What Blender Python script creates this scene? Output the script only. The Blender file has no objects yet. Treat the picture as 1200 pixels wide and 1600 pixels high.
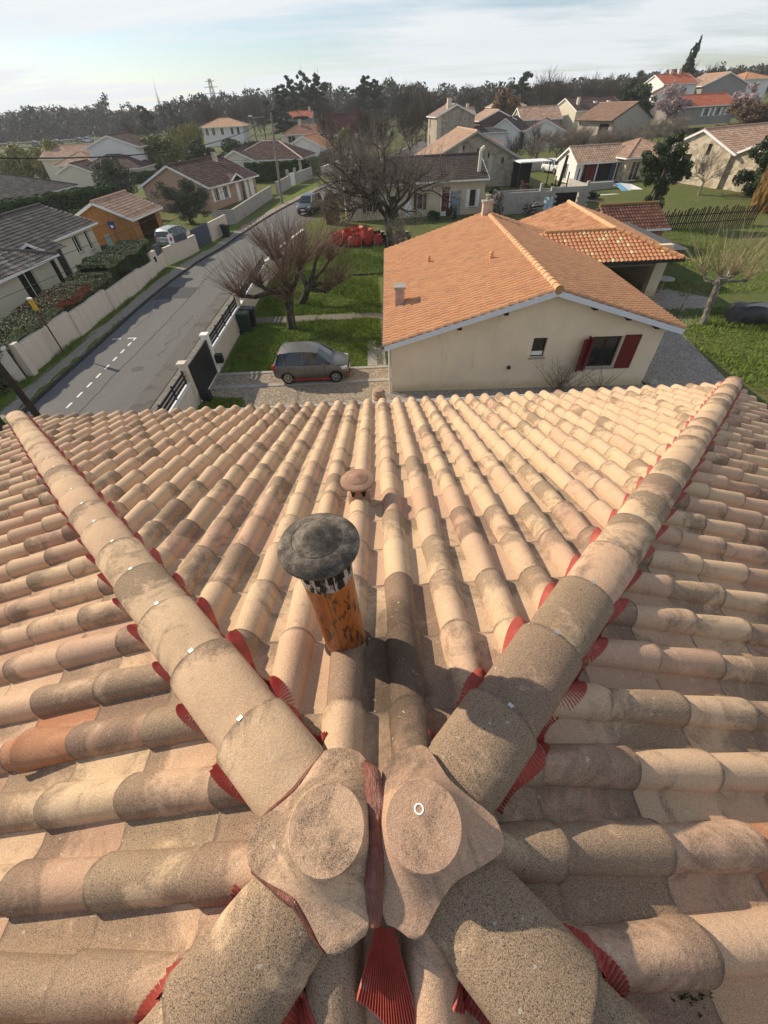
import bpy, bmesh, math, random
import numpy as np
from mathutils import Vector, Matrix, Euler, noise

R = math.radians
SC = bpy.context.scene
COL = SC.collection
rng = random.Random(7)

# ------------------------------------------------------------------ camera
CAM_H = 8.9
PITCH, ROLL, FPX = R(45.7), R(-2.75), 620.0
cam_d = bpy.data.cameras.new('camera')
cam = bpy.data.objects.new('camera', cam_d)
COL.objects.link(cam)
cam.location = (0, 0, CAM_H)
fw = Vector((0, math.cos(PITCH), -math.sin(PITCH)))
rt = Vector((1, 0, 0)); up = rt.cross(fw)
cr, sr = math.cos(ROLL), math.sin(ROLL)
rt2 = rt * cr + up * sr
up2 = up * cr - rt * sr
M3 = Matrix((rt2, up2, -fw)).transposed()
cam.rotation_euler = M3.to_euler()
cam_d.sensor_fit = 'VERTICAL'; cam_d.sensor_height = 36.0
cam_d.lens = FPX / 1600 * 36.0
cam_d.clip_start = 0.05; cam_d.clip_end = 6000
SC.camera = cam

# ------------------------------------------------------------------ sun, sky, exposure
SUN_EL = R(31.0)
SUN_AZ = Vector((-0.855, 0.52)).normalized()          # towards the sun
sun_v = Vector((SUN_AZ.x * math.cos(SUN_EL), SUN_AZ.y * math.cos(SUN_EL), math.sin(SUN_EL)))
sd = bpy.data.lights.new('sun', 'SUN'); sd.energy = 5.0; sd.angle = R(0.6); sd.color = (1.0, 0.87, 0.69)
so = bpy.data.objects.new('sun', sd); COL.objects.link(so)
so.rotation_euler = (-sun_v).to_track_quat('-Z', 'Y').to_euler(); so.location = (-30, 20, 40)

W_ = bpy.data.worlds.new('World'); SC.world = W_; W_.use_nodes = True
nt = W_.node_tree; nt.nodes.clear()
def wn(t, **kw):
    n = nt.nodes.new(t)
    for k, v in kw.items(): setattr(n, k, v)
    return n
def lk(a, b): nt.links.new(a, b)
out = wn('ShaderNodeOutputWorld'); bg = wn('ShaderNodeBackground'); lk(bg.outputs[0], out.inputs[0])
sky = wn('ShaderNodeTexSky', sky_type='NISHITA', sun_disc=False, sun_elevation=SUN_EL,
         sun_rotation=math.atan2(SUN_AZ.x, SUN_AZ.y), air_density=1.0, dust_density=0.4, ozone_density=3.0, altitude=50)
SKY_STRENGTH = 0.10
bg.inputs[1].default_value = SKY_STRENGTH
# thin cirrus and altostratus sheets: noise on the direction projected to a high plane
tc = wn('ShaderNodeTexCoord'); sx = wn('ShaderNodeSeparateXYZ'); lk(tc.outputs['Generated'], sx.inputs[0])
zc = wn('ShaderNodeMath', operation='MAXIMUM'); lk(sx.outputs[2], zc.inputs[0]); zc.inputs[1].default_value = 0.0
za = wn('ShaderNodeMath', operation='ADD'); lk(zc.outputs[0], za.inputs[0]); za.inputs[1].default_value = 0.10
dx = wn('ShaderNodeMath', operation='DIVIDE'); lk(sx.outputs[0], dx.inputs[0]); lk(za.outputs[0], dx.inputs[1])
dy = wn('ShaderNodeMath', operation='DIVIDE'); lk(sx.outputs[1], dy.inputs[0]); lk(za.outputs[0], dy.inputs[1])
cb = wn('ShaderNodeCombineXYZ'); lk(dx.outputs[0], cb.inputs[0]); lk(dy.outputs[0], cb.inputs[1])
def wnoise(scale, detail, rough, off, sxy=(1, 1), rot=0.0, dist=0.0):
    mp = wn('ShaderNodeMapping'); lk(cb.outputs[0], mp.inputs[0])
    mp.inputs['Location'].default_value = off; mp.inputs['Scale'].default_value = (sxy[0], sxy[1], 1); mp.inputs['Rotation'].default_value = (0, 0, rot)
    n = wn('ShaderNodeTexNoise'); lk(mp.outputs[0], n.inputs[0])
    n.inputs['Scale'].default_value = scale; n.inputs['Detail'].default_value = detail
    n.inputs['Roughness'].default_value = rough; n.inputs['Distortion'].default_value = dist
    return n
n1 = wnoise(0.36, 7, 0.55, (3.1, 7.2, 0), (0.7, 1.5), R(14), 0.5)
n2 = wnoise(1.1, 6, 0.6, (1.3, 2.2, 4), (0.5, 1.7), R(14), 0.3)
mm = wn('ShaderNodeMath', operation='MULTIPLY_ADD'); lk(n2.outputs[0], mm.inputs[0]); mm.inputs[1].default_value = 0.35; lk(n1.outputs[0], mm.inputs[2])
cr_ = wn('ShaderNodeValToRGB'); lk(mm.outputs[0], cr_.inputs[0])
cr_.color_ramp.elements[0].position = 0.54; cr_.color_ramp.elements[0].color = (0.05, 0.05, 0.05, 1)
cr_.color_ramp.elements[1].position = 0.70; cr_.color_ramp.elements[1].color = (0.97, 0.97, 0.97, 1)
# cloud brightness varies a little with its own thickness
cc = wn('ShaderNodeMixRGB'); cc.inputs[1].default_value = (6.4, 6.9, 7.4, 1); cc.inputs[2].default_value = (8.1, 8.3, 8.5, 1)
lk(n2.outputs[0], cc.inputs[0])
mx = wn('ShaderNodeMixRGB'); thin = wn('ShaderNodeMapRange'); lk(zc.outputs[0], thin.inputs[0])      # a thin sheet is seen edge on near the horizon, so it covers less overhead
thin.inputs[1].default_value = 0.18; thin.inputs[2].default_value = 0.75; thin.inputs[3].default_value = 1.0; thin.inputs[4].default_value = 0.30
cov = wn('ShaderNodeMath', operation='MULTIPLY'); lk(cr_.outputs[0], cov.inputs[0]); lk(thin.outputs[0], cov.inputs[1])
lk(cov.outputs[0], mx.inputs[0]); lk(sky.outputs[0], mx.inputs[1]); lk(cc.outputs[0], mx.inputs[2])
lk(mx.outputs[0], bg.inputs[0])

SC.view_settings.view_transform = 'Standard'; SC.view_settings.look = 'None'
SC.view_settings.exposure = 0.26; SC.view_settings.gamma = 1.0
SC.view_settings.use_curve_mapping = False
SC.cycles.max_bounces = 6; SC.cycles.diffuse_bounces = 3; SC.cycles.transparent_max_bounces = 6
SC.cycles.use_denoising = True
SC.render.engine = 'CYCLES'

# ------------------------------------------------------------------ measuring helpers
def ray(px, py):
    a, b = px - 600, py - 800
    u = (a * cr + b * sr) / FPX; v = -(-a * sr + b * cr) / FPX
    return Vector((u, math.cos(PITCH) + v * math.sin(PITCH), -math.sin(PITCH) + v * math.cos(PITCH)))
def project(P):
    x, y, z = P[0], P[1], P[2] - CAM_H
    d = y * math.cos(PITCH) - z * math.sin(PITCH); u_ = y * math.sin(PITCH) + z * math.cos(PITCH)
    if d < 0.05: return None
    u = FPX * x / d; v = -FPX * u_ / d
    return 600 + u * cr - v * sr, 800 + u * sr + v * cr, d
def sstep(a, b, t):
    t = min(1.0, max(0.0, (t - a) / (b - a))); return t * t * (3 - 2 * t)
def terr(x, y):
    """height of the ground: flat round the house, rising towards the back and right"""
    a = x / max(y, 1.0)
    k = 0.03 * sstep(-0.65, -0.1, a) + 0.022 * sstep(0.25, 0.7, a)
    t = max(0.0, y - 42); t = t * t / (t + 15.0); t = 170 * (1 - math.exp(-t / 170.0))
    return k * t
def G(px, py):
    """the spot of ground seen at a pixel of the photograph"""
    d = ray(px, py); t = 4.0
    while t < 1500:
        P = d * t
        if P.z + CAM_H < terr(P.x, P.y): break
        t *= 1.004
    return Vector((P.x, P.y, terr(P.x, P.y)))

# ------------------------------------------------------------------ object helpers
def link(o, parent=None):
    COL.objects.link(o)
    if parent is not None: o.parent = parent
    return o
def tag(o, label=None, cat=None, group=None, kind=None):
    if label: o['label'] = label
    if cat: o['category'] = cat
    if group: o['group'] = group
    if kind: o['kind'] = kind
    return o
def empty(name, loc=(0, 0, 0), rz=0.0, label=None, cat=None, group=None, scale=1.0):
    o = bpy.data.objects.new(name, None); COL.objects.link(o)
    o.location = loc; o.rotation_euler = (0, 0, rz); o.empty_display_size = 0.3
    o.scale = (scale,) * 3
    return tag(o, label, cat, group)
class MB:
    """collects simple shapes into one mesh"""
    def __init__(s): s.v = []; s.f = []; s.c = None
    def add(s, vs, fs):
        n = len(s.v); s.v.extend([tuple(v) for v in vs]); s.f.extend([tuple(i + n for i in f) for f in fs]); return s
    def box(s, a, b):
        x0, y0, z0 = a; x1, y1, z1 = b
        return s.add([(x0,y0,z0),(x1,y0,z0),(x1,y1,z0),(x0,y1,z0),(x0,y0,z1),(x1,y0,z1),(x1,y1,z1),(x0,y1,z1)],
                     [(0,3,2,1),(4,5,6,7),(0,1,5,4),(1,2,6,5),(2,3,7,6),(3,0,4,7)])
    def obox(s, c, half, M=None):
        vs = [Vector((sx*half[0], sy*half[1], sz*half[2])) for sz in (-1,1) for sx,sy in ((-1,-1),(1,-1),(1,1),(-1,1))]
        if M is not None: vs = [M @ v for v in vs]
        return s.add([v + Vector(c) for v in vs], [(0,3,2,1),(4,5,6,7),(0,1,5,4),(1,2,6,5),(2,3,7,6),(3,0,4,7)])
    def bar(s, p, q, w, h=None, upv=(0,0,1)):
        p, q = Vector(p), Vector(q); d = (q - p).normalized(); h = h or w
        x = d.cross(Vector(upv))
        if x.length < 1e-4: x = d.cross(Vector((1,0,0)))
        x.normalize(); z = x.cross(d)
        vs = [e + x*sx*w/2 + z*sz*h/2 for e in (p, q) for sx, sz in ((-1,-1),(1,-1),(1,1),(-1,1))]
        return s.add(vs, [(0,1,2,3),(7,6,5,4),(0,4,5,1),(1,5,6,2),(2,6,7,3),(3,7,4,0)])
    def tube(s, pts, rs, n=8, cap=True):
        pts = [Vector(p) for p in pts]
        if not isinstance(rs, (list, tuple)): rs = [rs] * len(pts)
        vs = []; fs = []; x = None
        for i, p in enumerate(pts):
            d = (pts[min(i+1, len(pts)-1)] - pts[max(i-1, 0)]).normalized()
            if x is None:
                x = d.cross(Vector((0,0,1)))
                if x.length < 1e-3: x = d.cross(Vector((1,0,0)))
            x = (x - d * x.dot(d)).normalized(); y = d.cross(x)
            for k in range(n):
                a = 2*math.pi*k/n; vs.append(p + (x*math.cos(a) + y*math.sin(a)) * rs[i])
        for i in range(len(pts)-1):
            for k in range(n):
                a, b = i*n+k, i*n+(k+1)%n; fs.append((a, b, b+n, a+n))
        if cap and n > 2: fs.append(tuple(range(n-1, -1, -1))); fs.append(tuple(range((len(pts)-1)*n, len(pts)*n)))
        return s.add(vs, fs)
    def lathe(s, prof, c=(0,0,0), n=24, capb=False, capt=True):
        vs = []; fs = []
        for r, z in prof:
            for k in range(n):
                a = 2*math.pi*k/n; vs.append((c[0]+r*math.cos(a), c[1]+r*math.sin(a), c[2]+z))
        for i in range(len(prof)-1):
            for k in range(n):
                a, b = i*n+k, i*n+(k+1)%n; fs.append((a, b, b+n, a+n))
        if capb: fs.append(tuple(range(n-1,-1,-1)))
        if capt: fs.append(tuple(range((len(prof)-1)*n, len(prof)*n)))
        return s.add(vs, fs)
    def prism(s, poly, z0, z1, axis='z'):
        n = len(poly)
        def p3(a, b, c): return {'z': (a, b, c), 'y': (a, c, b), 'x': (c, a, b)}[axis]
        return s.add([p3(a, b, z0) for a, b in poly] + [p3(a, b, z1) for a, b in poly],
                     [tuple(range(n-1,-1,-1)), tuple(range(n, 2*n))] + [(i, (i+1)%n, (i+1)%n+n, i+n) for i in range(n)])
    def mesh(s, name, mat, smooth=None):
        me = bpy.data.meshes.new(name); me.from_pydata(s.v, [], s.f)
        if mat is not None:
            me.materials.append(mat)
        if smooth: smooth_mesh(me, smooth)
        return me
    def build(s, name, mat, parent=None, smooth=None, fix=False):
        me = s.mesh(name, mat, smooth)
        if fix: fix_normals(me)
        return link(bpy.data.objects.new(name, me), parent)
def smooth_mesh(me, ang=40):
    me.polygons.foreach_set('use_smooth', [True] * len(me.polygons))
    me.set_sharp_from_angle(angle=R(ang))
def fix_normals(me):
    bm = bmesh.new(); bm.from_mesh(me); bmesh.ops.recalc_face_normals(bm, faces=bm.faces); bm.to_mesh(me); bm.free()
def copy_tree(o, parent=None):
    c = o.copy(); COL.objects.link(c)
    if parent is not None: c.parent = parent
    for ch in list(o.children): copy_tree(ch, c)
    return c
def np_mesh(name, V, F, mat, smooth=None, cols=None):
    me = bpy.data.meshes.new(name)
    V = np.asarray(V, dtype=np.float32); F = np.asarray(F, dtype=np.int32)
    me.vertices.add(len(V)); me.vertices.foreach_set('co', V.ravel())
    k = F.shape[1]
    me.loops.add(F.size); me.loops.foreach_set('vertex_index', F.ravel())
    me.polygons.add(len(F)); me.polygons.foreach_set('loop_start', np.arange(0, F.size, k, dtype=np.int32))
    me.update(calc_edges=True); me.validate()
    me.materials.append(mat)
    if cols is not None:
        a = me.color_attributes.new('piece', 'FLOAT_COLOR', 'POINT')
        a.data.foreach_set('color', np.asarray(cols, dtype=np.float32).ravel())
    if smooth: smooth_mesh(me, smooth)
    return me

# ------------------------------------------------------------------ materials
class NT:
    def __init__(s, name):
        s.m = bpy.data.materials.new(name); s.m.use_nodes = True
        s.t = s.m.node_tree; s.t.nodes.clear()
        s.o = s.n('ShaderNodeOutputMaterial'); s.b = s.n('ShaderNodeBsdfPrincipled'); s.l(s.b.outputs[0], s.o.inputs[0])
        s.geo = s.n('ShaderNodeNewGeometry'); s.pos = s.geo.outputs['Position']
    def n(s, t, **kw):
        n = s.t.nodes.new(t)
        for k, v in kw.items(): setattr(n, k, v)
        return n
    def l(s, a, b): s.t.links.new(a, b)
    def val(s, x, sock):
        if hasattr(x, 'is_output'): s.l(x, sock)
        elif isinstance(x, (tuple, list)) and len(x) == 3 and sock.type == 'RGBA': sock.default_value = (*x, 1)
        else: sock.default_value = x
    def noise(s, scale, detail=4, rough=0.55, vec=None, dist=0.0, stretch=None):
        n = s.n('ShaderNodeTexNoise'); v = vec or s.pos
        if stretch:
            mp = s.n('ShaderNodeMapping'); s.l(v, mp.inputs[0]); mp.inputs['Scale'].default_value = stretch; v = mp.outputs[0]
        s.l(v, n.inputs['Vector'])
        n.inputs['Scale'].default_value = scale; n.inputs['Detail'].default_value = detail
        n.inputs['Roughness'].default_value = rough; n.inputs['Distortion'].default_value = dist
        return n.outputs[0]
    def vor(s, scale, vec=None, feature='F1', out='Distance', rnd=1.0):
        n = s.n('ShaderNodeTexVoronoi', feature=feature); s.l(vec or s.pos, n.inputs['Vector']); n.inputs['Scale'].default_value = scale
        n.inputs['Randomness'].default_value = rnd
        return n.outputs[out]
    def math(s, op, a, b=0.0, c=None, clamp=False):
        n = s.n('ShaderNodeMath', operation=op, use_clamp=clamp); s.val(a, n.inputs[0]); s.val(b, n.inputs[1])
        if c is not None: s.val(c, n.inputs[2])
        return n.outputs[0]
    def ramp(s, f, stops, interp='LINEAR'):
        n = s.n('ShaderNodeValToRGB'); s.l(f, n.inputs[0]); r = n.color_ramp; r.interpolation = interp
        while len(r.elements) < len(stops): r.elements.new(0.5)
        for e, (p, c) in zip(r.elements, stops):
            e.position = p; e.color = (*c, 1) if isinstance(c, (tuple, list)) else (c, c, c, 1)
        return n.outputs[0]
    def smooth(s, f, a, b, lo=0.0, hi=1.0):
        n = s.n('ShaderNodeMapRange', interpolation_type='SMOOTHSTEP'); s.val(f, n.inputs[0])
        n.inputs[1].default_value = a; n.inputs[2].default_value = b; n.inputs[3].default_value = lo; n.inputs[4].default_value = hi
        return n.outputs[0]
    def mix(s, f, a, b, mode='MIX'):
        n = s.n('ShaderNodeMixRGB', blend_type=mode); s.val(f, n.inputs[0]); s.val(a, n.inputs[1]); s.val(b, n.inputs[2])
        return n.outputs[0]
    def addv(s, a, b):
        n = s.n('ShaderNodeVectorMath', operation='ADD'); s.l(a, n.inputs[0]); s.val(b, n.inputs[1]); return n.outputs[0]
    def scalev(s, a, f):
        n = s.n('ShaderNodeVectorMath', operation='SCALE'); s.l(a, n.inputs[0]); s.val(f, n.inputs[3]); return n.outputs[0]
    def sep(s, c):
        n = s.n('ShaderNodeSeparateColor'); s.l(c, n.inputs[0]); return n.outputs
    def objrand(s): return s.n('ShaderNodeObjectInfo').outputs['Random']
    def bump(s, h, strength=0.5, dist=0.01):
        n = s.n('ShaderNodeBump'); s.l(h, n.inputs['Height']); n.inputs['Strength'].default_value = strength; n.inputs['Distance'].default_value = dist
        s.l(n.outputs[0], s.b.inputs['Normal']); return n
    def fin(s, col=None, rough=0.8, spec=0.3, metal=0.0):
        if col is not None: s.val(col, s.b.inputs['Base Color'])
        s.val(rough, s.b.inputs['Roughness']); s.b.inputs['Specular IOR Level'].default_value = spec; s.val(metal, s.b.inputs['Metallic'])
        return s.m

def tile_mat(name, from_attr, palette, grime=1.0, speck=1.0, fine=1.0):
    """weathered sand-faced clay: every tile its own shade, algae blotches, black specks, sand grain"""
    k = NT(name)
    if from_attr: src = k.n('ShaderNodeAttribute', attribute_name='piece').outputs['Color']
    else: src = k.n('ShaderNodeObjectInfo').outputs['Color']
    ch = k.sep(src)                                   # hue pick, grime, offset
    pos = k.addv(k.pos, k.scalev(src, 7.0))
    base = k.ramp(ch[0], palette)
    big = k.noise(5.0, 5, 0.6, pos, 0.4)
    base = k.mix(k.smooth(big, 0.42, 0.7, 0, 0.55), base, k.mix(0.5, base, (0.42, 0.265, 0.155)))
    pale = k.noise(11.0, 4, 0.6, pos)
    base = k.mix(k.smooth(pale, 0.55, 0.75, 0, 0.45), base, (0.60, 0.475, 0.33))
    # algae blotches, heavier on tiles with more grime and near the exposed lower end
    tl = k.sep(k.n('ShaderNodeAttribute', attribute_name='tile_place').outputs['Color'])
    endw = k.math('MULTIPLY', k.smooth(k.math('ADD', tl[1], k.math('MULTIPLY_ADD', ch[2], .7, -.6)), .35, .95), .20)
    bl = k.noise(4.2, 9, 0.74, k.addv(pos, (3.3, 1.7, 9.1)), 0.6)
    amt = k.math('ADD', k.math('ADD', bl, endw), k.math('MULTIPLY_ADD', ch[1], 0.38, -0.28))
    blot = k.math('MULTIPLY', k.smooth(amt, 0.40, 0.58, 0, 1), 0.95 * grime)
    spn = k.noise(400.0, 3, 0.65, k.pos); sp2 = k.noise(190.0, 4, 0.7, k.pos)
    sp = k.math('ADD', k.smooth(spn, 0.50, 0.66), k.math('MULTIPLY', k.smooth(sp2, 0.55, 0.68), 0.8), clamp=True)
    dens = k.math('MULTIPLY', k.math('MULTIPLY_ADD', blot, 0.80, 0.10), speck)
    base = k.mix(k.math('MULTIPLY', blot, 0.58), base, (0.165, 0.118, 0.080))
    base = k.mix(k.math('MULTIPLY', sp, dens, clamp=True), base, (0.070, 0.058, 0.050))
    lip_shade = k.math('MULTIPLY', k.smooth(tl[1], .950, .992), k.smooth(k.noise(14.0, 4, .6, pos), .32, .62, .10, .70))  # joint shade painted as a dark band along the lower lip, broken by noise
    base = k.mix(lip_shade, base, (0.110, 0.082, 0.062))
    # soot from the flue has blackened the tiles beside it
    sxy = k.n('ShaderNodeSeparateXYZ'); k.l(k.pos, sxy.inputs[0])
    ex_ = k.math('POWER', k.math('DIVIDE', k.math('SUBTRACT', sxy.outputs[0], 0.012), 0.155), 2.0); ey_ = k.math('POWER', k.math('DIVIDE', k.math('SUBTRACT', sxy.outputs[1], 0.64), 0.46), 2.0)
    sd_ = k.math('SUBTRACT', k.math('MULTIPLY_ADD', k.noise(9.0, 7, 0.7), 1.5, 0.15), k.math('ADD', ex_, ey_))
    base = k.mix(k.math('MULTIPLY', k.smooth(sd_, -0.15, 0.75), 0.66), base, (0.028, 0.022, 0.018))
    grain = k.noise(420.0, 2, 0.7, k.pos)
    base = k.mix(fine, base, k.mix(1.0, base, k.ramp(grain, [(0.32, 0.60), (0.5, 1.0), (0.70, 1.40)]), 'MULTIPLY'))
    lich = k.smooth(k.noise(46.0, 2, 0.5, k.addv(pos, (5, 5, 5))), 0.70, 0.76)
    base = k.mix(k.math('MULTIPLY', lich, 0.55), base, (0.52, 0.50, 0.40))
    h = k.math('ADD', k.math('MULTIPLY', grain, 0.6), k.math('MULTIPLY', k.noise(90.0, 4, 0.6), 0.9))
    k.bump(h, 0.55, 0.004)
    return k.fin(base, 0.92, 0.15)
PAL_ROOF = [(0.0, (0.600, 0.430, 0.268)), (0.3, (0.582, 0.405, 0.258)), (0.6, (0.558, 0.368, 0.242)), (0.85, (0.505, 0.325, 0.222)), (0.95, (0.43, 0.27, 0.18)), (0.985, (0.40, 0.20, 0.115)), (1.0, (0.50, 0.19, 0.085))]
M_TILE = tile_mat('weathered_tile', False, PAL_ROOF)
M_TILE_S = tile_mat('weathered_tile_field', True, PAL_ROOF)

def plain(name, col, rough=0.7, spec=0.3, metal=0.0, var=0.12, scale=6.0, bump=0.0, bscale=40.0, dirt=None, dirtamt=0.3):
    k = NT(name)
    n = k.noise(scale, 5, 0.6)
    c = k.mix(1.0, col, k.ramp(n, [(0.25, 1 - var), (0.75, 1 + var)]), 'MULTIPLY')
    if dirt: c = k.mix(k.math('MULTIPLY', k.smooth(k.noise(scale * 0.6, 6, 0.65, dist=0.5), 0.48, 0.72), dirtamt), c, dirt)
    if bump: k.bump(k.noise(bscale, 4, 0.6), bump, 0.01)
    return k.fin(c, rough, spec, metal)

# ================================================================== THE TILED ROOF UNDER THE CAMERA
CW, RL = 0.2288, 0.36                     # column width, exposed tile length
APEX = Vector((-0.057, 0.106, CAM_H - 1.376))
HR, SL, DY = 0.10, 0.35, 5.42             # half ridge, slope, run of the front face
HX = 24.25 * CW                           # half width
SLX = SL * DY / (HX - HR)
class Face:
    def __init__(s, kind):
        s.kind = kind
        sl = SL if kind in 'FB' else SLX
        a = math.atan(sl); s.ca, s.sa = math.cos(a), math.sin(a)
        h = {'F': Vector((0,1,0)), 'B': Vector((0,-1,0)), 'R': Vector((1,0,0)), 'L': Vector((-1,0,0))}[kind]
        s.h = h
        s.d = h * s.ca + Vector((0,0,-s.sa)); s.n = h * s.sa + Vector((0,0,s.ca)); s.l = s.d.cross(s.n)
        s.o = APEX + (h * HR if kind in 'LR' else Vector((0,0,0)))
        s.run = DY if kind in 'FB' else HX - HR
        s.len = s.run / s.ca
        s.cw = CW if kind in 'FB' else 0.209
        s.off = {'F': 0.5 * CW, 'B': 0.5 * CW, 'L': -0.035, 'R': 0.020}[kind]     # where a column crest lies
    def pt(s, u, t, z=0.0): return s.o + s.l * u + s.d * t + s.n * z
    def lim(s, t):
        """half width of the face at slope distance t"""
        run = t * s.ca
        return HR + run * (HX - HR) / DY if s.kind in 'FB' else run * DY / (HX - HR)
FACES = {k: Face(k) for k in 'FLRB'}
T_LAST = 0.03                              # overhang past the eave
TLEN = 0.425
def prof(u, v):
    """height over the roof plane of a tile at lateral u from its crest; v=0 upper, 1 lower end"""
    b = 0.060 + 0.015 * v; hb = 0.062 + 0.015 * v
    lift = 0.021 * v
    if abs(u) < b: z = 0.012 + hb * math.cos(math.pi/2 * abs(u)/b) ** 0.50
    elif u < 0: z = 0.0125
    else:
        w = (u - b) / max(1e-6, CW - 2*b); z = 0.005 + 0.0045 * (2*w - 1) ** 2
    return z + lift
def tile_mesh(seed, name='roof_tile'):
    r = random.Random(seed)
    us = [('e', -1)] + [('a', -math.cos(math.pi * i / 12)) for i in range(13)] + [('p', 0.12), ('p', 0.5), ('p', 1.05)]
    vs_st = [0.0, 0.33, 0.66, 0.93, 0.985, 1.0]
    V = []; F = []; nU = len(us)
    ph = [r.uniform(0, 6.28) for _ in range(4)]; am = r.uniform(0.0006, 0.0016)
    for v in vs_st:
        b = 0.060 + 0.015 * v
        for j, (t, q) in enumerate(us):
            if t == 'e': u = -b - 0.003
            elif t == 'a': u = q * b
            else: u = b + q * (CW - 2 * b)
            z = prof(u * 0.9999, v)
            z += am * math.sin(9 * u / CW + ph[0] + 3 * v) + am * math.sin(5 * v + ph[1])
            yy = v * TLEN
            if v == 1.0: z -= 0.0012
            if v >= 0.985: yy += 0.003 * math.sin(11 * u / CW + ph[2])
            V.append((u, yy - TLEN, z))
    for i in range(len(vs_st) - 1):
        for j in range(nU - 1):
            a = i * nU + j; F.append((a, a + nU, a + nU + 1, a + 1))
    # rounded lip and end face at the lower end
    base = (len(vs_st) - 1) * nU; n0 = len(V)
    for dz, dy in ((-0.0135, 0.0), (-0.0135, -0.07)):
        for j in range(nU):
            x, y, z = V[base + j]
            t, q = us[j]
            xi = x * (0.83 if t == 'a' else 1)
            V.append((xi, y + dy - (0.001), z + dz - (0.004 if t == 'a' and abs(q) > .9 else 0)))
    for j in range(nU - 1):
        F.append((base + j, n0 + j, n0 + j + 1, base + j + 1))
        F.append((n0 + j, n0 + nU + j, n0 + nU + j + 1, n0 + j + 1))
    # side edge of the overlapping flange
    n1 = len(V)
    for i in range(len(vs_st)):
        x, y, z = V[i * nU]; V.append((x + 0.001, y, z - 0.009))
    for i in range(len(vs_st) - 1):
        F.append((n1 + i, n1 + i + 1, (i + 1) * nU, i * nU))
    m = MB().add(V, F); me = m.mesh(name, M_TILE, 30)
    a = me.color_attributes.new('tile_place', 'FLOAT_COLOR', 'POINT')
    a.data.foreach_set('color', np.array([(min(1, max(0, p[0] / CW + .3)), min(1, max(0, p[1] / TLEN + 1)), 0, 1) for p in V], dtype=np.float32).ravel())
    return me
TILE_ME = [tile_mesh(s) for s in range(5)]
TILE_NP = []
for me in TILE_ME:
    TILE_NP.append((np.array([v.co[:] for v in me.vertices]), [tuple(p.vertices) for p in me.polygons]))

house = empty('tiled_house', (APEX.x, APEX.y, 0), 0, 'house in the foreground seen from above its hipped roof of weathered beige canal tiles', 'house')
HO = Vector(house.location)
def sub(name, me, parent=house, M=None):
    o = bpy.data.objects.new(name, me); link(o, parent)
    if M is not None: o.matrix_local = M
    return o

SPECIAL = {}          # (face, col, row) -> colour override / skip
tiles = []
for fk, f in FACES.items():
    ncol = 54
    nrow = int((f.len + T_LAST) / RL) + 1
    for c in range(-1, ncol + 1):
        u0 = (c - 27) * f.cw + f.off
        for rw in range(nrow):
            t_lo = f.len + T_LAST - rw * RL
            if t_lo < 0.06: continue
            lim_lo = f.lim(min(t_lo, f.len + T_LAST)); lim_hi = f.lim(max(0.0, t_lo - TLEN))
            uL, uR = u0 - 0.10, u0 + 0.155
            if max(abs(uL), abs(uR)) and min(abs(uL), abs(uR)) > lim_lo and uL * uR > 0: continue
            inside = max(abs(uL), abs(uR)) < lim_hi
            # fully hidden below the hip tiles?
            cen = f.pt(u0, t_lo - 0.18)
            pr = project(cen); area = 0
            if pr and -60 < pr[0] < 1260 and 500 < pr[1] < 1680: area = 1.0 / (pr[2] ** 2) * max(0.05, (Vector((0,0,CAM_H)) - cen).normalized().dot(f.n))
            r = random.Random(hash((ord(fk), c, rw)) & 0xffffff)
            hue = r.random() ** (1.3 if fk == 'F' else 0.9)
            g = r.random()
            near = max(0.0, 1 - (Vector((cen.x, cen.y, 0)) - Vector((APEX.x, APEX.y, 0))).length / 3.2)
            grime = min(1.0, 0.70 * g * g + 0.34 * near + (0.12 if fk != 'F' else 0.04))
            if fk == 'F' and near < .3: hue *= 0.62
            tiles.append(dict(f=f, fk=fk, c=c, rw=rw, u=u0, t=t_lo, inside=inside, area=area, col=(min(hue, .93), grime, r.random(), 1), r=r))
# single odd tiles the photograph shows
def near_tile(px, py, dz=0.05):
    best = None
    for t in tiles:
        p = project(t['f'].pt(t['u'], t['t'] - 0.15, dz))
        if p:
            d = (p[0]-px)**2 + (p[1]-py)**2
            if best is None or d < best[0]: best = (d, t)
    return best[1]
for px, py in ((1185, 1325),): near_tile(px, py)['col'] = (0.99, 0.25, 0.4, 1)
HOOD_T = near_tile(95, 1170); HOOD_T['col'] = (0.988, 0.25, 0.5, 1)
SOOT_T = near_tile(612, 960); SOOT_T['col'] = (0.95, 1.0, 0.5, 1)
for px, py in ((545, 1090), (625, 1060), (610, 1120)): near_tile(px, py)['col'] = (0.8, 0.98, 0.5, 1)
tiles.sort(key=lambda t: -t['area'])
Vs, Fs, Cs, Ls, nv = [], [], [], [], 0
n_ind = 0
CLIP = [(Vector((HR, 0, 0)), Vector((HX, DY, 0))), (Vector((-HR, 0, 0)), Vector((-HX, DY, 0))),
        (Vector((HR, 0, 0)), Vector((HX, -DY, 0))), (Vector((-HR, 0, 0)), Vector((-HX, -DY, 0)))]
def tile_matrix(t):
    f, r = t['f'], t['r']
    M = Matrix((f.l, f.d, f.n)).transposed().to_4x4()
    M.translation = f.pt(t['u'] + r.uniform(-.003, .003), t['t'] + r.uniform(-.006, .006), r.uniform(-.001, .002)) - HO
    return M @ Euler((R(r.uniform(-.25, .25)), R(r.uniform(-.7, .7)), R(r.uniform(-.5, .5)))).to_matrix().to_4x4() @ Matrix.Diagonal((f.cw / CW, 1, 1, 1))
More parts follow.
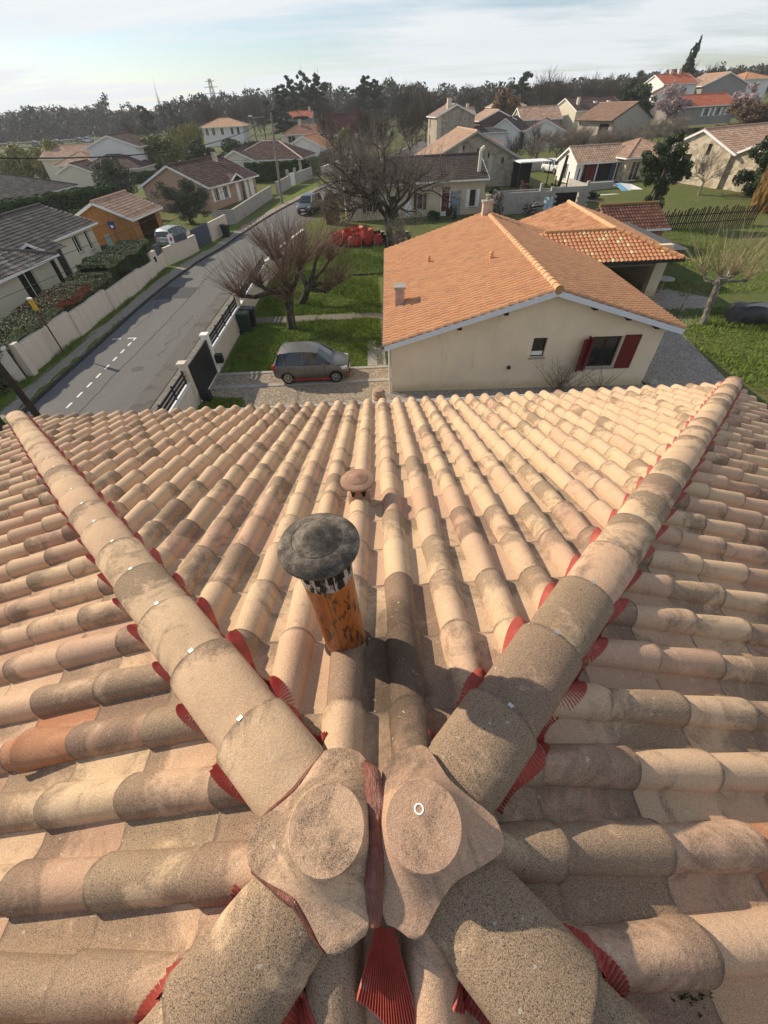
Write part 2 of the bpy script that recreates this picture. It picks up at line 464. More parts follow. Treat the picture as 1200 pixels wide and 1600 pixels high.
for t in tiles:
    k = t['r'].randrange(5); M = tile_matrix(t)
    me = None
    if not t['inside']:
        bm = bmesh.new(); bm.from_mesh(TILE_ME[k]); bm.transform(M)
        oo = Vector((0, 0, 0))
        mid = t['f'].h * 2.0
        for a, b in CLIP:
            e = b - a; nn = Vector((-e.y, e.x, 0)).normalized()
            side = (mid - a).dot(nn)
            if abs(side) < 1e-3: continue
            if side > 0: nn = -nn
            # only the two hips bordering this face
            if (a.x * t['f'].h.x < 0) or (b.y * t['f'].h.y < 0): continue
            bmesh.ops.bisect_plane(bm, geom=bm.verts[:] + bm.edges[:] + bm.faces[:], plane_co=Vector((a.x, a.y, 0)), plane_no=nn, clear_outer=True)
        if len(bm.faces) == 0: bm.free(); continue
        bm.transform(M.inverted())
        me = bpy.data.meshes.new('roof_tile'); bm.to_mesh(me); bm.free(); smooth_mesh(me, 30)
        if not me.materials: me.materials.append(M_TILE)
    if n_ind < 300 and t['area'] > 0:
        n_ind += 1
        o = sub('roof_tile', me or TILE_ME[k], house, M); o.color = t['col']
    else:
        if me is None: V, F = TILE_NP[k]
        else: V, F = np.array([v.co[:] for v in me.vertices]), [tuple(p.vertices) for p in me.polygons]
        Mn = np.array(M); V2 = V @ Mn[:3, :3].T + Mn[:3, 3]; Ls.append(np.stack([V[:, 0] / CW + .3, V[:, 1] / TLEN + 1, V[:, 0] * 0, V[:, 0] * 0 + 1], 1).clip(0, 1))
        Vs.append(V2); Fs.extend([tuple(i + nv for i in p) for p in F]); Cs.append(np.tile(t['col'], (len(V2), 1))); nv += len(V2)
me = bpy.data.meshes.new('roof_tile_field'); me.from_pydata(np.vstack(Vs).tolist(), [], Fs); me.materials.append(M_TILE_S)
a_ = me.color_attributes.new('piece', 'FLOAT_COLOR', 'POINT'); a_.data.foreach_set('color', np.vstack(Cs).astype(np.float32).ravel()); smooth_mesh(me, 30)
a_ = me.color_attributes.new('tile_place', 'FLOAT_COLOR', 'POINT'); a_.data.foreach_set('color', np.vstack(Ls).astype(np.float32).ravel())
tag(sub('roof_tile_field', me), kind='stuff')

# underlay boards, walls and gutter
M_DARK = plain('underlay_dark', (0.06, 0.045, 0.035), 0.95, 0.1)
M_RENDER = plain('cream_render', (0.62, 0.54, 0.42), 0.95, 0.15, var=0.06, scale=1.3, bump=0.25, bscale=60, dirt=(0.42, 0.35, 0.26), dirtamt=0.25)
M_ZINC = plain('white_gutter', (0.70, 0.69, 0.66), 0.5, 0.4, var=0.05)
m = MB()
c0 = [Vector((-HR, 0, -.012)), Vector((HR, 0, -.012))]; zz = -SL * DY - 0.012
cs = [Vector((-HX, DY, zz)), Vector((HX, DY, zz)), Vector((HX, -DY, zz)), Vector((-HX, -DY, zz))]
up_ = Vector((0, 0, APEX.z))
m.add([c + up_ for c in c0 + cs], [(0, 1, 3, 2), (1, 4, 3), (1, 0, 5, 4), (0, 2, 5)])
m.build('roof_deck', M_DARK, house)
wz = APEX.z - SL * DY - 0.05
m = MB(); hx, hy = HX - 0.45, DY - 0.45
for a, b in (((-hx, -hy), (hx, -hy)), ((hx, -hy), (hx, hy)), ((hx, hy), (-hx, hy)), ((-hx, hy), (-hx, -hy))):
    m.bar((a[0], a[1], wz / 2), (b[0], b[1], wz / 2), 0.28, wz)
m.build('wall', M_RENDER, house)
m = MB().box((-HX, -DY, wz - 0.06), (HX, DY, wz - 0.02)); m.build('soffit', M_RENDER, house)
for fk in 'FLRB':
    f = FACES[fk]; m = MB(); w = HX if fk in 'FB' else DY
    pr_ = [(0.015, 0.06), (0.02, -0.03), (0.06, -0.07), (0.11, -0.06), (0.14, 0.0), (0.142, 0.02)]
    vs = []; 
    for e in (-w - 0.1, w + 0.1):
        for q, z in pr_: vs.append(f.o + f.l * e + f.h * (f.run + q) + Vector((0, 0, -f.run * f.sa / f.ca + z - 0.045)) - HO)
    for e in (w + 0.1, -w - 0.1):
        for q, z in pr_: vs.append(f.o + f.l * e + f.h * (f.run + q - (0.004 if q > 0.1 else -0.004)) + Vector((0, 0, -f.run * f.sa / f.ca + z - 0.040)) - HO)
    n = len(pr_)
    m.add(vs, [(i, i + 1, n + i + 1, n + i) for i in range(n - 1)] + [(2*n + i, 2*n + i + 1, 3*n + i + 1, 3*n + i) for i in range(n - 1)] + [(n-1, 3*n-1+n-n, 2*n+n-1, 2*n-1)][:0])
    # rolled bead along the outer lip
    m.tube([f.o + f.l * e + f.h * (f.run + 0.143) + Vector((0, 0, -f.run * f.sa / f.ca - 0.022)) - HO for e in (-w - 0.1, w + 0.1)], 0.009, 6)
    m.build('gutter', M_ZINC, house)

# ---- surface of a face, used to drape the pleated strips
def face_h(f, u, t):
    c = round((u - f.off) / f.cw); best = 0
    for cc in (c - 1, c, c + 1):
        uc = cc * f.cw + f.off; du = (u - uc) * CW / f.cw
        if -0.09 <= du <= CW - 0.06:
            k = math.floor((f.len + T_LAST - t) / RL); tl = f.len + T_LAST - k * RL
            v = 1 - (tl - t) / TLEN
            best = max(best, prof(du, v))
    return best

# ---- hip tiles, clips, pleated closure strips
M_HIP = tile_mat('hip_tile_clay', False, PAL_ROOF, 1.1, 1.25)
M_CLIP = plain('galvanised_clip', (0.45, 0.44, 0.42), 0.5, 0.5, 0.6)
kk = NT('red_pleated_strip')
c_ = kk.ramp(kk.noise(14, 4, 0.6), [(0.3, (0.36, 0.062, 0.045)), (0.7, (0.50, 0.115, 0.082))])
c_ = kk.mix(kk.math('MULTIPLY', kk.smooth(kk.noise(26, 5, 0.65), 0.58, 0.75), 0.55), c_, (0.45, 0.33, 0.28))
M_RED = kk.fin(c_, 0.55, 0.4)
def hip_mesh(seed):
    r = random.Random(seed); L = 0.47; n = 14
    st = [(0, .110, .078), (0.36, .115, .083), (0.385, .1185, .087), (0.80, .123, .091), (0.97, .126, .094), (0.99, .1255, .0937), (1.0, .122, .091)]
    V, F = [], []
    p1, p2 = r.uniform(0, 6), r.uniform(0, 6)
    for v, w, h in st:
        for i in range(n + 1):
            a = math.pi * i / n
            V.append((-w * math.cos(a) * (1 + .006 * math.sin(3 * a + p1)), (v - 1) * L + 0.004 * math.sin(2 * a + p2) * v, h * math.sin(a) ** 0.85 + 0.027 * v))
    N = n + 1
    for i in range(len(st) - 1):
        for j in range(n): a = i * N + j; F.append((a, a + N, a + N + 1, a + 1))
    b = (len(st) - 1) * N; n0 = len(V)
    for dy in (0, -0.10):
        for i in range(n + 1):
            a = math.pi * i / n; V.append((-.109 * math.cos(a), dy - .001, .078 * math.sin(a) ** .85 + .010))
    for j in range(n):
        F.append((b + j, n0 + j, n0 + j + 1, b + j + 1)); F.append((n0 + j, n0 + N + j, n0 + N + j + 1, n0 + j + 1))
    # long edges get thickness
    for j, dx in ((0, .011), (n, -.011)):
        e0 = len(V)
        for i in range(len(st)): x, y, z = V[i * N + j]; V.append((x + dx, y, z - .003))
        for i in range(len(st) - 1):
            q = (i * N + j, (i + 1) * N + j, e0 + i + 1, e0 + i); F.append(q if j == n else q[::-1])
    me = MB().add(V, F).mesh('hip_tile', M_HIP, 40)
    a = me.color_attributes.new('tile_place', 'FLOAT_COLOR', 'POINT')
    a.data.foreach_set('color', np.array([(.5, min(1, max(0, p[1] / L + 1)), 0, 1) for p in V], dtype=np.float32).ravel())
    return me
HIP_ME = [hip_mesh(s) for s in range(5)]
cm = MB(); cm.box((-.008, -.010, .119), (.008, .006, .1225)); cm.box((-.008, .006, .092), (.008, .0085, .1225)); cm.box((-.009, .0085, .092), (.009, .030, .0945))
CLIP_ME = cm.mesh('clip', M_CLIP)
HIPX = 0.40
EXT = {(-1, 1, 'L'): (.0, .018), (-1, 1, 'F'): (.014, .022), (1, 1, 'F'): (.002, .026), (1, 1, 'R'): (.020, .016), (-1, -1, 'B'): (.075, .01), (-1, -1, 'L'): (.0, .012), (1, -1, 'B'): (.022, .01), (1, -1, 'R'): (.006, .02)}
for sx, sy in ((-1, 1), (1, 1), (-1, -1), (1, -1)):
    g = (HX - HR) / DY
    dh = Vector((sx * g, sy, -SL)); per = dh.length; dh.normalize()
    lat = dh.cross(Vector((0, 0, 1))).normalized(); nn = lat.cross(dh).normalized()
    start = APEX + Vector((sx * HR, 0, 0))
    tot = DY * per
    M0 = Matrix((lat, dh, nn)).transposed().to_4x4()
    nt_ = int((tot + 0.1 - 0.35) / HIPX) + 1
    for i in range(nt_ + 1):
        e = (tot + 0.10) - (nt_ - i) * HIPX
        if e < 0.34: continue
        r = random.Random(100 * (sx + 2) + 10 * (sy + 2) + i * 7)
        M = M0.copy(); M.translation = start + dh * e + nn * 0.052 - HO
        M = M @ Euler((R(r.uniform(-.3, .3)), R(r.uniform(-1.5, 1.5)), R(r.uniform(-.5, .5)))).to_matrix().to_4x4()
        if e - 0.47 < 0.07: M = M @ Matrix.Diagonal((1, (e - 0.07) / 0.47, 1, 1))
        o = sub('hip_tile', HIP_ME[r.randrange(5)], house, M)
        nearf = max(0, 1 - e / 3.2)
        o.color = (r.random() * (.45 if sx < 0 else .7), min(1, (.42 if sx < 0 else .50) * r.random() + (.40 if sx < 0 else .62) * nearf + (.22 if sx > 0 or sy < 0 else .05)), r.random(), 1)
        if sy > 0 and i < nt_:
            q = sub('clip', CLIP_ME, o); q.rotation_euler = (0, 0, R(r.uniform(-8, 8))); q.location = (r.uniform(-.012, .012), 0, 0)
    # pleated strips on either side
    for side in (-1, 1):
        f = None
        for k in 'FLRB':
            if (lat * side).dot(FACES[k].h) > 0.5 and (FACES[k].h.x * sx > 0 or FACES[k].h.y * sy > 0): f = FACES[k]
        s0 = 0.22
        step = 0.0055
        N = int((tot - s0) / step); V, F = [], []
        rr = random.Random(int(5 + sx + 3 * sy + 9 * side))
        js = [rr.uniform(-1, 1) for _ in range(80)]
        for i in range(N + 1):
            ss = s0 + i * step
            q0 = start + dh * ss
            hl = Vector((lat.x, lat.y, 0)) * side
            # crest of the tile columns under this point
            pm = q0 + hl * 0.125; u = (pm - f.o).dot(f.l)
            cph = (u - f.off) / f.cw; cph -= round(cph)
            j = js[int(u / CW + 40) % 80]
            nr_ = max(0.0, 1 - max(0, ss - .9) / .8); bs, cs_ = EXT[(sx, sy, f.kind)]
            ext = bs * (.35 + .65 * nr_) + (cs_ * (.6 + .4 * nr_) + 0.004 * j) * max(0.0, math.cos(cph * math.pi * 1.2)) ** 0.9
            pl = 0.0052 * (1 if i % 2 else -1)
            for m_ in range(5):
                off = 0.088 + (ext + 0.022) * m_ / 4
                P = q0 + hl * off
                u = (P - f.o).dot(f.l); t = (P - f.o).dot(f.h) / f.ca
                z = max(face_h(f, u, t), 0.05 * (1 - m_ / 4)) + 0.005 + pl * (0.5 + 0.5 * m_ / 4)
                if m_ == 0: z = max(z, 0.055)
                Q = f.pt(u, t, z) - HO
                V.append(Q)
        for i in range(N):
            for m_ in range(4):
                a = i * 5 + m_; F.append((a, a + 1, a + 6, a + 5))
        me = MB().add(V, F).mesh('closure_strip', M_RED)
        sub('closure_strip', me)
        # the rolled edge of the strip under the hip tile
# ---- the two capped finials
M_FIN = tile_mat('finial_clay', False, PAL_ROOF, 1.1, 1.35)
M_SEAL = None
kk = NT('brown_sealant'); c_ = kk.ramp(kk.noise(40, 4, 0.6), [(0.3, (0.17, 0.055, 0.038)), (0.7, (0.28, 0.105, 0.072))])
kk.bump(kk.noise(55, 4, 0.6, dist=1.5, stretch=(3, .5, 1)), 0.8, 0.012); M_SEAL = kk.fin(c_, 0.38, 0.5)
def interp_poly(poly, c, th):
    # distance from c to polygon edge along direction th
    d = Vector((math.cos(th), math.sin(th))); best = None
    for i in range(len(poly)):
        a, b = Vector(poly[i]) - c, Vector(poly[(i + 1) % len(poly)]) - c
        e = b - a; den = d.x * e.y - d.y * e.x
        if abs(den) < 1e-9: continue
        t = (a.x * e.y - a.y * e.x) / den; w = (a.x * d.y - a.y * d.x) / den
        if t > 0 and -1e-6 <= w <= 1 + 1e-6 and (best is None or t < best): best = t
    return best or 0.1
FIN_POLY = {-1: [(-0.145, 0.20), (-0.075, 0.205), (-0.022, 0.17), (-0.016, 0.02), (-0.018, -0.14), (-0.055, -0.175), (-0.115, -0.185), (-0.185, -0.10), (-0.305, -0.045), (-0.318, 0.04), (-0.21, 0.105)],
            1: [(0.145, 0.20), (0.085, 0.195), (0.022, 0.16), (0.012, 0.02), (0.010, -0.13), (0.045, -0.155), (0.092, -0.17), (0.17, -0.088), (0.30, -0.035), (0.305, 0.03), (0.20, 0.108)]}
def fin_h(x, y, sx, cx):
    """height above the apex of a finial at local plan x, y"""
    r = math.hypot(x - cx, y - .018)
    zc = 0.095 + 0.090 * math.exp(-max(0.0, r - 0.092) / 0.050)
    zs = []
    for ay in (1, -1):
        g = (HX - HR) / DY; L = math.hypot(g, 1)
        ex, ey = sx * g / L, ay / L
        px, py = x - sx * HR, y
        al = px * ex + py * ey; w = abs(-px * ey + py * ex)
        if al > -0.05:
            crest = 0.140 - 0.20 * max(0, al)
            zs.append(crest - 0.105 * (1 - math.sqrt(max(0.0, 1 - (w / 0.135) ** 2))) if w < 0.135 else crest - 0.105 - (w - .135) * 1.2)
    # saddle towards the other finial
    w = abs(y); 
    zs.append(0.132 - 0.11 * (1 - math.sqrt(max(0.0, 1 - (w / 0.15) ** 2))) if w < 0.15 and sx * x < 0.12 else -1)
    z = zc
    for q in zs:
        k = 0.03; h = max(0.0, min(1.0, 0.5 + 0.5 * (q - z) / k)); z = z * (1 - h) + q * h + k * h * (1 - h)
    return min(z, 0.186)
for sx, cx, cg in ((-1, -0.112, (0.55, 0.72, 0.3, 1)), (1, 0.114, (0.90, 0.45, 0.7, 1))):
    pp = [Vector((a_, b_, 0)) for a_, b_ in FIN_POLY[sx]]; poly = []
    for i in range(len(pp)):
        p0, p1, p2, p3 = pp[i-1], pp[i], pp[(i+1) % len(pp)], pp[(i+2) % len(pp)]
        for q in range(5):
            t_ = q / 5; v_ = 0.5 * ((2*p1) + (p2-p0)*t_*.8 + (2*p0-5*p1+4*p2-p3)*t_*t_*.8 + (2*p2-2*p1-(p2-p0)*.8-(2*p0-5*p1+4*p2-p3)*.8)*t_**3); poly.append((v_.x, v_.y))
    c = Vector((cx, 0.018)); V, F = [], []
    rd = 0.090; NT_ = 72
    rings = [('d', 0.0), ('d', 0.5), ('d', 0.9), ('d', 0.97), ('d', 1.0), ('w', 1.0), ('b', 0.05), ('b', 0.12), ('b', 0.25), ('b', 0.4), ('b', 0.55), ('b', 0.7), ('b', 0.85), ('b', 0.97), ('b', 1.0), ('s', 1.0)]
    tilt = 0.03 * sx
    for kind, q in rings:
        for i in range(NT_):
            th = 2 * math.pi * i / NT_; Rm = interp_poly(poly, c, th)
            Rm2 = max(Rm, 0.096)
            if kind == 'd': r_ = rd * q; z = 0.207 - (0.003 if q == 1.0 else 0) + 0.002 * (1 - q)
            elif kind == 'w': r_ = rd + 0.002; z = min(fin_h(c.x + r_ * math.cos(th), c.y + r_ * math.sin(th), sx, cx), 0.188)
            elif kind == 'b': r_ = rd + 0.002 + (Rm2 - rd - 0.002) * q; z = fin_h(c.x + r_ * math.cos(th), c.y + r_ * math.sin(th), sx, cx) - (0.004 if q == 1.0 else 0)
            else: r_ = Rm2; z = fin_h(c.x + r_ * math.cos(th), c.y + r_ * math.sin(th), sx, cx) - 0.028
            V.append((c.x + r_ * math.cos(th), c.y + r_ * math.sin(th), z + APEX.z))
    for i in range(len(rings) - 1):
        for j in range(NT_):
            a, b = i * NT_ + j, i * NT_ + (j + 1) % NT_; F.append((a, a + NT_, b + NT_, b) if False else (a, a + NT_, b + NT_, b))
    mb = MB().add(V, F); me = mb.mesh('ridge_finial', M_FIN, 42); fix_normals(me)
    o = sub('ridge_finial', me); o.color = cg
    if sx > 0:
        mm_ = MB(); mm_.lathe([(0.008, .2085), (.0085, .2100), (.0115, .2100), (.012, .2085)], (cx - 0.008, 0.045, APEX.z), 16, False, False)
        mm_.build('paint_ring', plain('white_paint_mark', (0.8, 0.8, 0.78), 0.7), o)
# sealant between the finials and along two joints
def bead(pts, w, hgt, name='sealant'):
    m = MB(); V, F = [], []; n = 9; r = random.Random(len(pts))
    P = []
    for i in range(len(pts) - 1):
        a, b = Vector(pts[i]), Vector(pts[i + 1])
        for q in range(8): P.append(a.lerp(b, q / 8))
    P.append(Vector(pts[-1]))
    for i, p in enumerate(P):
        d = (P[min(i + 1, len(P) - 1)] - P[max(0, i - 1)]).normalized(); x = d.cross(Vector((0, 0, 1))).normalized()
        ww = w * (0.8 + 0.35 * noise.noise(p * 23)) * (0.35 + 0.65 * min(1, 3 * min(i, len(P) - 1 - i) / len(P) + .1))
        for k in range(n):
            s_ = -1 + 2 * k / (n - 1)
            V.append(p + x * s_ * ww + Vector((0, 0, hgt * (1 - s_ * s_) + 0.005 * noise.noise(Vector((p.x * 30, p.y * 30, k * 1.7))) - 0.004)))
    for i in range(len(P) - 1):
        for k in range(n - 1): a = i * n + k; F.append((a, a + 1, a + n + 1, a + n))
    me = MB().add([v for v in V], F).mesh(name, M_SEAL, 60); fix_normals(me)
    return sub(name, me)
az = APEX.z
bead([(-0.030, 0.165, az + .125), (-0.005, 0.13, az + .140), (0.0, 0.03, az + .166), (-0.006, -0.08, az + .148), (-0.008, -0.15, az + .10)], 0.034, 0.020)
bead([(-0.150, 0.200, az + .085), (-0.212, 0.108, az + .128), (-0.315, 0.045, az + .085)], 0.013, 0.012)
bead([(-0.305, -0.045, az + .090), (-0.188, -0.102, az + .128), (-0.118, -0.188, az + .070)], 0.014, 0.012)
# pleated fan of strip laid down the rear face
V, F = [], []; f = FACES['B']; NN = 44
for i in range(NN + 1):
    a = (i / NN - 0.5) * 2.3
    for m_ in range(6):
        q = m_ / 5
        u = (0.012 + a * (0.018 + 0.042 * q)); t = 0.12 + q * (0.175 - 0.02 * abs(a) + 0.02 * a)
        V.append(f.pt(-u, t, 0.115 - 0.035 * q + 0.0035 * (1 if i % 2 else -1) * (0.4 + q) + 0.006 * math.sin(a * 3)) - HO)
for i in range(NN):
    for m_ in range(5): q = i * 6 + m_; F.append((q, q + 1, q + 7, q + 6))
sub('closure_strip', MB().add(V, F).mesh('closure_strip', M_RED))

# ---- flue pipe with slotted head and conical cap
k = NT('stained_orange_pipe')
cn = k.mix(k.smooth(k.noise(5, 5, .6, stretch=(1, 1, .4)), .4, .7), (0.42, 0.135, 0.028), (0.27, 0.078, 0.020))
st_ = k.noise(24, 6, .7, stretch=(2.2, 2.2, .55), dist=.6); st2 = k.noise(60, 5, .7, stretch=(1, 1, .5))
cn = k.mix(k.math('MULTIPLY', k.smooth(st_, .52, .60), .92), cn, (0.035, 0.026, 0.020))
cn = k.mix(k.math('MULTIPLY', k.smooth(st2, .56, .66), .7), cn, (0.09, 0.045, 0.02))
M_PIPE = k.fin(cn, 0.45, 0.4)
k = NT('sooty_concrete_cap')
cn = k.ramp(k.noise(16, 7, .7), [(.3, (.035, .029, .024)), (.48, (.105, .086, .068)), (.68, (.30, .25, .195))])
cn = k.mix(k.smooth(k.noise(150, 3, .6), .55, .65, 0, .7), cn, (.04, .038, .036)); k.bump(k.noise(120, 4, .65), .6, .004)
M_CAP = k.fin(cn, .9, .2)
k = NT('soot_dripped_band')
cn = k.mix(k.smooth(k.noise(60, 5, .7, stretch=(1, 1, .18)), .44, .54), (0.42, 0.34, 0.27), (0.018, 0.015, 0.013)); M_BAND = k.fin(cn, .7, .3)
M_SOOT_SHADE = plain('soot_and_shade', (0.02, 0.017, 0.015), 0.85, 0.2)  # near-black: soot in the flue slots, painted shade inside openings
FB = FACES['F'].pt(-0.127, 0.72, 0.0)
fb = FB - HO
pz = fb.z + 0.02
lean = Matrix.Rotation(R(-1.5), 4, 'Y')
flue = MB(); flue.lathe([(.083, -.02), (.083, .50), (.0845, .502), (.0845, .54)], (0, 0, 0), 32, False, False); 
flue.bar((-.004, -.0845, .0), (-.004, -.0845, .54), .006, .003, (0, 1, 0))
fo = flue.build('flue_pipe', M_PIPE, house, 50); fo.location = (fb.x, fb.y, pz); fo.rotation_euler = (R(1), R(-1.5), 0)
b = MB(); b.lathe([(.086, .53), (.087, .545), (.085, .555), (.084, .66)], (0, 0, 0), 32, False, False)
bo = b.build('slotted_band', M_BAND, fo, 50)
for i in range(14):
    a = 2 * math.pi * i / 14 + .1
    s_ = MB().obox((.0835 * math.cos(a), .0835 * math.sin(a), .615), (.006, .0085, .036), Matrix.Rotation(a, 3, 'Z'))
    so_ = s_.build('slot', M_SOOT_SHADE, bo)
    bo2 = so_; bo2.parent = fo
b = MB(); b.lathe([(.0, .653), (.10, .653), (.117, .656), (.124, .666), (.125, .678), (.119, .688), (.100, .698), (.078, .705), (.0755, .704), (.074, .707), (.045, .722), (.02, .736), (.004, .742)], (0, 0, 0), 40, False, True)
b.build('cap', M_CAP, fo, 35)
b = MB(); r = random.Random(3)
vs = []; 
prf = [(.083, .04), (.090, .016), (.100, .002), (.112, -.006)]
for ri, zi in prf:
    for i in range(32):
        a = 2 * math.pi * i / 32; q = ri * (1 + .06 * math.sin(3 * a + 1) * (ri > .1)); x, y = q * math.cos(a), q * math.sin(a)
        vs.append((x, y, zi - y * SL * .95 + (face_h(FACES['F'], -0.127 + x, .72 + y) - .03 if ri > .1 else 0)))
b.add(vs, [(i * 32 + j, i * 32 + (j + 1) % 32, (i + 1) * 32 + (j + 1) % 32, (i + 1) * 32 + j) for i in range(3) for j in range(32)])
b.build('flashing_collar', plain('lead_collar', (.05, .038, .032), .6, .3, var=.3, scale=20), fo, 60)

# ---- terracotta vent lantern on the front slope
M_TERRA = tile_mat('terracotta_pot', False, [(0, (.36, .215, .145)), (1, (.33, .18, .115))], .7)
f = FACES['F']; vb = f.pt(-0.118, 2.10, 0.085) - HO
b = MB(); b.lathe([(.085, -.09), (.080, .02), (.066, .05), (.058, .085), (.066, .12), (.078, .14)], (0, 0, 0), 28, False, False)
vo = b.build('vent_lantern', M_TERRA, house, 50); vo.location = vb; vo.color = (.3, .25, .4, 1)
for i in range(5):
    a = -math.pi / 2 + 2 * math.pi * (i + .5) / 5; s_ = MB()
    ca_, sa_ = math.cos(a), math.sin(a); w0, w1, r0, r1 = .020, .012, .069, .067
    vv = []
    for zz_, ww, rr_ in ((.045, .007, .070), (.118, .022, .069)):
        for s2 in (-1, 1):
            for dr in (0, -.012): vv.append(((rr_ + dr) * ca_ - s2 * ww * sa_, (rr_ + dr) * sa_ + s2 * ww * ca_, zz_))
    s_.add(vv, [(0, 2, 6, 4), (1, 5, 7, 3), (0, 4, 5, 1), (2, 3, 7, 6), (4, 6, 7, 5), (0, 1, 3, 2)])
    s_.build('opening', M_SOOT_SHADE, vo)  # solid dark wedge painted in place of a shaded hole
b = MB(); b.lathe([(.0, .135), (.095, .138), (.118, .146), (.122, .154), (.116, .163), (.075, .176), (.072, .175), (.070, .179), (.03, .195), (.005, .205)], (0, 0, 0), 36)
c_o = b.build('cap', M_TERRA, vo, 35); c_o.color = (.3, .25, .4, 1)
# ---- hooded ventilation tile on the left slope
f = FACES['L']; t = HOOD_T; b = MB(); V, F = [], []
n = 12
for v, w, h, lift in ((-.20, .062, .052, .016), (-.06, .074, .076, .030), (.0, .080, .086, .034), (.004, .083, .089, .034), (.012, .083, .089, .034), (.014, .076, .080, .034)):
    for i in range(n + 1):
        a = math.pi * i / n; V.append((-w * math.cos(a), v, lift + h * math.sin(a) ** .85))
for i in range(5):
    for j in range(n): q = i * (n + 1) + j; F.append((q, q + n + 1, q + n + 2, q + 1))
b.add(V, F); 
oo = b.build('vent_hood', M_TILE, house, 45); oo.color = (.99, .2, .5, 1)
M = Matrix((f.l, f.d, f.n)).transposed().to_4x4(); M.translation = f.pt(t['u'], t['t'] - .10, .005) - HO; oo.matrix_local = M
# moss tufts in the channels
M_MOSS = plain('moss', (0.09, 0.14, 0.025), .95, .1, var=.3, scale=30)
b = MB(); r = random.Random(11)
for px, py in ((487, 730), (600, 775), (597, 782), (503, 785), (470, 752), (1082, 1548), (1076, 1556)):
    best = near_tile(px, py, .02)
    d = ray(px, py); f = best['f']
    tt = (f.o - Vector((0, 0, CAM_H)) + f.n * .02).dot(f.n) / d.dot(f.n); P = Vector((0, 0, CAM_H)) + d * tt
    for _ in range(26):
        q = P + f.l * r.gauss(0, .010) + f.d * r.gauss(0, .03); h = r.uniform(.006, .02)
        a = r.uniform(0, 6.28); e = Vector((math.cos(a), math.sin(a), 0)) * .006
        b.add([q - e - HO, q + e - HO, q + f.n * h + e * r.uniform(-1, 1) - HO], [(0, 1, 2)])
tag(b.build('moss', M_MOSS, house), kind='stuff')

# ================================================================== MATERIALS OF THE NEIGHBOURHOOD
k = NT('ground_grass')
g1 = k.noise(0.35, 6, 0.65); g2 = k.noise(2.3, 6, 0.7); g3 = k.noise(14, 5, 0.7)
c = k.ramp(g3, [(.30, (.060, .080, .020)), (.5, (.115, .142, .042)), (.7, (.195, .210, .078))])
c = k.mix(k.smooth(g2, .45, .72, 0, .65), c, (.190, .185, .070))
c = k.mix(k.smooth(g1, .50, .68, 0, .75), c, (.200, .165, .085))
far = k.smooth(k.sep(k.pos)[1], 90, 240)
sepn = k.n('ShaderNodeSeparateXYZ'); k.l(k.pos, sepn.inputs[0])
far = k.smooth(sepn.outputs[1], 70, 190)
c = k.mix(k.math('MULTIPLY', far, .6), c, k.mix(k.smooth(k.noise(.05, 4), .42, .58), (.120, .108, .072), (.125, .140, .066)))
k.bump(k.math('ADD', k.noise(22, 5, .7), k.noise(5, 4, .6)), 0.9, 0.12)
M_GROUND = k.fin(c, .95, .1)
k = NT('lawn_grass')
c = k.ramp(k.noise(11, 6, .7), [(.28, (.062, .098, .017)), (.5, (.138, .188, .038)), (.72, (.25, .285, .085))])
c = k.mix(k.smooth(k.noise(.9, 5, .65), .48, .70, 0, .6), c, (.185, .190, .055))
c = k.mix(k.smooth(k.noise(60, 2, .5), .70, .74, 0, .5), c, (.40, .42, .36))
k.bump(k.noise(30, 5, .7), 1.0, .10); M_LAWN = k.fin(c, .95, .1)
M_BLADE = plain('grass_blade', (.155, .215, .042), .9, .15, var=.5, scale=3)
k = NT('asphalt')
c = k.ramp(k.noise(45, 5, .75), [(.3, (.062, .061, .059)), (.5, (.122, .119, .114)), (.7, (.215, .208, .196))])
c = k.mix(k.smooth(k.noise(.5, 5, .6, stretch=(1, .25, 1)), .42, .7, 0, .5), c, (.165, .160, .152))
c = k.mix(k.smooth(k.noise(1.7, 5, .7), .56, .7, 0, .35), c, (.072, .070, .067)); k.bump(k.noise(120, 3, .6), .4, .01)
M_ASPH = k.fin(c, .9, .25)
k = NT('old_asphalt_edge')
c = k.ramp(k.noise(30, 5, .75), [(.3, (.085, .078, .070)), (.5, (.13, .12, .108)), (.7, (.19, .175, .155))])
c = k.mix(k.smooth(k.noise(.9, 6, .65), .48, .62, 0, .7), c, (.085, .080, .074)); M_ASPH2 = k.fin(c, .95, .15)
k = NT('pavement_dirt')
c = k.ramp(k.noise(9, 6, .7), [(.3, (.19, .165, .13)), (.5, (.29, .255, .21)), (.7, (.38, .345, .29))])
c = k.mix(k.smooth(k.noise(.8, 6, .7), .60, .68, 0, .8), c, (.085, .105, .038)); k.bump(k.noise(40, 4, .7), .6, .03); M_PAVE = k.fin(c, .95, .1)
k = NT('gravel')
v = k.vor(26.0, out='Color'); vs = k.sep(v)
c = k.ramp(vs[0], [(0, (.15, .11, .075)), (.4, (.28, .22, .155)), (.75, (.40, .33, .245)), (1, (.50, .44, .36))])
c = k.mix(k.smooth(k.noise(1.2, 5, .6), .5, .7, 0, .4), c, (.20, .17, .125)); k.bump(k.vor(26.0), .8, .03); M_GRAVEL = k.fin(c, .95, .15)
k = NT('grey_gravel')
c = k.ramp(k.sep(k.vor(24.0, out='Color'))[0], [(0, (.17, .145, .115)), (.5, (.31, .27, .225)), (1, (.46, .41, .35))]); k.bump(k.vor(24.0), .8, .03); M_GRAVEL2 = k.fin(c, .95, .15)
M_KERB = plain('kerb_concrete', (.20, .18, .155), .95, .1, var=.25, scale=4, dirt=(.07, .065, .055), dirtamt=.6)
M_KERBD = plain('dark_kerb', (.055, .05, .048), .95, .1, var=.25, scale=3)
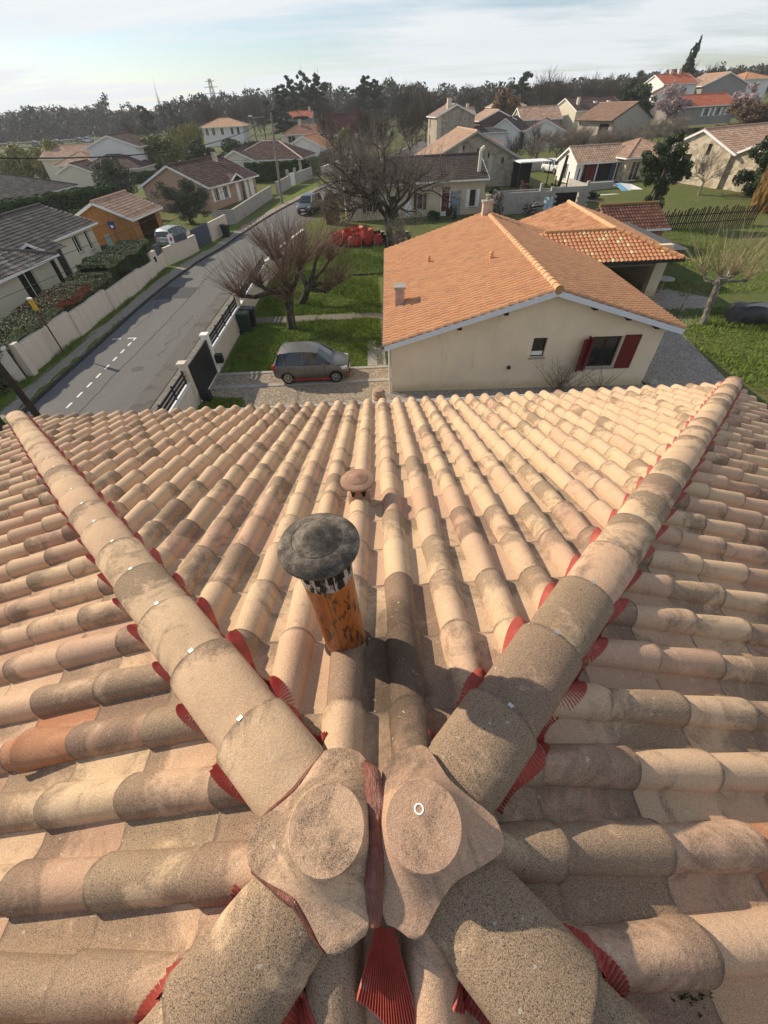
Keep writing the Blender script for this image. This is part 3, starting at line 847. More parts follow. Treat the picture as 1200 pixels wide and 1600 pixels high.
M_CONC = plain('concrete_border', (.36, .33, .29), .95, .1, var=.15, scale=3, dirt=(.20, .18, .15), dirtamt=.5)
M_LINE = plain('road_paint', (.72, .72, .70), .8, .2, var=.12, scale=9, dirt=(.3, .3, .3), dirtamt=.5)
M_WALLC = plain('boundary_wall_render', (.62, .54, .44), .95, .1, var=.08, scale=1.2, bump=.2, dirt=(.34, .28, .23), dirtamt=.35)
k = NT('streaked_wall_render')
c = k.mix(k.smooth(k.noise(3.0, 7, .75, stretch=(1, 1, .10)), .50, .72, 0, .6), (.66, .58, .48), (.32, .275, .225)); M_WALLS = k.fin(c, .95, .1)
M_WHITE = plain('white_paint', (.78, .77, .74), .6, .3, var=.05, scale=3)
M_BARGE = plain('pale_grey_bargeboard', (.64, .67, .71), .6, .3, var=.05)
k = NT('sand_render'); c = k.mix(1.0, (.73, .61, .45), k.ramp(k.noise(.8, 6, .65), [(.25, .90), (.75, 1.08)]), 'MULTIPLY')
sz = k.n('ShaderNodeSeparateXYZ'); k.l(k.pos, sz.inputs[0]); n_ = k.noise(1.6, 6, .7)
c = k.mix(k.math('MULTIPLY', k.smooth(k.math('SUBTRACT', k.math('MULTIPLY', n_, .9), sz.outputs[2]), -.10, .35), .6), c, (.46, .35, .17))
c = k.mix(k.math('MULTIPLY', k.smooth(k.noise(2.2, 7, .75, stretch=(1, 1, .14)), .54, .70), .30), c, (.44, .36, .26)); k.bump(k.noise(70, 4, .6), .25, .01); M_NWALL = k.fin(c, .95, .12)
M_ANTH = plain('anthracite_metal', (.018, .019, .022), .45, .4, var=.1)
M_BLUEG = plain('blue_grey_gate', (.060, .075, .105), .5, .4, var=.1)
M_GLASS = plain('dark_window_glass', (.012, .014, .016), .08, .6, var=.3, scale=1)
M_REDSH = plain('dark_red_shutter', (.135, .016, .014), .6, .3, var=.1)
M_BLUESH = plain('pale_blue_shutter', (.20, .26, .33), .7, .3, var=.12, scale=4)
M_WOODD = plain('dark_timber', (.045, .030, .020), .85, .2, var=.3, scale=6)
M_POLE = plain('creosoted_pole', (.040, .028, .020), .9, .2, var=.3, scale=5)
M_POLEG = plain('grey_weathered_pole', (.24, .215, .19), .9, .2, var=.25, scale=5)
def bark(name, a, b): 
    k = NT(name); c = k.mix(k.smooth(k.noise(9, 6, .7, stretch=(1, 1, .3)), .4, .65), a, b); k.bump(k.noise(25, 5, .7, stretch=(1, 1, .25)), .8, .02); return k.fin(c, .95, .1)
M_BARK = bark('bark_grey_brown', (.060, .045, .034), (.125, .100, .078))
M_BARKD = bark('bark_dark_lichen', (.030, .024, .019), (.120, .112, .090))
M_BARKP = bark('bark_pale', (.26, .22, .16), (.38, .34, .26))
M_TWIG = plain('red_brown_twig', (.175, .118, .085), .9, .15, var=.4, scale=1.5)
M_TWIGP = plain('straw_twig', (.32, .26, .15), .9, .15, var=.3, scale=1.5)
M_TWIGG = plain('grey_twig', (.215, .180, .150), .9, .15, var=.4, scale=1.2)
def leafmat(name, a, b, c_=None, scale=1.2, rough=.75):
    k = NT(name); c = k.ramp(k.noise(scale, 4, .65), [(.32, a), (.62, b)] + ([(.8, c_)] if c_ else [])); 
    c = k.mix(.5, c, k.mix(1.0, c, k.ramp(k.noise(scale * 9, 3, .6), [(.3, .45), (.7, 1.6)]), 'MULTIPLY'))
    m = k.fin(c, rough, .25); return m
M_LEAFD = leafmat('leaf_dark', (.022, .038, .014), (.052, .080, .028), (.09, .12, .045))
M_LEAFH = leafmat('leaf_hedge', (.040, .075, .014), (.085, .140, .030), (.15, .20, .05))
M_LEAFO = leafmat('leaf_olive', (.045, .055, .032), (.095, .110, .070), (.16, .17, .11), 2.5)
M_LEAFW = leafmat('leaf_pale_blossom_hedge', (.12, .16, .06), (.34, .37, .23), (.70, .70, .60), 7)
M_LEAFR = leafmat('leaf_red_photinia', (.20, .060, .040), (.40, .115, .080), (.50, .20, .15), 5)
M_LEAFY = leafmat('leaf_yellow_green', (.13, .13, .035), (.24, .215, .075), (.30, .27, .10))
M_LEAFT = leafmat('leaf_ochre_willow', (.17, .095, .022), (.28, .165, .045), (.34, .22, .07))
M_BLOSS = leafmat('blossom_pink', (.30, .22, .22), (.50, .38, .38), (.62, .50, .50), 2.5)
M_WOODL = leafmat('winter_wood', (.060, .051, .043), (.105, .088, .074), (.14, .112, .09), .12)
M_PINE = leafmat('pine_dark', (.020, .032, .016), (.045, .066, .030), (.075, .095, .045), .3)
PLAINROOF = {}
def roofmat(name, pal, dirt=(.06, .05, .045), amt=.35, sc=2.0):
    PLAINROOF[name] = plain(name + '_cap', pal[len(pal) // 2][1], .9, .15, var=.2, scale=3)
    k = NT(name); src = k.n('ShaderNodeAttribute', attribute_name='piece').outputs['Color']
    ch = k.sep(src); c = k.ramp(ch[0], pal)
    c = k.mix(k.math('MULTIPLY', k.smooth(k.noise(sc, 6, .65), .46, .70), amt), c, dirt)
    c = k.mix(.6, c, k.mix(1.0, c, k.ramp(k.noise(sc * 14, 3, .6), [(.3, .7), (.7, 1.35)]), 'MULTIPLY'))
    return k.fin(c, .9, .15)
RM_ORANGE = roofmat('orange_clay_tile', [(0, (.43, .195, .098)), (.5, (.54, .275, .140)), (.9, (.60, .335, .18)), (1, (.39, .170, .08))], (.30, .175, .12), .5)
RM_MOTTLE = roofmat('mottled_roman_tile', [(0, (.50, .20, .095)), (.5, (.55, .25, .125)), (.78, (.52, .26, .12)), (.86, (.60, .44, .20)), (1, (.62, .50, .26))], (.30, .14, .08), .35, 3)
RM_DARK = roofmat('charcoal_tile', [(0, (.055, .050, .048)), (.6, (.085, .076, .071)), (1, (.13, .115, .105))], (.17, .155, .14), .35)
RM_BROWN = roofmat('dark_brown_tile', [(0, (.075, .045, .040)), (.6, (.105, .064, .054)), (1, (.14, .095, .08))], (.055, .045, .04), .4)
RM_BEIGE = roofmat('pinkish_beige_tile', [(0, (.34, .215, .150)), (.5, (.42, .275, .195)), (1, (.50, .36, .26))], (.20, .14, .105), .4)
RM_RED = roofmat('red_tile', [(0, (.36, .105, .060)), (1, (.46, .155, .09))], (.28, .13, .09), .3)
RM_MOSSY = roofmat('old_mossy_red_tile', [(0, (.10, .045, .032)), (.6, (.14, .06, .042)), (1, (.19, .09, .06))], (.055, .045, .04), .6)
M_NTILE1 = tile_mat('orange_tile_piece', False, [(0, (.52, .235, .115)), (.5, (.57, .270, .140)), (1, (.60, .310, .165))], .12, .25, .4)
M_NTILE2 = tile_mat('mottled_tile_piece', False, [(0, (.50, .20, .095)), (.6, (.55, .25, .125)), (.80, (.53, .26, .12)), (.88, (.60, .44, .20)), (1, (.62, .50, .26))], .12, .25, .4)

# ================================================================== GROUND, ROAD, PAVEMENTS
xs = np.unique(np.concatenate([np.arange(-840, -120, 40), np.arange(-120, 160, 4.0), np.arange(160, 881, 40)]))
ys = np.unique(np.concatenate([np.arange(-80, 0, 16), np.arange(0, 200, 4.0), np.arange(200, 500, 15), np.arange(500, 741, 60)]))
V = [(x, y, terr(x, y)) for y in ys for x in xs]; nx = len(xs)
F = [(j*nx+i, j*nx+i+1, (j+1)*nx+i+1, (j+1)*nx+i) for j in range(len(ys)-1) for i in range(nx-1)]
me = np_mesh('ground', V, F, M_GROUND, 60); tag(link(bpy.data.objects.new('ground', me)), kind='structure')
def cr_spline(pts, step=1.0):
    P = [Vector((p[0], p[1], 0)) for p in pts]; out = []
    for i in range(len(P) - 1):
        p0, p1, p2, p3 = P[max(0, i-1)], P[i], P[i+1], P[min(len(P)-1, i+2)]
        n = max(1, int((p2 - p1).length / step))
        for q in range(n):
            t = q / n
            out.append(0.5 * ((2*p1) + (p2-p0)*t + (2*p0-5*p1+4*p2-p3)*t*t + (3*p1-p0-3*p2+p3)*t**3))
    out.append(P[-1]); return out
def ribbon(name, pts, offL, offR, dz, mat, step=1.0, kind='structure', thick=0.0, ragged=0.0, seed=0):
    """a strip following a line on the ground; offsets to the right of travel"""
    C = cr_spline(pts, step); V, F = [], []; r = random.Random(seed); n = 2 if not thick else 4
    for i, p in enumerate(C):
        d = (C[min(i+1, len(C)-1)] - C[max(0, i-1)]).normalized(); nr = Vector((d.y, -d.x, 0))
        a = p + nr * (offL + r.uniform(-ragged, ragged)); b = p + nr * (offR + r.uniform(-ragged, ragged))
        if thick:
            V += [(a.x, a.y, terr(a.x, a.y) - .05), (a.x, a.y, terr(a.x, a.y) + thick), (b.x, b.y, terr(b.x, b.y) + thick), (b.x, b.y, terr(b.x, b.y) - .05)]
        else: V += [(a.x, a.y, terr(a.x, a.y) + dz), (b.x, b.y, terr(b.x, b.y) + dz)]
    for i in range(len(C) - 1):
        for j in range(n - 1): q = i*n + j; F.append((q, q+1, q+n+1, q+n) if not thick else (q, q+n, q+n+1, q+1))
    me = MB().add(V, F).mesh(name, mat); fix_normals(me) if thick else None
    if not thick and me.polygons[0].normal.z < 0: me.flip_normals()
    return tag(link(bpy.data.objects.new(name, me)), kind=kind)
KERB = [(-15.55, -30), (-15.55, 0), (-15.52, 20), (-15.52, 30), (-15.0, 38.4), (-13.9, 44.6), (-13.2, 50), (-11.3, 59.6), (-7.95, 71), (-4.5, 81), (1, 97), (8, 118), (14, 140)]
ribbon('road', KERB, 0.0, 4.62, .012, M_ASPH)
ribbon('road_edge', KERB, 4.62, 5.55, .016, M_ASPH2)
ribbon('kerb', KERB, -0.16, 0.0, 0, M_KERBD, thick=.10)
ribbon('pavement', KERB, -1.85, -0.16, .05, M_PAVE, ragged=.03)
ribbon('grass_verge', KERB, -2.6, -1.22, .058, M_LAWN, ragged=.16, seed=4)
ribbon('grass_verge', [(-15.55, 14), (-15.52, 20), (-15.52, 27)], -0.42, -0.20, .062, M_LAWN, step=.35, ragged=.17, seed=9)
ribbon('verge_stones', [(-9.72, -20), (-9.68, 12), (-9.66, 30), (-9.1, 38), (-8.2, 44)], -.20, .30, 0, M_KERB, thick=.05)
ribbon('verge_gravel', [(-9.72, -20), (-9.68, 12), (-9.66, 30), (-9.1, 38), (-8.2, 44)], .30, 1.75, .014, M_KERB)
# patch and seams in the road, parking bay dashes
def sheet(name, pts, dz, mat, kind='structure', parent=None):
    m = MB().add([(x, y, terr(x, y) + dz) for x, y in pts], [tuple(range(len(pts)))]); me = m.mesh(name, mat)
    if me.polygons[0].normal.z < 0: me.flip_normals()
    return tag(link(bpy.data.objects.new(name, me), parent), kind=kind)
sheet('road_patch', [(-15.3, 30.3), (-12.75, 30.3), (-12.75, 32.6), (-15.3, 33.0)], .016, plain('patch_asphalt', (.070, .070, .071), .9, .2, var=.3, scale=30))
rm = empty('parking_bay_marking', (-13.8, 19.5, 0), 0, 'broken white parking bay line painted on the asphalt', 'road marking')
for i in range(9):
    y0 = 15.1 + i * .93
    o = sheet('dash', [(-13.86, y0), (-13.76, y0), (-13.76, y0 + .47), (-13.86, y0 + .47)], .017, M_LINE, None); o.parent = rm; o.matrix_parent_inverse = Matrix.Translation(rm.location).inverted()
for pts in ([(-13.86, 23.3), (-13.76, 23.3), (-13.76, 23.68), (-13.86, 23.68)], [(-14.28, 23.58), (-13.863, 23.58), (-13.863, 23.68), (-14.28, 23.68)], [(-15.15, 23.56), (-14.65, 23.56), (-14.65, 23.66), (-15.15, 23.66)]):
    o = sheet('dash', pts, .017, M_LINE, None); o.parent = rm; o.matrix_parent_inverse = Matrix.Translation(rm.location).inverted()
# lawn, drive, path
sheet('lawn', [(-7.8, 18.5), (.55, 18.5), (.55, 25.0), (1.2, 34), (1.4, 42), (-7.3, 42), (-7.6, 33)], .010, M_LAWN)
sheet('gravel_drive', [(-7.9, 6), (12.5, 6), (14.5, 15.5), (15.5, 22), (14.2, 26), (12.0, 26), (12, 18.55), (-7.9, 18.55)], .014, M_GRAVEL)
sheet('gravel_yard', [(11.5, 6), (13.2, 6), (15.2, 15.5), (16.2, 21.5), (15.2, 26), (12.0, 26), (11.6, 17)], .018, M_GRAVEL2)
sheet('flower_bed', [(.4, 14.6), (11.6, 14.3), (11.7, 16.0), (.4, 16.1)], .018, M_GRAVEL2)
sheet('grass_patch', [(-7.9, 13), (-5.2, 13), (-5.9, 16.0), (-7.9, 16.6)], .020, M_LAWN)
sheet('garden_path', [(-7.6, 25.0), (.5, 24.7), (.5, 25.75), (-7.5, 25.9)], .015, plain('worn_path', (.17, .15, .12), .95, .1, var=.25, scale=5))
for nm, a, b, w in (('drive_border', (-7.8, 18.52), (.6, 18.52), .22), ('drive_border', (-7.9, 17.22), (.6, 17.22), .26)):
    tag(MB().box((a[0], a[1] - w/2, -.02), (b[0], b[1] + w/2, .045)).build(nm, M_CONC), kind='structure')
tag(MB().box((-.45, 18.65, -.02), (.02, 21.6, .05)).box((.02, 18.65, -.02), (.45, 21.2, .03)).build('side_path', M_CONC), kind='structure')
sheet('compost_bed', [(-4, 41.5), (3, 41.5), (3.2, 46), (-4, 46)], .012, plain('dark_soil', (.05, .043, .035), .95, .1, var=.4, scale=4))
m = MB()
for i in range(9): m.box((-1.5 + i * .42, 33.6 + .02 * i, .0), (-1.12 + i * .42, 33.75 + .02 * i, .10 + .02 * (i % 2)))
tag(m.build('edging_log', M_WOODD), 'low dark log edging lying across the lawn behind the pollarded tree', 'edging')
sheet('dirt_yard', [(14.8, 21), (18.2, 22.0), (20.6, 25.5), (19.0, 27.5), (17.2, 26.6), (15.4, 24.5)], .012, M_GRAVEL2)

# ================================================================== STREET WALLS
def wall_run(name, label, pts, h, th, mat, cat='wall', cap=None, capmat=None, group=None):
    w = empty(name, (pts[0][0], pts[0][1], terr(*pts[0])), 0, label, cat, group); O = Vector(w.location); m = MB()
    for (a, b) in zip(pts[:-1], pts[1:]):
        za, zb = terr(*a), terr(*b); A = Vector((a[0], a[1], za)); B = Vector((b[0], b[1], zb)); d = (B - A); d.z = 0; d.normalize(); nr = Vector((d.y, -d.x, 0)) * th / 2
        vs = [A - nr - Vector((0,0,.1)), A + nr - Vector((0,0,.1)), B + nr - Vector((0,0,.1)), B - nr - Vector((0,0,.1)), A - nr + Vector((0,0,h)), A + nr + Vector((0,0,h)), B + nr + Vector((0,0,h)), B - nr + Vector((0,0,h))]
        m.add([v - O for v in vs], [(0,3,2,1),(4,5,6,7),(0,1,5,4),(1,2,6,5),(2,3,7,6),(3,0,4,7)])
    me = m.mesh('panel', mat); fix_normals(me); link(bpy.data.objects.new('panel', me), w)
    if cap:
        m = MB()
        for (a, b) in zip(pts[:-1], pts[1:]):
            A = Vector((a[0], a[1], terr(*a) + h + cap/2)) - O; B = Vector((b[0], b[1], terr(*b) + h + cap/2)) - O; m.bar(A, B, th + .06, cap)
        m.build('coping', capmat or mat, w)
    return w
# right side of the street: rendered dwarf wall, slatted railing, sliding gate
def railing(parent, O, a, b, z0, n=3, gap=.17):
    A = Vector((a[0], a[1], 0)) - Vector((O.x, O.y, 0)); B = Vector((b[0], b[1], 0)) - Vector((O.x, O.y, 0))
    for i in range(n):
        MB().bar(A + Vector((0,0,z0 + .10 + gap*i)), B + Vector((0,0,z0 + .10 + gap*i)), .03, .115).build('slat', M_ANTH, parent)
    L = (B - A).length; kx = max(2, int(L / 1.6) + 1)
    for j in range(kx + 1):
        P = A.lerp(B, min(.985, max(.015, j / kx))); MB().bar(P + Vector((0,0,z0 - .05)), P + Vector((0,0,z0 + gap*n + .06)), .05, .05, (0,1,0)).build('post', M_ANTH, parent)
fw_ = empty('street_wall', (-7.95, 10, 0), 0, 'rendered street wall with black slat railing on the near side of the black gate', 'wall')
MB().box((-.10, -14, -.1), (.10, 5.75, 1.02)).build('panel', M_WALLC, fw_)
MB().box((-.14, -14, 1.02), (.14, 5.75, 1.07)).build('coping', M_WHITE, fw_); railing(fw_, fw_.location, (-7.95, 9), (-7.95, 15.72), 1.07)
MB().box((-.14, 5.75, -.1), (.14, 6.03, 1.82)).box((-.17, 5.72, 1.82), (.17, 6.06, 1.88)).build('pier', M_WALLC, fw_)
f2 = empty('street_wall', (-7.85, 25, 0), 0, 'rendered street wall with black slat railing beyond the gate and the wheelie bins', 'wall')
MB().box((-.10, -6.05, -.1), (.10, 8.6, 1.05)).build('panel', M_WALLC, f2)
MB().box((-.14, -6.05, 1.05), (.14, 8.6, 1.10)).build('coping', M_WHITE, f2); railing(f2, f2.location, (-7.85, 18.98), (-7.85, 24.6), 1.10)
MB().box((-.14, -6.36, -.1), (.14, -6.05, 1.82)).box((-.17, -6.39, 1.82), (.17, -6.02, 1.88)).build('pier', M_WHITE, f2)
for yy in (-.25, .75): MB().box((-.13, yy, -.1), (.13, yy + .26, 1.72)).build('pier', M_WALLC, f2)
railing(f2, f2.location, (-7.85, 26.1), (-7.85, 33.5), 1.10)
gt = empty('sliding_gate', (-7.80, 17.2, 0), 0, 'black solid sliding gate panel between two rendered piers', 'gate')
MB().box((-.03, -1.15, .10), (.03, .20, 1.66)).build('panel', M_ANTH, gt); MB().box((-.03, .206, .10), (.03, 1.50, 1.66)).build('panel', M_ANTH, gt)
MB().box((.02, -1.3, .0), (.10, 2.6, .06)).build('track', M_CONC, gt)
MB().box((.12, -1.32, .0), (.45, -.98, .48)).build('motor', M_ANTH, gt); MB().box((.10, 1.5, .5), (.42, 1.78, .88)).build('control_box', M_ANTH, gt)
fw3 = wall_run('street_wall', 'far rendered street wall running on past the pollarded trees', [(-7.75, 33.6), (-7.3, 38), (-6.1, 44)], 1.2, .2, M_WALLC, cap=.05, capmat=M_WHITE)
# left side of the street
lw = empty('street_wall', (-17.25, 20, 0), 0, 'long cream wall streaked with grey below the clipped hedges', 'wall')
for i, (y0, y1, h, x0) in enumerate(((-.4, 4.2, 1.42, -.1), (4.2, 8.4, 1.30, .0), (8.4, 13.6, 1.18, .12), (13.6, 18.5, 1.05, .05))):
    MB().box((-.11 + x0, y0, -.1), (.11 + x0, y1 - .004, h)).build('panel', M_WALLS, lw)
MB().box((-.2, -.75, -.1), (.2, -.4, 1.62)).build('pier', M_WALLS, lw)
pw = empty('gate_wall', (-17.6, 18.7, 0), 0, 'white rendered gate wall with a letter box slot and a meter door', 'wall')
mm_ = MB(); mm_.box((-1.9, -.12, -.1), (.4, .12, 1.55)); mm_.build('panel', plain('dirty_white_render', (.56, .52, .46), .95, .1, var=.1, scale=2, dirt=(.25, .22, .19), dirtamt=.7), pw)
MB().box((-1.95, -.16, 1.55), (.45, .16, 1.68)).build('coping', M_WHITE, pw); MB().box((-1.1, -.135, 1.05), (-.2, -.11, 1.30)).build('slot', M_ANTH, pw); MB().box((-.9, -.15, .35), (-.5, -.11, .78)).build('meter_door', M_WHITE, pw)
pw.rotation_euler = (0, 0, R(62))
wall_run('street_wall', 'cream wall with grey joints and blue grey railing beside the parked car', [(-17.15, 38.9), (-16.3, 41.8), (-16.0, 43.6)], 1.25, .2, M_WALLC, cap=.05)
rl = empty('pedestrian_gate', (-17.2, 37.6, 0), R(-2), 'tall narrow blue grey pedestrian gate standing in the cream wall', 'gate'); MB().box((-.04, -.02, .05), (.04, .75, 1.75)).build('panel', M_BLUEG, rl); MB().box((-.06, -.14, 0), (.06, -.03, 1.8)).build('post', M_BLUEG, rl)
mbx = empty('letterbox_wall', (-17.25, 37.2, 0), 0, 'cream wall stub with dark letterbox beside the narrow gate', 'wall'); MB().box((-.12, -1.0, -.1), (.12, .2, 1.5)).build('panel', M_WALLC, mbx); MB().box((.12, -.55, .8), (.16, -.2, 1.15)).build('letterbox', M_ANTH, mbx)
rg = empty('low_railing', (-16.4, 41.2, 1.3), R(-22), 'blue grey railing panel fixed on top of the cream wall', 'railing')
for i in range(2): MB().box((-.03, -1.0 + i * .95, 0), (.03, -.09 + i * .95, .5)).build('panel', M_BLUEG, rg)
bn = empty('banner', (-16.75, 40.15, 1.0), R(-20), 'white advertising board with a red emblem tied to the wall top', 'sign'); MB().box((-.015, -.32, 0), (.015, .32, 1.0)).build('board', M_WHITE, bn)
MB().add([(.018, -.12, .55), (.018, .14, .50), (.018, .16, .74), (.018, .02, .82), (.018, -.13, .74)], [(0, 1, 2, 3, 4)]).build('emblem', plain('red_print', (.42, .04, .03), .7), bn)
MB().add([(.018, -.20, .30), (.018, .20, .24), (.018, .20, .30), (.018, -.20, .36)], [(0, 1, 2, 3)]).build('lettering', M_ANTH, bn)
dg = empty('sliding_gate', (-15.95, 45.3, .02), R(-12), 'blue grey solid driveway gate on the far side of the street', 'gate')
for i in range(3): MB().box((-.03, -1.6 + i * 1.06, .06), (.03, -.56 + i * 1.06, 1.6)).build('panel', M_BLUEG, dg)
wall_run('street_wall', 'pale wall of grey banded render right of the blue grey gate', [(-15.6, 47.0), (-14.9, 50.8)], 1.55, .2, M_WALLC)
rd_ = cr_spline([(-14.6, 52), (-14.6, 57), (-14.1, 65.4), (-12.6, 74), (-10.6, 82), (-6, 94)], 1.5)
M_BLOCK = plain('pale_block_wall', (.40, .37, .33), .95, .1, var=.12, scale=2, dirt=(.22, .20, .18), dirtamt=.5)
wall_run('block_wall', 'long grey concrete block garden wall with pale coping on the far bend', [(-17.3, 54.6), (-15.1, 54.7), (-14.3, 62), (-13.3, 69.5)], 1.25, .22, M_BLOCK, cap=.07, capmat=M_CONC)
wall_run('block_wall', 'short grey block wall with posts further along the bend', [(-12.9, 72), (-11.7, 77.6)], 1.3, .22, M_BLOCK, cap=.07, capmat=M_CONC)
wg = empty('garden_gate', (-11.5, 78.6, terr(-11.5, 78.6)), R(-22), 'white garden gate between dark posts along the far block wall', 'gate')
for i in range(6): MB().box((-.03, -.9 + i * .3, .1), (.03, -.64 + i * .3, 1.55)).build('board', M_WHITE, wg)
for s in (-1.15, 1.1): MB().box((-.16, s - .16, 0), (.16, s + .16, 2.0)).build('post', M_BLOCK, wg)
wall_run('block_wall', 'last stretch of grey block wall before the street turns away', [(-10.9, 80.5), (-9.2, 85.5)], 1.3, .22, M_BLOCK, cap=.07, capmat=M_CONC)
wall_run('street_wall', 'white topped wall at the end of the visible street', [(-7.6, 86), (-3.0, 99)], 1.2, .22, M_WALLC, cap=.08, capmat=M_WHITE)
# picket rail by the parked car on the bend
pf = empty('post_fence', (-4.0, 57.6, terr(-4, 57.6)), 0, 'dark post and mesh fence beside the car on the bend', 'fence')
for i in range(8): MB().box((-.9 + i * .55 - .05, i * 1.1 - .05, -.1), (-.9 + i * .55 + .05, i * 1.1 + .05, 1.5)).build('post', M_ANTH if i % 2 else M_CONC, pf)
MB().bar((-.9, 0, 1.3), (2.95, 7.7, 1.35), .05).build('rail', M_ANTH, pf)
MB().bar((-.9, 0, .7), (2.95, 7.7, .75), .03, .9).build('panel', M_CONC, pf)

# ================================================================== HOUSES
def unit_tile(cw, rl, amp, nseg=5):
    """one course piece in eave coordinates: x along eave, y up the slope"""
    V, F = [], []
    for y, z in ((-.04, .040), (rl, .004)):
        for i in range(nseg + 1):
            u = i / nseg; V.append((u * cw, y, z + amp * math.sin(math.pi * u) ** .8))
    n = nseg + 1
    for i in range(nseg): F.append((i, i + 1, n + i + 1, n + i))
    for i in range(nseg + 1): x, y, z = V[i]; V.append((x, y + .006, z - .044))
    for i in range(nseg): F.append((2*n + i, 2*n + i + 1, i + 1, i))
    return np.array(V), F
def roof_plane(parent, O, l, dn, width, length, cw, rl, amp, mat, clips=(), ind=0, indmat=None, seed=0, holes=None, hue=None, name='roof_tile'):
    """tiles on one roof plane. O: left end of the eave (parent space), l: along the eave, dn: up the slope"""
    O, l, dn = Vector(O), Vector(l).normalized(), Vector(dn).normalized(); n = l.cross(dn).normalized()
    TV, TF = unit_tile(cw, rl, amp)
    nc, nr = max(1, round(width / cw)), max(1, round(length / rl)); sx, sy = width / nc / cw, length / nr / rl
    TV = TV * np.array([sx, sy, 1]); B = np.array([l, dn, n]); r = random.Random(seed)
    Vs, Fs, Cs, Xs, nv = [], [], [], [], 0; cnt = 0; crossV = []
    me_ind = None
    for j in range(nr):
        for i in range(nc):
            o = np.array([i * cw * sx, j * rl * sy + r.uniform(-.006, .006), r.uniform(-.003, .004)])
            P = (TV + o) @ B + np.array(O)
            h = hue(i / nc, j / nr, r) if hue else r.random()
            st = 1
            for co, no in clips:
                d = (P - np.array(co)) @ np.array(no)
                if (d > 0).all(): st = 0; break
                if (d > 0).any(): st = 2
            if st == 0: continue
            if st == 1 and cnt < ind:
                if me_ind is None:
                    me_ind = MB().add(TV.tolist(), TF).mesh(name, indmat, 50)
                ob = bpy.data.objects.new(name, me_ind); link(ob, parent); cnt += 1
                M = Matrix((l, dn, n)).transposed().to_4x4(); M.translation = O + l * o[0] + dn * o[1] + n * o[2]; ob.matrix_local = M; ob.color = (h, r.random() * .5, r.random(), 1); continue
            if st == 2: crossV.append((P, h)); continue
            Vs.append(P); Fs.extend([tuple(q + nv for q in f) for f in TF]); Cs.append(np.tile((h, .3, .5, 1), (len(P), 1))); nv += len(P)
    if crossV:
        bm = bmesh.new(); lay = bm.verts.layers.float.new('h')
        for P, h in crossV:
            vv = [bm.verts.new(p) for p in P]
            for v in vv: v[lay] = h
            for f in TF: bm.faces.new([vv[q] for q in f])
        for co, no in clips: bmesh.ops.bisect_plane(bm, geom=bm.verts[:] + bm.edges[:] + bm.faces[:], plane_co=Vector(co), plane_no=Vector(no), clear_outer=True)
        bm.verts.index_update(); vl = list(bm.verts)
        if vl:
            Vs.append(np.array([v.co[:] for v in vl])); Cs.append(np.array([(v[lay], .3, .5, 1) for v in vl])); Fs.extend([tuple(v.index + nv for v in f.verts) for f in bm.faces]); nv += len(vl)
        bm.free()
    if not Vs: return None
    me = bpy.data.meshes.new(name + '_field'); me.from_pydata(np.vstack(Vs).tolist(), [], Fs); me.materials.append(mat)
    a = me.color_attributes.new('piece', 'FLOAT_COLOR', 'POINT'); a.data.foreach_set('color', np.vstack(Cs).astype(np.float32).ravel()); smooth_mesh(me, 45)
    return tag(link(bpy.data.objects.new(name + '_field', me), parent), kind='stuff')
def facade(m, O, xd, L, H, holes, depth=.16, clips=()):
    """a wall face with real openings. O bottom left, xd along the wall; outside is to the right of xd"""
    O, xd = Vector(O), Vector(xd).normalized(); nin = Vector((-xd.y, xd.x, 0))
    X = sorted({0, L} | {h[0] for h in holes} | {h[0] + h[2] for h in holes}); Zz = sorted({0, H} | {h[1] for h in holes} | {h[1] + h[3] for h in holes})
    bm = bmesh.new()
    def q(pts): bm.faces.new([bm.verts.new(p) for p in pts])
    def at(x, z, d=0): return O + xd * x + Vector((0, 0, z)) + nin * d
    for a, b in zip(X[:-1], X[1:]):
        for c, d in zip(Zz[:-1], Zz[1:]):
            mx_, mz = (a + b) / 2, (c + d) / 2
            if any(h[0] < mx_ < h[0] + h[2] and h[1] < mz < h[1] + h[3] for h in holes): continue
            q([at(a, c), at(b, c), at(b, d), at(a, d)])
    for x, z, w, h, *_ in holes:
        q([at(x, z), at(x, z, depth), at(x + w, z, depth), at(x + w, z)]); q([at(x, z + h), at(x + w, z + h), at(x + w, z + h, depth), at(x, z + h, depth)])
        q([at(x, z), at(x, z + h), at(x, z + h, depth), at(x, z, depth)]); q([at(x + w, z), at(x + w, z, depth), at(x + w, z + h, depth), at(x + w, z + h)])
    for co, no in clips: bmesh.ops.bisect_plane(bm, geom=bm.verts[:] + bm.edges[:] + bm.faces[:], plane_co=Vector(co), plane_no=Vector(no), clear_outer=True)
    bm.verts.index_update(); m.add([v.co.copy() for v in bm.verts], [tuple(v.index for v in f.verts) for f in bm.faces]); bm.free()
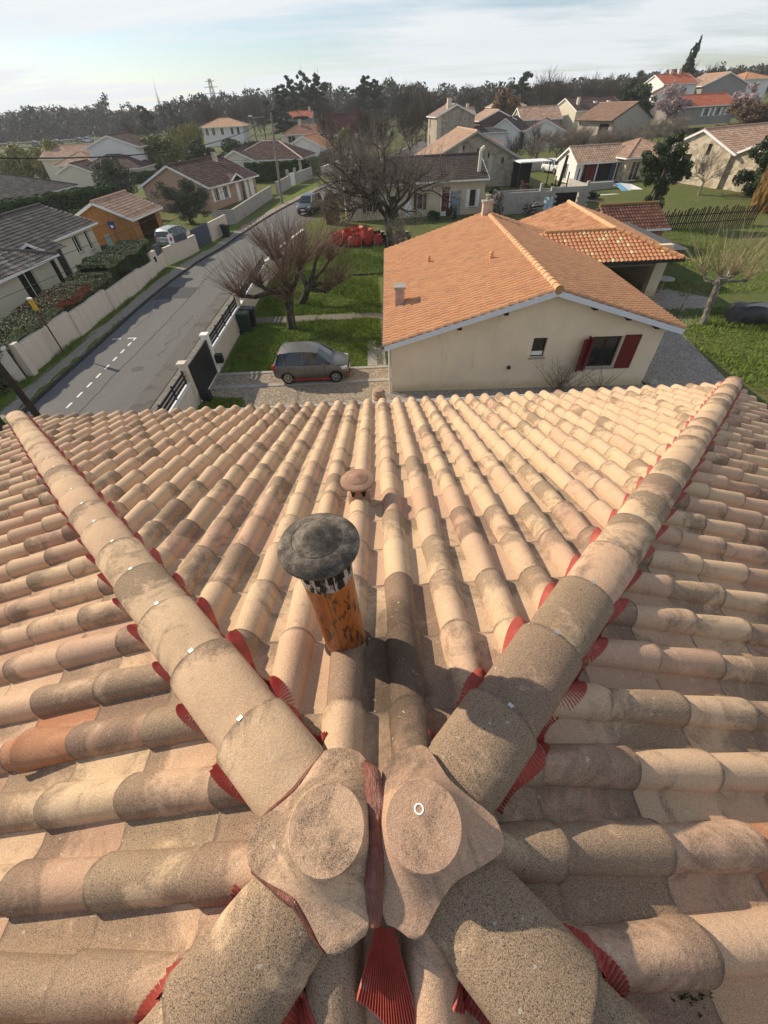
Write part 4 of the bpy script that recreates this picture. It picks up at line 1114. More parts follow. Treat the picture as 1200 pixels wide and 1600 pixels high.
def fill_opening(parent, O, xd, hole, depth=.13):
    x, z, w, h, kind, *opt = hole; xd = Vector(xd).normalized(); nin = Vector((-xd.y, xd.x, 0)); O = Vector(O)
    A = Matrix((xd, nin, Vector((0, 0, 1)))).transposed().to_4x4(); A.translation = O + xd * x + Vector((0, 0, z)) + nin * depth
    def part(mb, name, mat, par=parent):
        o = mb.build(name, mat, par)
        if par is parent: o.matrix_local = A
        return o
    if kind in ('window', 'french'):
        t = .05; fm = MB().box((0, -.03, 0), (t, .03, h)).box((w - t, -.03, 0), (w, .03, h)).box((t, -.03, 0), (w - t, .03, t)).box((t, -.03, h - t), (w - t, .03, h))
        if w > .8: fm.box((w/2 - .035, -.03, t), (w/2 + .035, .03, h - t))
        fo_ = part(fm, 'window' if kind == 'window' else 'door', opt[1] if len(opt) > 1 and opt[1] else M_WHITE)
        MB().box((t, -.008, t), (w - t, .008, h - t)).build('pane', M_GLASS, fo_)
        if kind == 'window': MB().box((-.06, -depth - .05, -.06), (w + .06, .0, -.002)).build('sill', M_CONC, fo_)
    elif kind == 'door': 
        o = part(MB().box((0, -.03, 0), (w, .03, h)), 'door', opt[1] if len(opt) > 1 and opt[1] else M_WHITE); MB().box((w - .14, -.06, h * .46), (w - .06, -.03, h * .52)).build('handle', M_ANTH, o)
    elif kind == 'dark': part(MB().box((0, 0, 0), (w, .02, h)), 'opening', M_SOOT_SHADE)  # dark panel stands in for the shaded inside of the opening
    sh = opt[0] if opt else None
    if sh:
        smat, both = sh
        for s in ((-1, 1) if both == 2 else (both,)):
            x0 = -w/2 - .03 if s < 0 else w + .03
            so_ = part(MB().box((x0, -depth - .045, -.02), (x0 + w/2, -depth - .008, h + .02)), 'shutter', smat)
            for zz_ in (.18, .8): MB().box((x0 + .03, -depth - .055, h * zz_), (x0 + w/2 - .03, -depth - .046, h * zz_ + .05)).build('batten', smat, so_)
def chimney(parent, x, y, zb, h, w=.55, d=.45, mat=None, cap=True, pot=False):
    o = MB().box((x - w/2, y - d/2, zb), (x + w/2, y + d/2, zb + h)).build('chimney', mat or M_RENDER, parent)
    if cap: MB().box((x - w/2 - .06, y - d/2 - .06, zb + h), (x + w/2 + .06, y + d/2 + .06, zb + h + .09)).build('cap', M_CONC, o)
    if pot: MB().lathe([(.10, .09), (.10, .30), (.17, .31), (.17, .36), (.02, .37)], (x, y, zb + h), 12).build('pot', M_CONC, o)
    return o
def house_b(name, label, x, y, rz, w, d, eave, rise, ridge='x', kind='gable', wall=None, roof=None, holes=None, cw=.30, rl=.40, amp=.05, oe=.40, og=.25, trim=None, cat='house', group=None, z=None, chim=(), hip_ends=(1, 1), ind=0, indmat=None, ridgemat=None, hue=None, seed=1, floor_holes=True, barge=True, topz=None):
    zb = min(terr(x + a, y + b) for a in (-w/2, w/2) for b in (-d/2, d/2)) if z is None else z
    t = empty(name, (x, y, zb), R(rz), label, cat, group); wall = wall or M_RENDER; trim = trim or M_WHITE
    half, LEN = (d/2, w) if ridge == 'x' else (w/2, d); s = rise / half
    # canonical frame: ridge along local +X' ; map to real
    if ridge == 'x': ex, ey = Vector((1, 0, 0)), Vector((0, 1, 0))
    else: ex, ey = Vector((0, 1, 0)), Vector((-1, 0, 0))
    H = eave + rise; ez = Vector((0, 0, 1)); ca = 1 / math.sqrt(1 + s*s)
    clips_w = [(ez * (H - .02) , ey * s + ez), (ez * (H - .02), -ey * s + ez)] if kind == 'gable' else []
    sides = {'S': ((-w/2, -d/2, 0), (1, 0, 0), w), 'E': ((w/2, -d/2, 0), (0, 1, 0), d), 'N': ((w/2, d/2, 0), (-1, 0, 0), w), 'W': ((-w/2, d/2, 0), (0, -1, 0), d)}
    gab = ('E', 'W') if ridge == 'x' else ('S', 'N')
    m = MB(); holes = holes or {}
    for k_, (O, xd, L) in sides.items():
        Hw = (H if k_ in gab and kind == 'gable' else eave - .02)
        facade(m, (O[0], O[1], -0.4), xd, L, Hw + .4, [(h[0], h[1] + .4, h[2], h[3]) for h in holes.get(k_, [])], clips=clips_w)
    m.build('wall', wall, t)
    for k_, hs in holes.items():
        O, xd, L = sides[k_]
        for h in hs: fill_opening(t, O, xd, h)
    sl = math.hypot(half + oe, s * (half + oe)); ze = eave - s * oe + .06
    hl = LEN/2 + (og if kind == 'gable' else oe)
    e_run = half + oe
    for sg in (-1, 1):
        l = ex * (-sg) * -1 if sg < 0 else -ex
        l = ex if sg < 0 else -ex
        dn = (-ey * sg + ez * s).normalized() if sg > 0 else (ey + ez * s).normalized()
        O = ey * sg * e_run - l * hl + ez * ze
        cl = []
        if kind == 'hip':
            for q_, e_ in ((0, 1), (1, -1)):
                if hip_ends[q_]:
                    no = Vector(ex * e_ + ey * sg * (1) * 1.0); no = (ex * e_ - ey * (sg) ) ; cl.append((ex * e_ * hl + ey * sg * e_run, no.normalized()))
        roof_plane(t, O, l, dn, 2 * hl, sl, cw, rl, amp, roof, cl, ind if sg == -1 else 0, indmat, seed + sg, hue=hue)
    inset = e_run
    rx0, rx1 = -hl, hl
    if kind == 'hip':
        for q_, e_ in ((0, 1), (1, -1)):
            if not hip_ends[q_]: continue
            l = ey * e_; dn = (-ex * e_ + ez * s).normalized(); O = ex * e_ * hl - l * e_run + ez * ze
            cl = [(ex * e_ * hl + ey * sg * e_run, (-(ex * e_) + ey * sg).normalized()) for sg in (-1, 1)]
            roof_plane(t, O, l, dn, 2 * e_run, sl, cw, rl, amp, roof, cl, 0, None, seed + 5 + q_, hue=hue)
            if e_ > 0: rx1 = hl - inset
            else: rx0 = -hl + inset
            hm = MB()
            for sg in (-1, 1): hm.tube([ex * e_ * hl + ey * sg * e_run + ez * (ze + .06), ex * e_ * (hl - inset) + ez * (H + .10)], .11, 6)
            hm.build('hip_cap', ridgemat or PLAINROOF[roof.name], t)
    zr = ze + s * e_run
    if rx1 - rx0 > .3: MB().tube([ex * rx0 + ez * (zr + .05), ex * rx1 + ez * (zr + .05)], .12, 8).build('ridge_cap', ridgemat or PLAINROOF[roof.name], t)
    m = MB()     # soffit slab closes the roof from below
    if kind == 'gable':
        for sg in (-1, 1):
            a = ey * sg * e_run + ez * (ze - .03); b = ez * (zr - .03)
            m.add([a - ex*(hl-.01), a + ex*(hl-.01), b + ex*(hl-.01), b - ex*(hl-.01)], [(0, 1, 2, 3)])
        if barge:
            for e_ in (-1, 1):
                for sg in (-1, 1): 
                    a = ex*e_*hl + ey*sg*e_run + ez*(ze - .06); b = ex*e_*hl + ez*(zr - .06); MB().bar(a, b, .035, .20, ez).build('bargeboard', trim, t)
    else: m.box((-w/2 - oe + .02, -d/2 - oe + .02, ze - .05), (w/2 + oe - .02, d/2 + oe - .02, ze - .02))
    m.build('soffit', trim, t)
    for sg in (-1, 1): MB().bar(ey*sg*(e_run + .05) - ex*hl + ez*(ze - .04), ey*sg*(e_run + .05) + ex*hl + ez*(ze - .04), .10, .13).build('gutter', trim, t)
    if kind == 'hip':
        for q_, e_ in ((0, 1), (1, -1)):
            if hip_ends[q_]: MB().bar(ex*e_*(hl + .05) - ey*e_run + ez*(ze - .04), ex*e_*(hl + .05) + ey*e_run + ez*(ze - .04), .10, .13).build('gutter', trim, t)
    for c_ in chim: chimney(t, *c_)
    t['H'] = H
    return t
# ---- the neighbour's bungalow straight ahead
NB = empty('bungalow', (.6, 16.1, 0), R(-2.2), 'sand rendered bungalow with long orange tiled gable roof next to the foreground house', 'house')
w_, d_ = 10.85, 14.2; ax_, H_ = 6.1, 4.02; e1, e2 = 2.05 + .12, 2.42 + .12
s1 = (H_ - 2.2) / (ax_ + .25); s2 = (H_ - 2.5) / (w_ + .45 - ax_)
cl1 = [(Vector((ax_, 0, H_ - .10)), Vector((-s1, 0, 1))), (Vector((ax_, 0, H_ - .10)), Vector((s2, 0, 1)))]
hs = [(5.75, 1.38, .56, .80, 'window', None, M_WOODD), (8.18, .86, 1.12, 1.30, 'window', None, M_WOODD)]
MB().box((5.80, .12, 1.43), (6.26, .13, 1.60)).build('lace_curtain', M_WHITE, NB)
m = MB(); facade(m, (0, 0, -.3), (1, 0, 0), w_, H_ + .3, [(h[0], h[1] + .3, h[2], h[3]) for h in hs], .2, cl1)
facade(m, (w_, 0, -.3), (0, 1, 0), d_, 2.75, [], clips=cl1); facade(m, (w_, d_, -.3), (-1, 0, 0), w_, H_ + .3, [], clips=cl1); facade(m, (0, d_, -.3), (0, -1, 0), d_, 2.4, [], clips=cl1)
m.build('wall', M_NWALL, NB)
for h in hs: fill_opening(NB, (0, 0, 0), (1, 0, 0), h, .17)
MB().box((9.36, -.05, .82), (10.0, -.012, 2.2)).build('shutter', M_REDSH, NB); MB().box((7.95, -.30, .84), (7.99, -.0, 2.2)).build('shutter', M_REDSH, NB)
M0 = MB().bar((8.18, -.02, .86), (7.78, -.5, .86), .03, .01); sh_ = MB().box((0, -.02, 0), (.56, .02, 1.32)).build('shutter', M_REDSH, NB); sh_.location = (8.16, -.03, .84); sh_.rotation_euler = (0, 0, R(-152))
MB().lathe([(.055, 0), (.075, .02), (.075, .10), (.0, .11)], (0, 0, 0), 12).build('vent_cap', M_ANTH, NB).matrix_local = Matrix.Translation((4.95, .0, 1.0)) @ Matrix.Rotation(R(90), 4, 'X')
sl1 = math.hypot(ax_ + .25, H_ - 2.2); sl2 = math.hypot(w_ + .45 - ax_, H_ - 2.5); YL = d_ + .75
# tiles: left slope rows run up from the left eave; the nearest courses are single tiles
roof_plane(NB, (-.25, d_ + .35, 2.2), (0, -1, 0), (ax_ + .25, 0, H_ - 2.2), YL, sl1, .265, .355, .09, RM_ORANGE, seed=3, hue=lambda a, b, r: .35 + .3 * r.random())
roof_plane(NB, (w_ + .45, -.4, 2.5), (0, 1, 0), (-(w_ + .45 - ax_), 0, H_ - 2.5), YL, sl2, .265, .355, .09, RM_ORANGE, ind=0, seed=4, hue=lambda a, b, r: .3 + .3 * r.random())
for i in range(34):
    r = random.Random(i); o = MB().tube([(ax_, -.42 + i * .43, H_ + .03), (ax_, -.42 + i * .43 + .46, H_ + .015)], [.155, .14], 10)
    o = o.build('ridge_tile', PLAINROOF['orange_clay_tile'], NB, 50)
MB().lathe([(.001, 0), (.155, 0.0), (.155, .02)], (0, 0, 0), 16).build('ridge_end', plain('ochre_end_disc', (.36, .22, .10), .8), NB).matrix_local = Matrix.Translation((ax_, -.425, H_ + .03)) @ Matrix.Rotation(R(90), 4, 'X') @ Matrix.Scale(-1, 4, (0, 0, 1))
for a, b in (((-.25, -.4, 2.10), (ax_, -.4, H_ - .09)), ((ax_, -.4, H_ - .09), (w_ + .45, -.4, 2.40))): MB().bar(a, b, .03, .19).build('bargeboard', M_BARGE, NB)
m = MB(); m.add([(-.22, -.38, 2.13), (ax_, -.38, H_ - .07), (ax_, d_ + .3, H_ - .07), (-.22, d_ + .3, 2.13)], [(0, 1, 2, 3)]); m.add([(w_ + .42, -.38, 2.43), (ax_, -.38, H_ - .07), (ax_, d_ + .3, H_ - .07), (w_ + .42, d_ + .3, 2.43)], [(0, 3, 2, 1)]); m.build('soffit', M_BARGE, NB)
MB().bar((-.31, -.42, 2.14), (-.31, d_ + .4, 2.14), .10, .10).build('gutter', M_BLUEG, NB); MB().tube([(-.07, -.06, 2.1), (-.07, -.06, 0)], .045, 8).build('downpipe', M_ZINC, NB)
for x in (2.6, 4.3, 7.6, 9.0, 10.2): MB().box((x, -.36, (2.2 + s1 * (x + .25) if x < ax_ else 2.5 + s2 * (w_ + .45 - x)) - .30), (x + .16, 0, (2.2 + s1 * (x + .25) if x < ax_ else 2.5 + s2 * (w_ + .45 - x)) - .14)).build('rafter_end', M_WOODD, NB)
M_PINKR = plain('pinkish_chimney_render', (.44, .32, .28), .9, .1, var=.25, scale=6, dirt=(.15, .11, .10), dirtamt=.6)
chimney(NB, .45, 3.6, 2.2, .95, .42, .55, M_PINKR, True); chimney(NB, ax_ - .15, d_ - .55, 3.7, .95, .55, .5, plain('stone_chimney', (.44, .36, .29), .9, .1, var=.3, scale=6), True, True)
for x, y in ((2.1, 8.2), (4.75, 5.3)):
    z = 2.2 + s1 * (x + .25); v = MB().lathe([(.085, -.05), (.085, .16), (.11, .17), (.11, .20), (.085, .21), (.085, .28), (.12, .29), (.03, .38)], (x, y, z + .03), 12).build('vent_pot', PLAINROOF['orange_clay_tile'], NB, 40)
for x, y in ((1.9, 4.4), (3.6, 3.2), (3.1, 9.4)):
    z = 2.2 + s1 * (x + .25); MB().box((x, y, z), (x + .25, y + .2, z + .09)).build('vent_tile', PLAINROOF['orange_clay_tile'], NB)

# ---- garage wing with mottled roman tiles
GA = empty('garage', (10.4, 25.0, 0), 0, 'open fronted garage with mottled yellow and orange roman tiles behind the bungalow', 'garage')
r1 = Vector((3.85, 2.4, 3.36)); B_ = Vector((-.3, 2.4, 3.36)); cR = Vector((6.75, -.25, 2.40)); cL = Vector((-.6, -.25, 2.40)); r0 = Vector((4.35, 11.5, 3.40))
fd = Vector((0, 2.65, .96)); 
hipn = (cR - r1).cross(Vector((0, 0, 1))).normalized(); hipn = hipn if hipn.dot(cL - r1) < 0 else -hipn
roof_plane(GA, cL, (1, 0, 0), fd, 7.35, fd.length, .245, .33, .060, RM_MOTTLE, [(r1, hipn)], ind=230, indmat=M_NTILE2, seed=9, hue=lambda a, b, r: .2 + .8 * r.random() if r.random() < .5 + .4 * math.sin(a * 9) * math.sin(b * 7) else .55 * r.random())
# left slope of the ridge running back, right slope, back of the front ridge
rd = (r0 - r1).normalized(); ln = Vector((-rd.y, rd.x, 0)) * -1
LW = Vector((-3.6, .0, -1.08)); O = r0 + LW
roof_plane(GA, O, -rd, -LW, (r0 - r1).length, LW.length, .265, .355, .07, RM_ORANGE, [], seed=12)
RW = Vector((3.4, 0, -1.0)); O = r1 + RW
pn = hipn * -1
roof_plane(GA, O + rd * -3.2, rd, -RW, (r0 - r1).length + 3.2, RW.length, .215, .335, .038, RM_ORANGE, [(r1, -hipn)], seed=13)
m = MB(); m.add([B_, r1, r1 + Vector((-.3, 2.6, -.95)), B_ + Vector((0, 2.6, -.95))], [(0, 1, 2, 3)]); m.build('back_slope', PLAINROOF['orange_clay_tile'], GA)
for i in range(10): MB().tube([r1.lerp(B_, i / 10) + Vector((0, 0, .03)), r1.lerp(B_, (i + 1.05) / 10) + Vector((0, 0, .02))], [.12, .11], 8).build('ridge_tile', PLAINROOF['mottled_roman_tile'], GA, 50)
for i in range(22): MB().tube([r0.lerp(r1, i / 22) + Vector((0, 0, .03)), r0.lerp(r1, (i + 1.05) / 22) + Vector((0, 0, .02))], [.145, .155], 8).build('ridge_tile', PLAINROOF['orange_clay_tile'], GA, 50)
for i in range(9): MB().tube([r1.lerp(cR, i / 9) + Vector((0, 0, .05)), r1.lerp(cR, (i + 1.05) / 9) + Vector((0, 0, .07))], [.125, .14], 8).build('ridge_tile', PLAINROOF['mottled_roman_tile'], GA, 50)
MB().bar(cL + Vector((0, -.06, -.04)), cR + Vector((.1, -.06, -.04)), .12, .12).build('gutter', M_ANTH, GA)
MB().box((-.4, 1.3, 2.08), (7.0, 1.65, 2.75)).build('beam', M_NWALL, GA); MB().box((6.36, 1.302, -.2), (7.02, 1.72, 2.08)).build('pillar', M_NWALL, GA)
MB().box((-.4, 1.3, -.2), (7.0, 6.9, .03)).box((-.62, 1.3, -.2), (-.4, 11.4, 2.6)).box((-.4, 1.32, -.2), (1.4, 1.6, 2.08)).box((-.4, 6.9, -.2), (7.0, 7.1, 2.6)).box((6.8, 1.72, -.2), (7.0, 11.4, 2.3)).box((.8, 11.2, -.2), (6.8, 11.4, 2.2)).build('wall', M_NWALL, GA)
MB().box((1.4, 1.4, 1.72), (6.36, 1.46, 1.78)).build('rail', M_CONC, GA)
MB().box((-.5, -.2, 2.26), (6.9, 1.29, 2.30)).box((-.39, 1.66, 2.5), (6.79, 6.88, 2.54)).build('ceiling', M_WOODD, GA)
MB().box((7.05, 3, 2.0), (9.2, 11.3, 2.06)).build('lean_to_roof', plain('grey_sheet_roof', (.09, .09, .095), .8, .2, var=.2), GA)

# ================================================================== THE OTHER HOUSES
WH2 = (M_WHITE, 2); DK1 = (M_WOODD, 2)
W_CREAM = plain('pale_cream_render', (.66, .59, .48), .95, .1, var=.06, scale=.7)
W_WHITE = plain('white_render', (.72, .70, .66), .95, .1, var=.05, scale=.6, dirt=(.5, .47, .42), dirtamt=.2)
W_TERRA = plain('terracotta_beige_render', (.44, .29, .21), .95, .1, var=.06, scale=.7)
W_OLDC = plain('old_cream_lime_render', (.58, .49, .35), .95, .1, var=.12, scale=.7, dirt=(.36, .30, .22), dirtamt=.5)
k = NT('rubble_stone'); c = k.ramp(k.sep(k.vor(2.6, out='Color'))[0], [(0, (.20, .165, .13)), (.5, (.32, .27, .215)), (1, (.42, .37, .30))])
c = k.mix(k.smooth(k.vor(2.6, feature='DISTANCE_TO_EDGE'), .0, .07), (.36, .31, .25), c); c = k.mix(k.smooth(k.noise(.5, 5), .4, .65, 0, .6), c, (.40, .34, .27)); W_STONE = k.fin(c, .95, .1)
k = NT('golden_stone'); c = k.ramp(k.sep(k.vor(2.2, out='Color'))[0], [(0, (.36, .29, .20)), (.5, (.50, .42, .30)), (1, (.62, .54, .42))]); W_GOLD = k.fin(c, .95, .1)
k = NT('larch_cladding'); c = k.mix(k.smooth(k.noise(2, 5, .6, stretch=(6, 6, .3)), .35, .65), (.30, .135, .045), (.42, .215, .075)); W_WOOD = k.fin(c, .7, .25)
W_GREYC = plain('grey_cement_wall', (.30, .275, .25), .95, .1, var=.12, scale=.8)

# near left: white bungalow with charcoal roof, its wing, timber carport
L1 = house_b('bungalow', 'pale bungalow with charcoal tiled roof behind the pale blossoming hedge', -28.45, 38.1, -1, 7.2, 11.0, 2.62, 1.2, 'y', 'gable', W_CREAM, RM_DARK,
    {'E': [(7.6, .95, .85, 1.15, 'window'), (9.6, .8, .5, 1.35, 'window'), (4.6, 0, 1.0, 2.1, 'door', None, M_ANTH)]}, cw=.28, rl=.38, amp=.045, oe=.55, chim=())
def parts_box(parent, name, mat, *boxes):
    m = MB()
    for a, b in boxes: m.box(a, b)
    return m.build(name, mat, parent)
L1w = house_b('bungalow_wing', 'projecting wing of the pale bungalow with a hipped roof of grey mottled tiles', -27.6, 27.2, -2, 9.6, 11.6, 2.45, 1.75, 'y', 'hip', W_CREAM,
    roofmat('grey_mottled_tile', [(0, (.07, .06, .056)), (.5, (.12, .105, .095)), (1, (.26, .23, .20))], (.06, .05, .045), .35),
    {'E': [(3.6, .85, 1.1, 1.2, 'window', None), (8.1, .5, 1.5, 1.65, 'window', None)]}, cw=.30, rl=.36, amp=.055, oe=.5)
po = empty('porch', (-24.2, 34.6, 0), R(-2), 'small tiled porch on a dark timber post at the corner of the pale bungalow', 'porch')
roof_plane(po, (-1.1, 1.0, 2.35), (0, -1, 0), (1.3, 0, .55), 2.0, 1.45, .28, .36, .045, RM_DARK); roof_plane(po, (1.5, -1.0, 2.35), (0, 1, 0), (-1.3, 0, .55), 2.0, 1.45, .28, .36, .045, RM_DARK)
parts_box(po, 'bargeboard', M_WHITE, ((-1.1, -1.05, 2.2), (1.55, -1.0, 2.36)))
for xx in (-1.1, 1.5): MB().bar((xx, -1.05, 2.33), (.2, -1.05, 2.93), .05, .16).build('bargeboard', M_WHITE, po)
MB().bar((1.1, -.7, 0), (1.1, -.7, 2.4), .22).bar((1.1, -.7, 1.6), (.2, -.7, 2.35), .12).build('post', M_WOODD, po)
CP = empty('carport', (-24.75, 48.9, 0), R(-3), 'timber clad garage with pinkish tiled roof and open dark front', 'garage')
m = MB(); 
for i in range(44):
    x0 = -2.85 + i * .13; hgt = 3.62 - .43 * abs(x0 + .065) - .02
    m.box((x0 + .004, -3.0 - .012 * (i % 2), -.1), (x0 + .126, -2.9, hgt))
o = m.build('cladding', W_WOOD, CP); o['kind'] = 'stuff'
m = MB(); facade(m, (2.85, -2.9, -.1), (0, 1, 0), 5.8, 2.42, [(1.0, .1, 3.8, 2.12)], .12); facade(m, (2.85, 2.9, -.1), (-1, 0, 0), 5.7, 2.4, []); facade(m, (-2.85, 2.9, -.1), (0, -1, 0), 5.8, 2.4, []); m.build('wall', W_WOOD, CP)
MB().box((.4, -1.9, .0), (.45, 2.0, 2.3)).build('door', plain('dark_blue_door', (.012, .014, .035), .6), CP)
MB().box((2.7, 1.95, 0), (2.84, 2.1, 2.2)).build('post', W_WOOD, CP)
for sg in (-1, 1):
    l = (0, -sg * -1, 0); 
    roof_plane(CP, (sg * 3.15, -3.25 * sg, 2.30), (0, sg, 0), (-sg * 3.15, 0, 1.35), 6.5, math.hypot(3.15, 1.35), .25, .33, .045, RM_BEIGE, seed=20 + sg)
    for yy in (-3.27, 3.27): MB().bar((sg * 3.2, yy, 2.22), (0, yy, 3.58), .04, .2).build('bargeboard', M_WHITE, CP)
    MB().bar((sg * 3.2, -3.25, 2.25), (sg * 3.2, 3.25, 2.25), .1, .13).build('gutter', M_WHITE, CP)
    MB().add([(sg*3.1, -3.2, 2.24), (0, -3.2, 3.57), (0, 3.2, 3.57), (sg*3.1, 3.2, 2.24)], [(0, 1, 2, 3)]).build('soffit', M_WOODD, CP)
MB().tube([(0, -3.3, 3.70), (0, 3.3, 3.70)], .13, 8).build('ridge_cap', PLAINROOF['pinkish_beige_tile'], CP)

L3 = house_b('bungalow', 'terracotta beige bungalow with dark brown roof, white shutters and a row of doors', -22.4, 69.9, -19.3, 9.6, 11.4, 2.55, 1.9, 'y', 'gable', W_TERRA, RM_BROWN,
    {'E': [(1.2, .9, .9, 1.25, 'window', WH2), (3.2, .9, .9, 1.25, 'window', WH2), (6.9, .0, 1.4, 2.2, 'french', WH2), (9.6, .0, 1.3, 2.2, 'door', None, M_WHITE)]}, cw=.36, rl=.40, amp=.03, z=.15, oe=.5, chim=((.9, 3.0, 4.0, 1.0, .5, .5),))
pr_ = empty('porch', (-17.6, 68.9, .15), R(-19.3), 'low gabled porch with an arched recess on the terracotta beige bungalow', 'porch')
MB().box((-1.1, -1.25, 0), (-.1, 1.25, 2.5)).build('wall', W_TERRA, pr_); MB().box((-.1, -.6, 0), (-.08, .6, 1.9)).build('opening', M_WOODD, pr_)
m = MB(); m.add([(-3.2, -1.6, 2.4), (.35, -1.6, 2.4), (.35, 0, 3.1), (-3.2, 0, 3.1), (-3.2, 1.6, 2.4), (.35, 1.6, 2.4)], [(0, 1, 2, 3), (3, 2, 5, 4)]); m.build('roof', PLAINROOF['dark_brown_tile'], pr_)
for yy in (-1.65, 1.65): MB().bar((.36, yy, 2.38), (.36, 0, 3.1), .04, .18).build('bargeboard', M_WHITE, pr_)
L4 = house_b('house', 'long charcoal roofed house behind the tall clipped hedge', -49.0, 67, -4, 11.5, 18, 2.3, 1.9, 'y', 'hip', W_CREAM, RM_DARK, {'E': [(2, .9, 1, 1, 'window'), (8, .9, 1, 1, 'window')]}, cw=.4, rl=.4, z=0)
L5 = house_b('tall_house', 'white two storey gable end above a lower brown roof on the left', -47.2, 105.8, 0, 9.0, 9.0, 5.0, 1.45, 'y', 'gable', W_WHITE, RM_BROWN, {'E': [(3, 3.3, .9, 1.1, 'window')]}, cw=.5, rl=.45, z=.2, oe=.7)
L5b = house_b('house', 'low brown hipped wing in front of the white two storey gable', -46.8, 100.2, 0, 10.6, 8, 2.3, 1.55, 'x', 'hip', W_CREAM, RM_BROWN, {'S': [(7.2, .8, .9, 1.2, 'window')]}, cw=.4, rl=.42, z=.2)
L5c = house_b('garage', 'small cream gable with white bargeboards beside the olive tree', -52.6, 98.3, 3, 5.5, 7, 2.2, 1.05, 'y', 'gable', W_CREAM, RM_BROWN, {}, cw=.4, rl=.42, z=.2)
L5d = house_b('house', 'house with pale tan tiled roof left of the white two storey gable', -59.0, 112, 0, 11.5, 9, 3.6, 1.5, 'x', 'gable', W_CREAM, RM_BEIGE, {'S': [(8.5, .8, .9, 1.1, 'window')]}, cw=.4, rl=.42, z=.1)
L5e = house_b('house', 'brown tan hipped roof tucked between the tan roof and the white gable', -55.8, 106, 0, 7, 7, 2.9, 1.5, 'x', 'hip', W_CREAM, RM_BEIGE, {}, cw=.4, rl=.42, z=.1)
L6 = house_b('villa', 'white two storey villa with pale orange hipped roof and arched door', -42.5, 169.5, 0, 12.0, 9, 4.4, 1.5, 'x', 'hip', W_WHITE, roofmat('pale_orange_tile', [(0, (.48, .29, .17)), (1, (.58, .38, .24))], (.4, .25, .16), .3),
    {'S': [(.9, 2.6, .9, 1.5, 'window'), (2.8, 2.6, .9, 1.5, 'window'), (5.4, 2.6, .9, 1.5, 'window', WH2), (8.4, 2.6, .8, 1.5, 'window'), (10.2, 2.6, .8, 1.5, 'window'), (6.4, .0, 1.3, 1.9, 'dark')], 'E': [(3, 2.6, .9, 1.4, 'window')]}, cw=.5, rl=.5, z=1.7, oe=.6)
L7 = house_b('bungalow', 'cream bungalow with brown hipped roof and pale ridge lines behind the dark hedge', -16.6, 94.5, -8, 12.5, 9.5, 2.3, 1.9, 'x', 'hip', W_CREAM, RM_BROWN, {'S': [(4.2, .9, 1.2, 1.0, 'window'), (9.2, .9, 1.2, 1.0, 'window')], 'E': [(2, .9, .9, 1.1, 'window'), (5, .9, .9, 1.1, 'window')]}, cw=.42, rl=.42, z=.9, ridgemat=plain('pale_ridge_mortar', (.50, .40, .34), .9), chim=((1.5, 2.6, 3.4, 1.2, .5, .5),))
L7b = house_b('garage', 'pale gable with white bargeboards and brown roof left of the leaning street pole', -21.6, 93.5, -8, 7.5, 7, 2.0, 1.5, 'y', 'gable', W_CREAM, RM_BROWN, {}, cw=.42, rl=.42, z=.9)
L8 = house_b('house', 'pale house with bright orange roof behind the brown hipped bungalow', -11.0, 106.8, -12, 8.0, 8.5, 2.4, 1.7, 'y', 'gable', W_WHITE, RM_ORANGE, {'E': [(1, .6, 1.2, 1.5, 'window'), (4, .6, 1.2, 1.5, 'window')], 'S': []}, cw=.42, rl=.42, z=1.2)
L9 = house_b('house', 'long low cream house with rusty tiled roof and two chimneys', -15.8, 154, 0, 13.5, 8, 2.2, 1.7, 'x', 'hip', W_CREAM, roofmat('rusty_brown_tile', [(0, (.21, .115, .075)), (1, (.29, .165, .11))], (.12, .08, .06), .3), {'S': [(1.2, .5, 2.0, 1.3, 'window'), (10.0, .5, 2.6, 1.5, 'dark')]}, cw=.5, rl=.5, z=2.0, chim=((-2.2, -.6, 3.3, 1.6, .7, .5), (4.5, .5, 3.3, 1.4, .7, .5)))
L10 = house_b('house', 'house with steep maroon roof and a half timbered gable behind the big bare tree', -5.6, 138, 4, 9.5, 8, 2.6, 3.2, 'x', 'gable', W_WHITE, roofmat('maroon_tile', [(0, (.10, .038, .036)), (1, (.14, .058, .052))], (.07, .04, .04), .3), {'E': [(2.5, 2.6, 1.2, 1.2, 'window')]}, cw=.5, rl=.5, z=1.9)
L11 = house_b('house', 'red roofed house half hidden by the dark evergreen', -21.5, 188, 0, 8, 8, 4.2, 1.4, 'x', 'gable', W_GREYC, RM_RED, {'S': [(1, 1.0, 1.6, 1.4, 'dark'), (5, 1.0, 1.6, 1.4, 'dark')]}, cw=.5, rl=.5, z=2.7, chim=((3.2, 0, 5.0, 1.6, .7, .6),))

# centre: the old cream cottage behind the big bare tree
CR = house_b('cottage', 'old cream cottage with dark roof and a red door beside a pale blue shutter', 4.7, 57.6, 3.5, 15.0, 8.2, 3.15, 1.5, 'x', 'gable', W_OLDC, roofmat('blackish_flat_tile', [(0, (.060, .046, .042)), (1, (.095, .074, .066))], (.04, .035, .033), .4),
    {'S': [(10.35, .0, .85, 2.05, 'door', None, M_REDSH), (7.7, .75, .65, 1.35, 'window', DK1), (2.2, .75, .7, 1.35, 'window', DK1), (4.7, .0, .9, 2.0, 'door', None, M_WOODD), (13.4, .7, .7, 1.5, 'window', (M_WHITE, 2))]}, cw=.24, rl=.30, amp=.012, z=.1, oe=.45, ridgemat=plain('dark_cap', (.07, .055, .05), .9))
parts_box(CR, 'door_frame', M_WHITE, ((2.75, -4.16, 0), (2.86, -4.08, 2.3)), ((3.69, -4.16, 0), (3.80, -4.08, 2.3)), ((2.75, -4.16, 0), (3.8, -4.08, .45)))
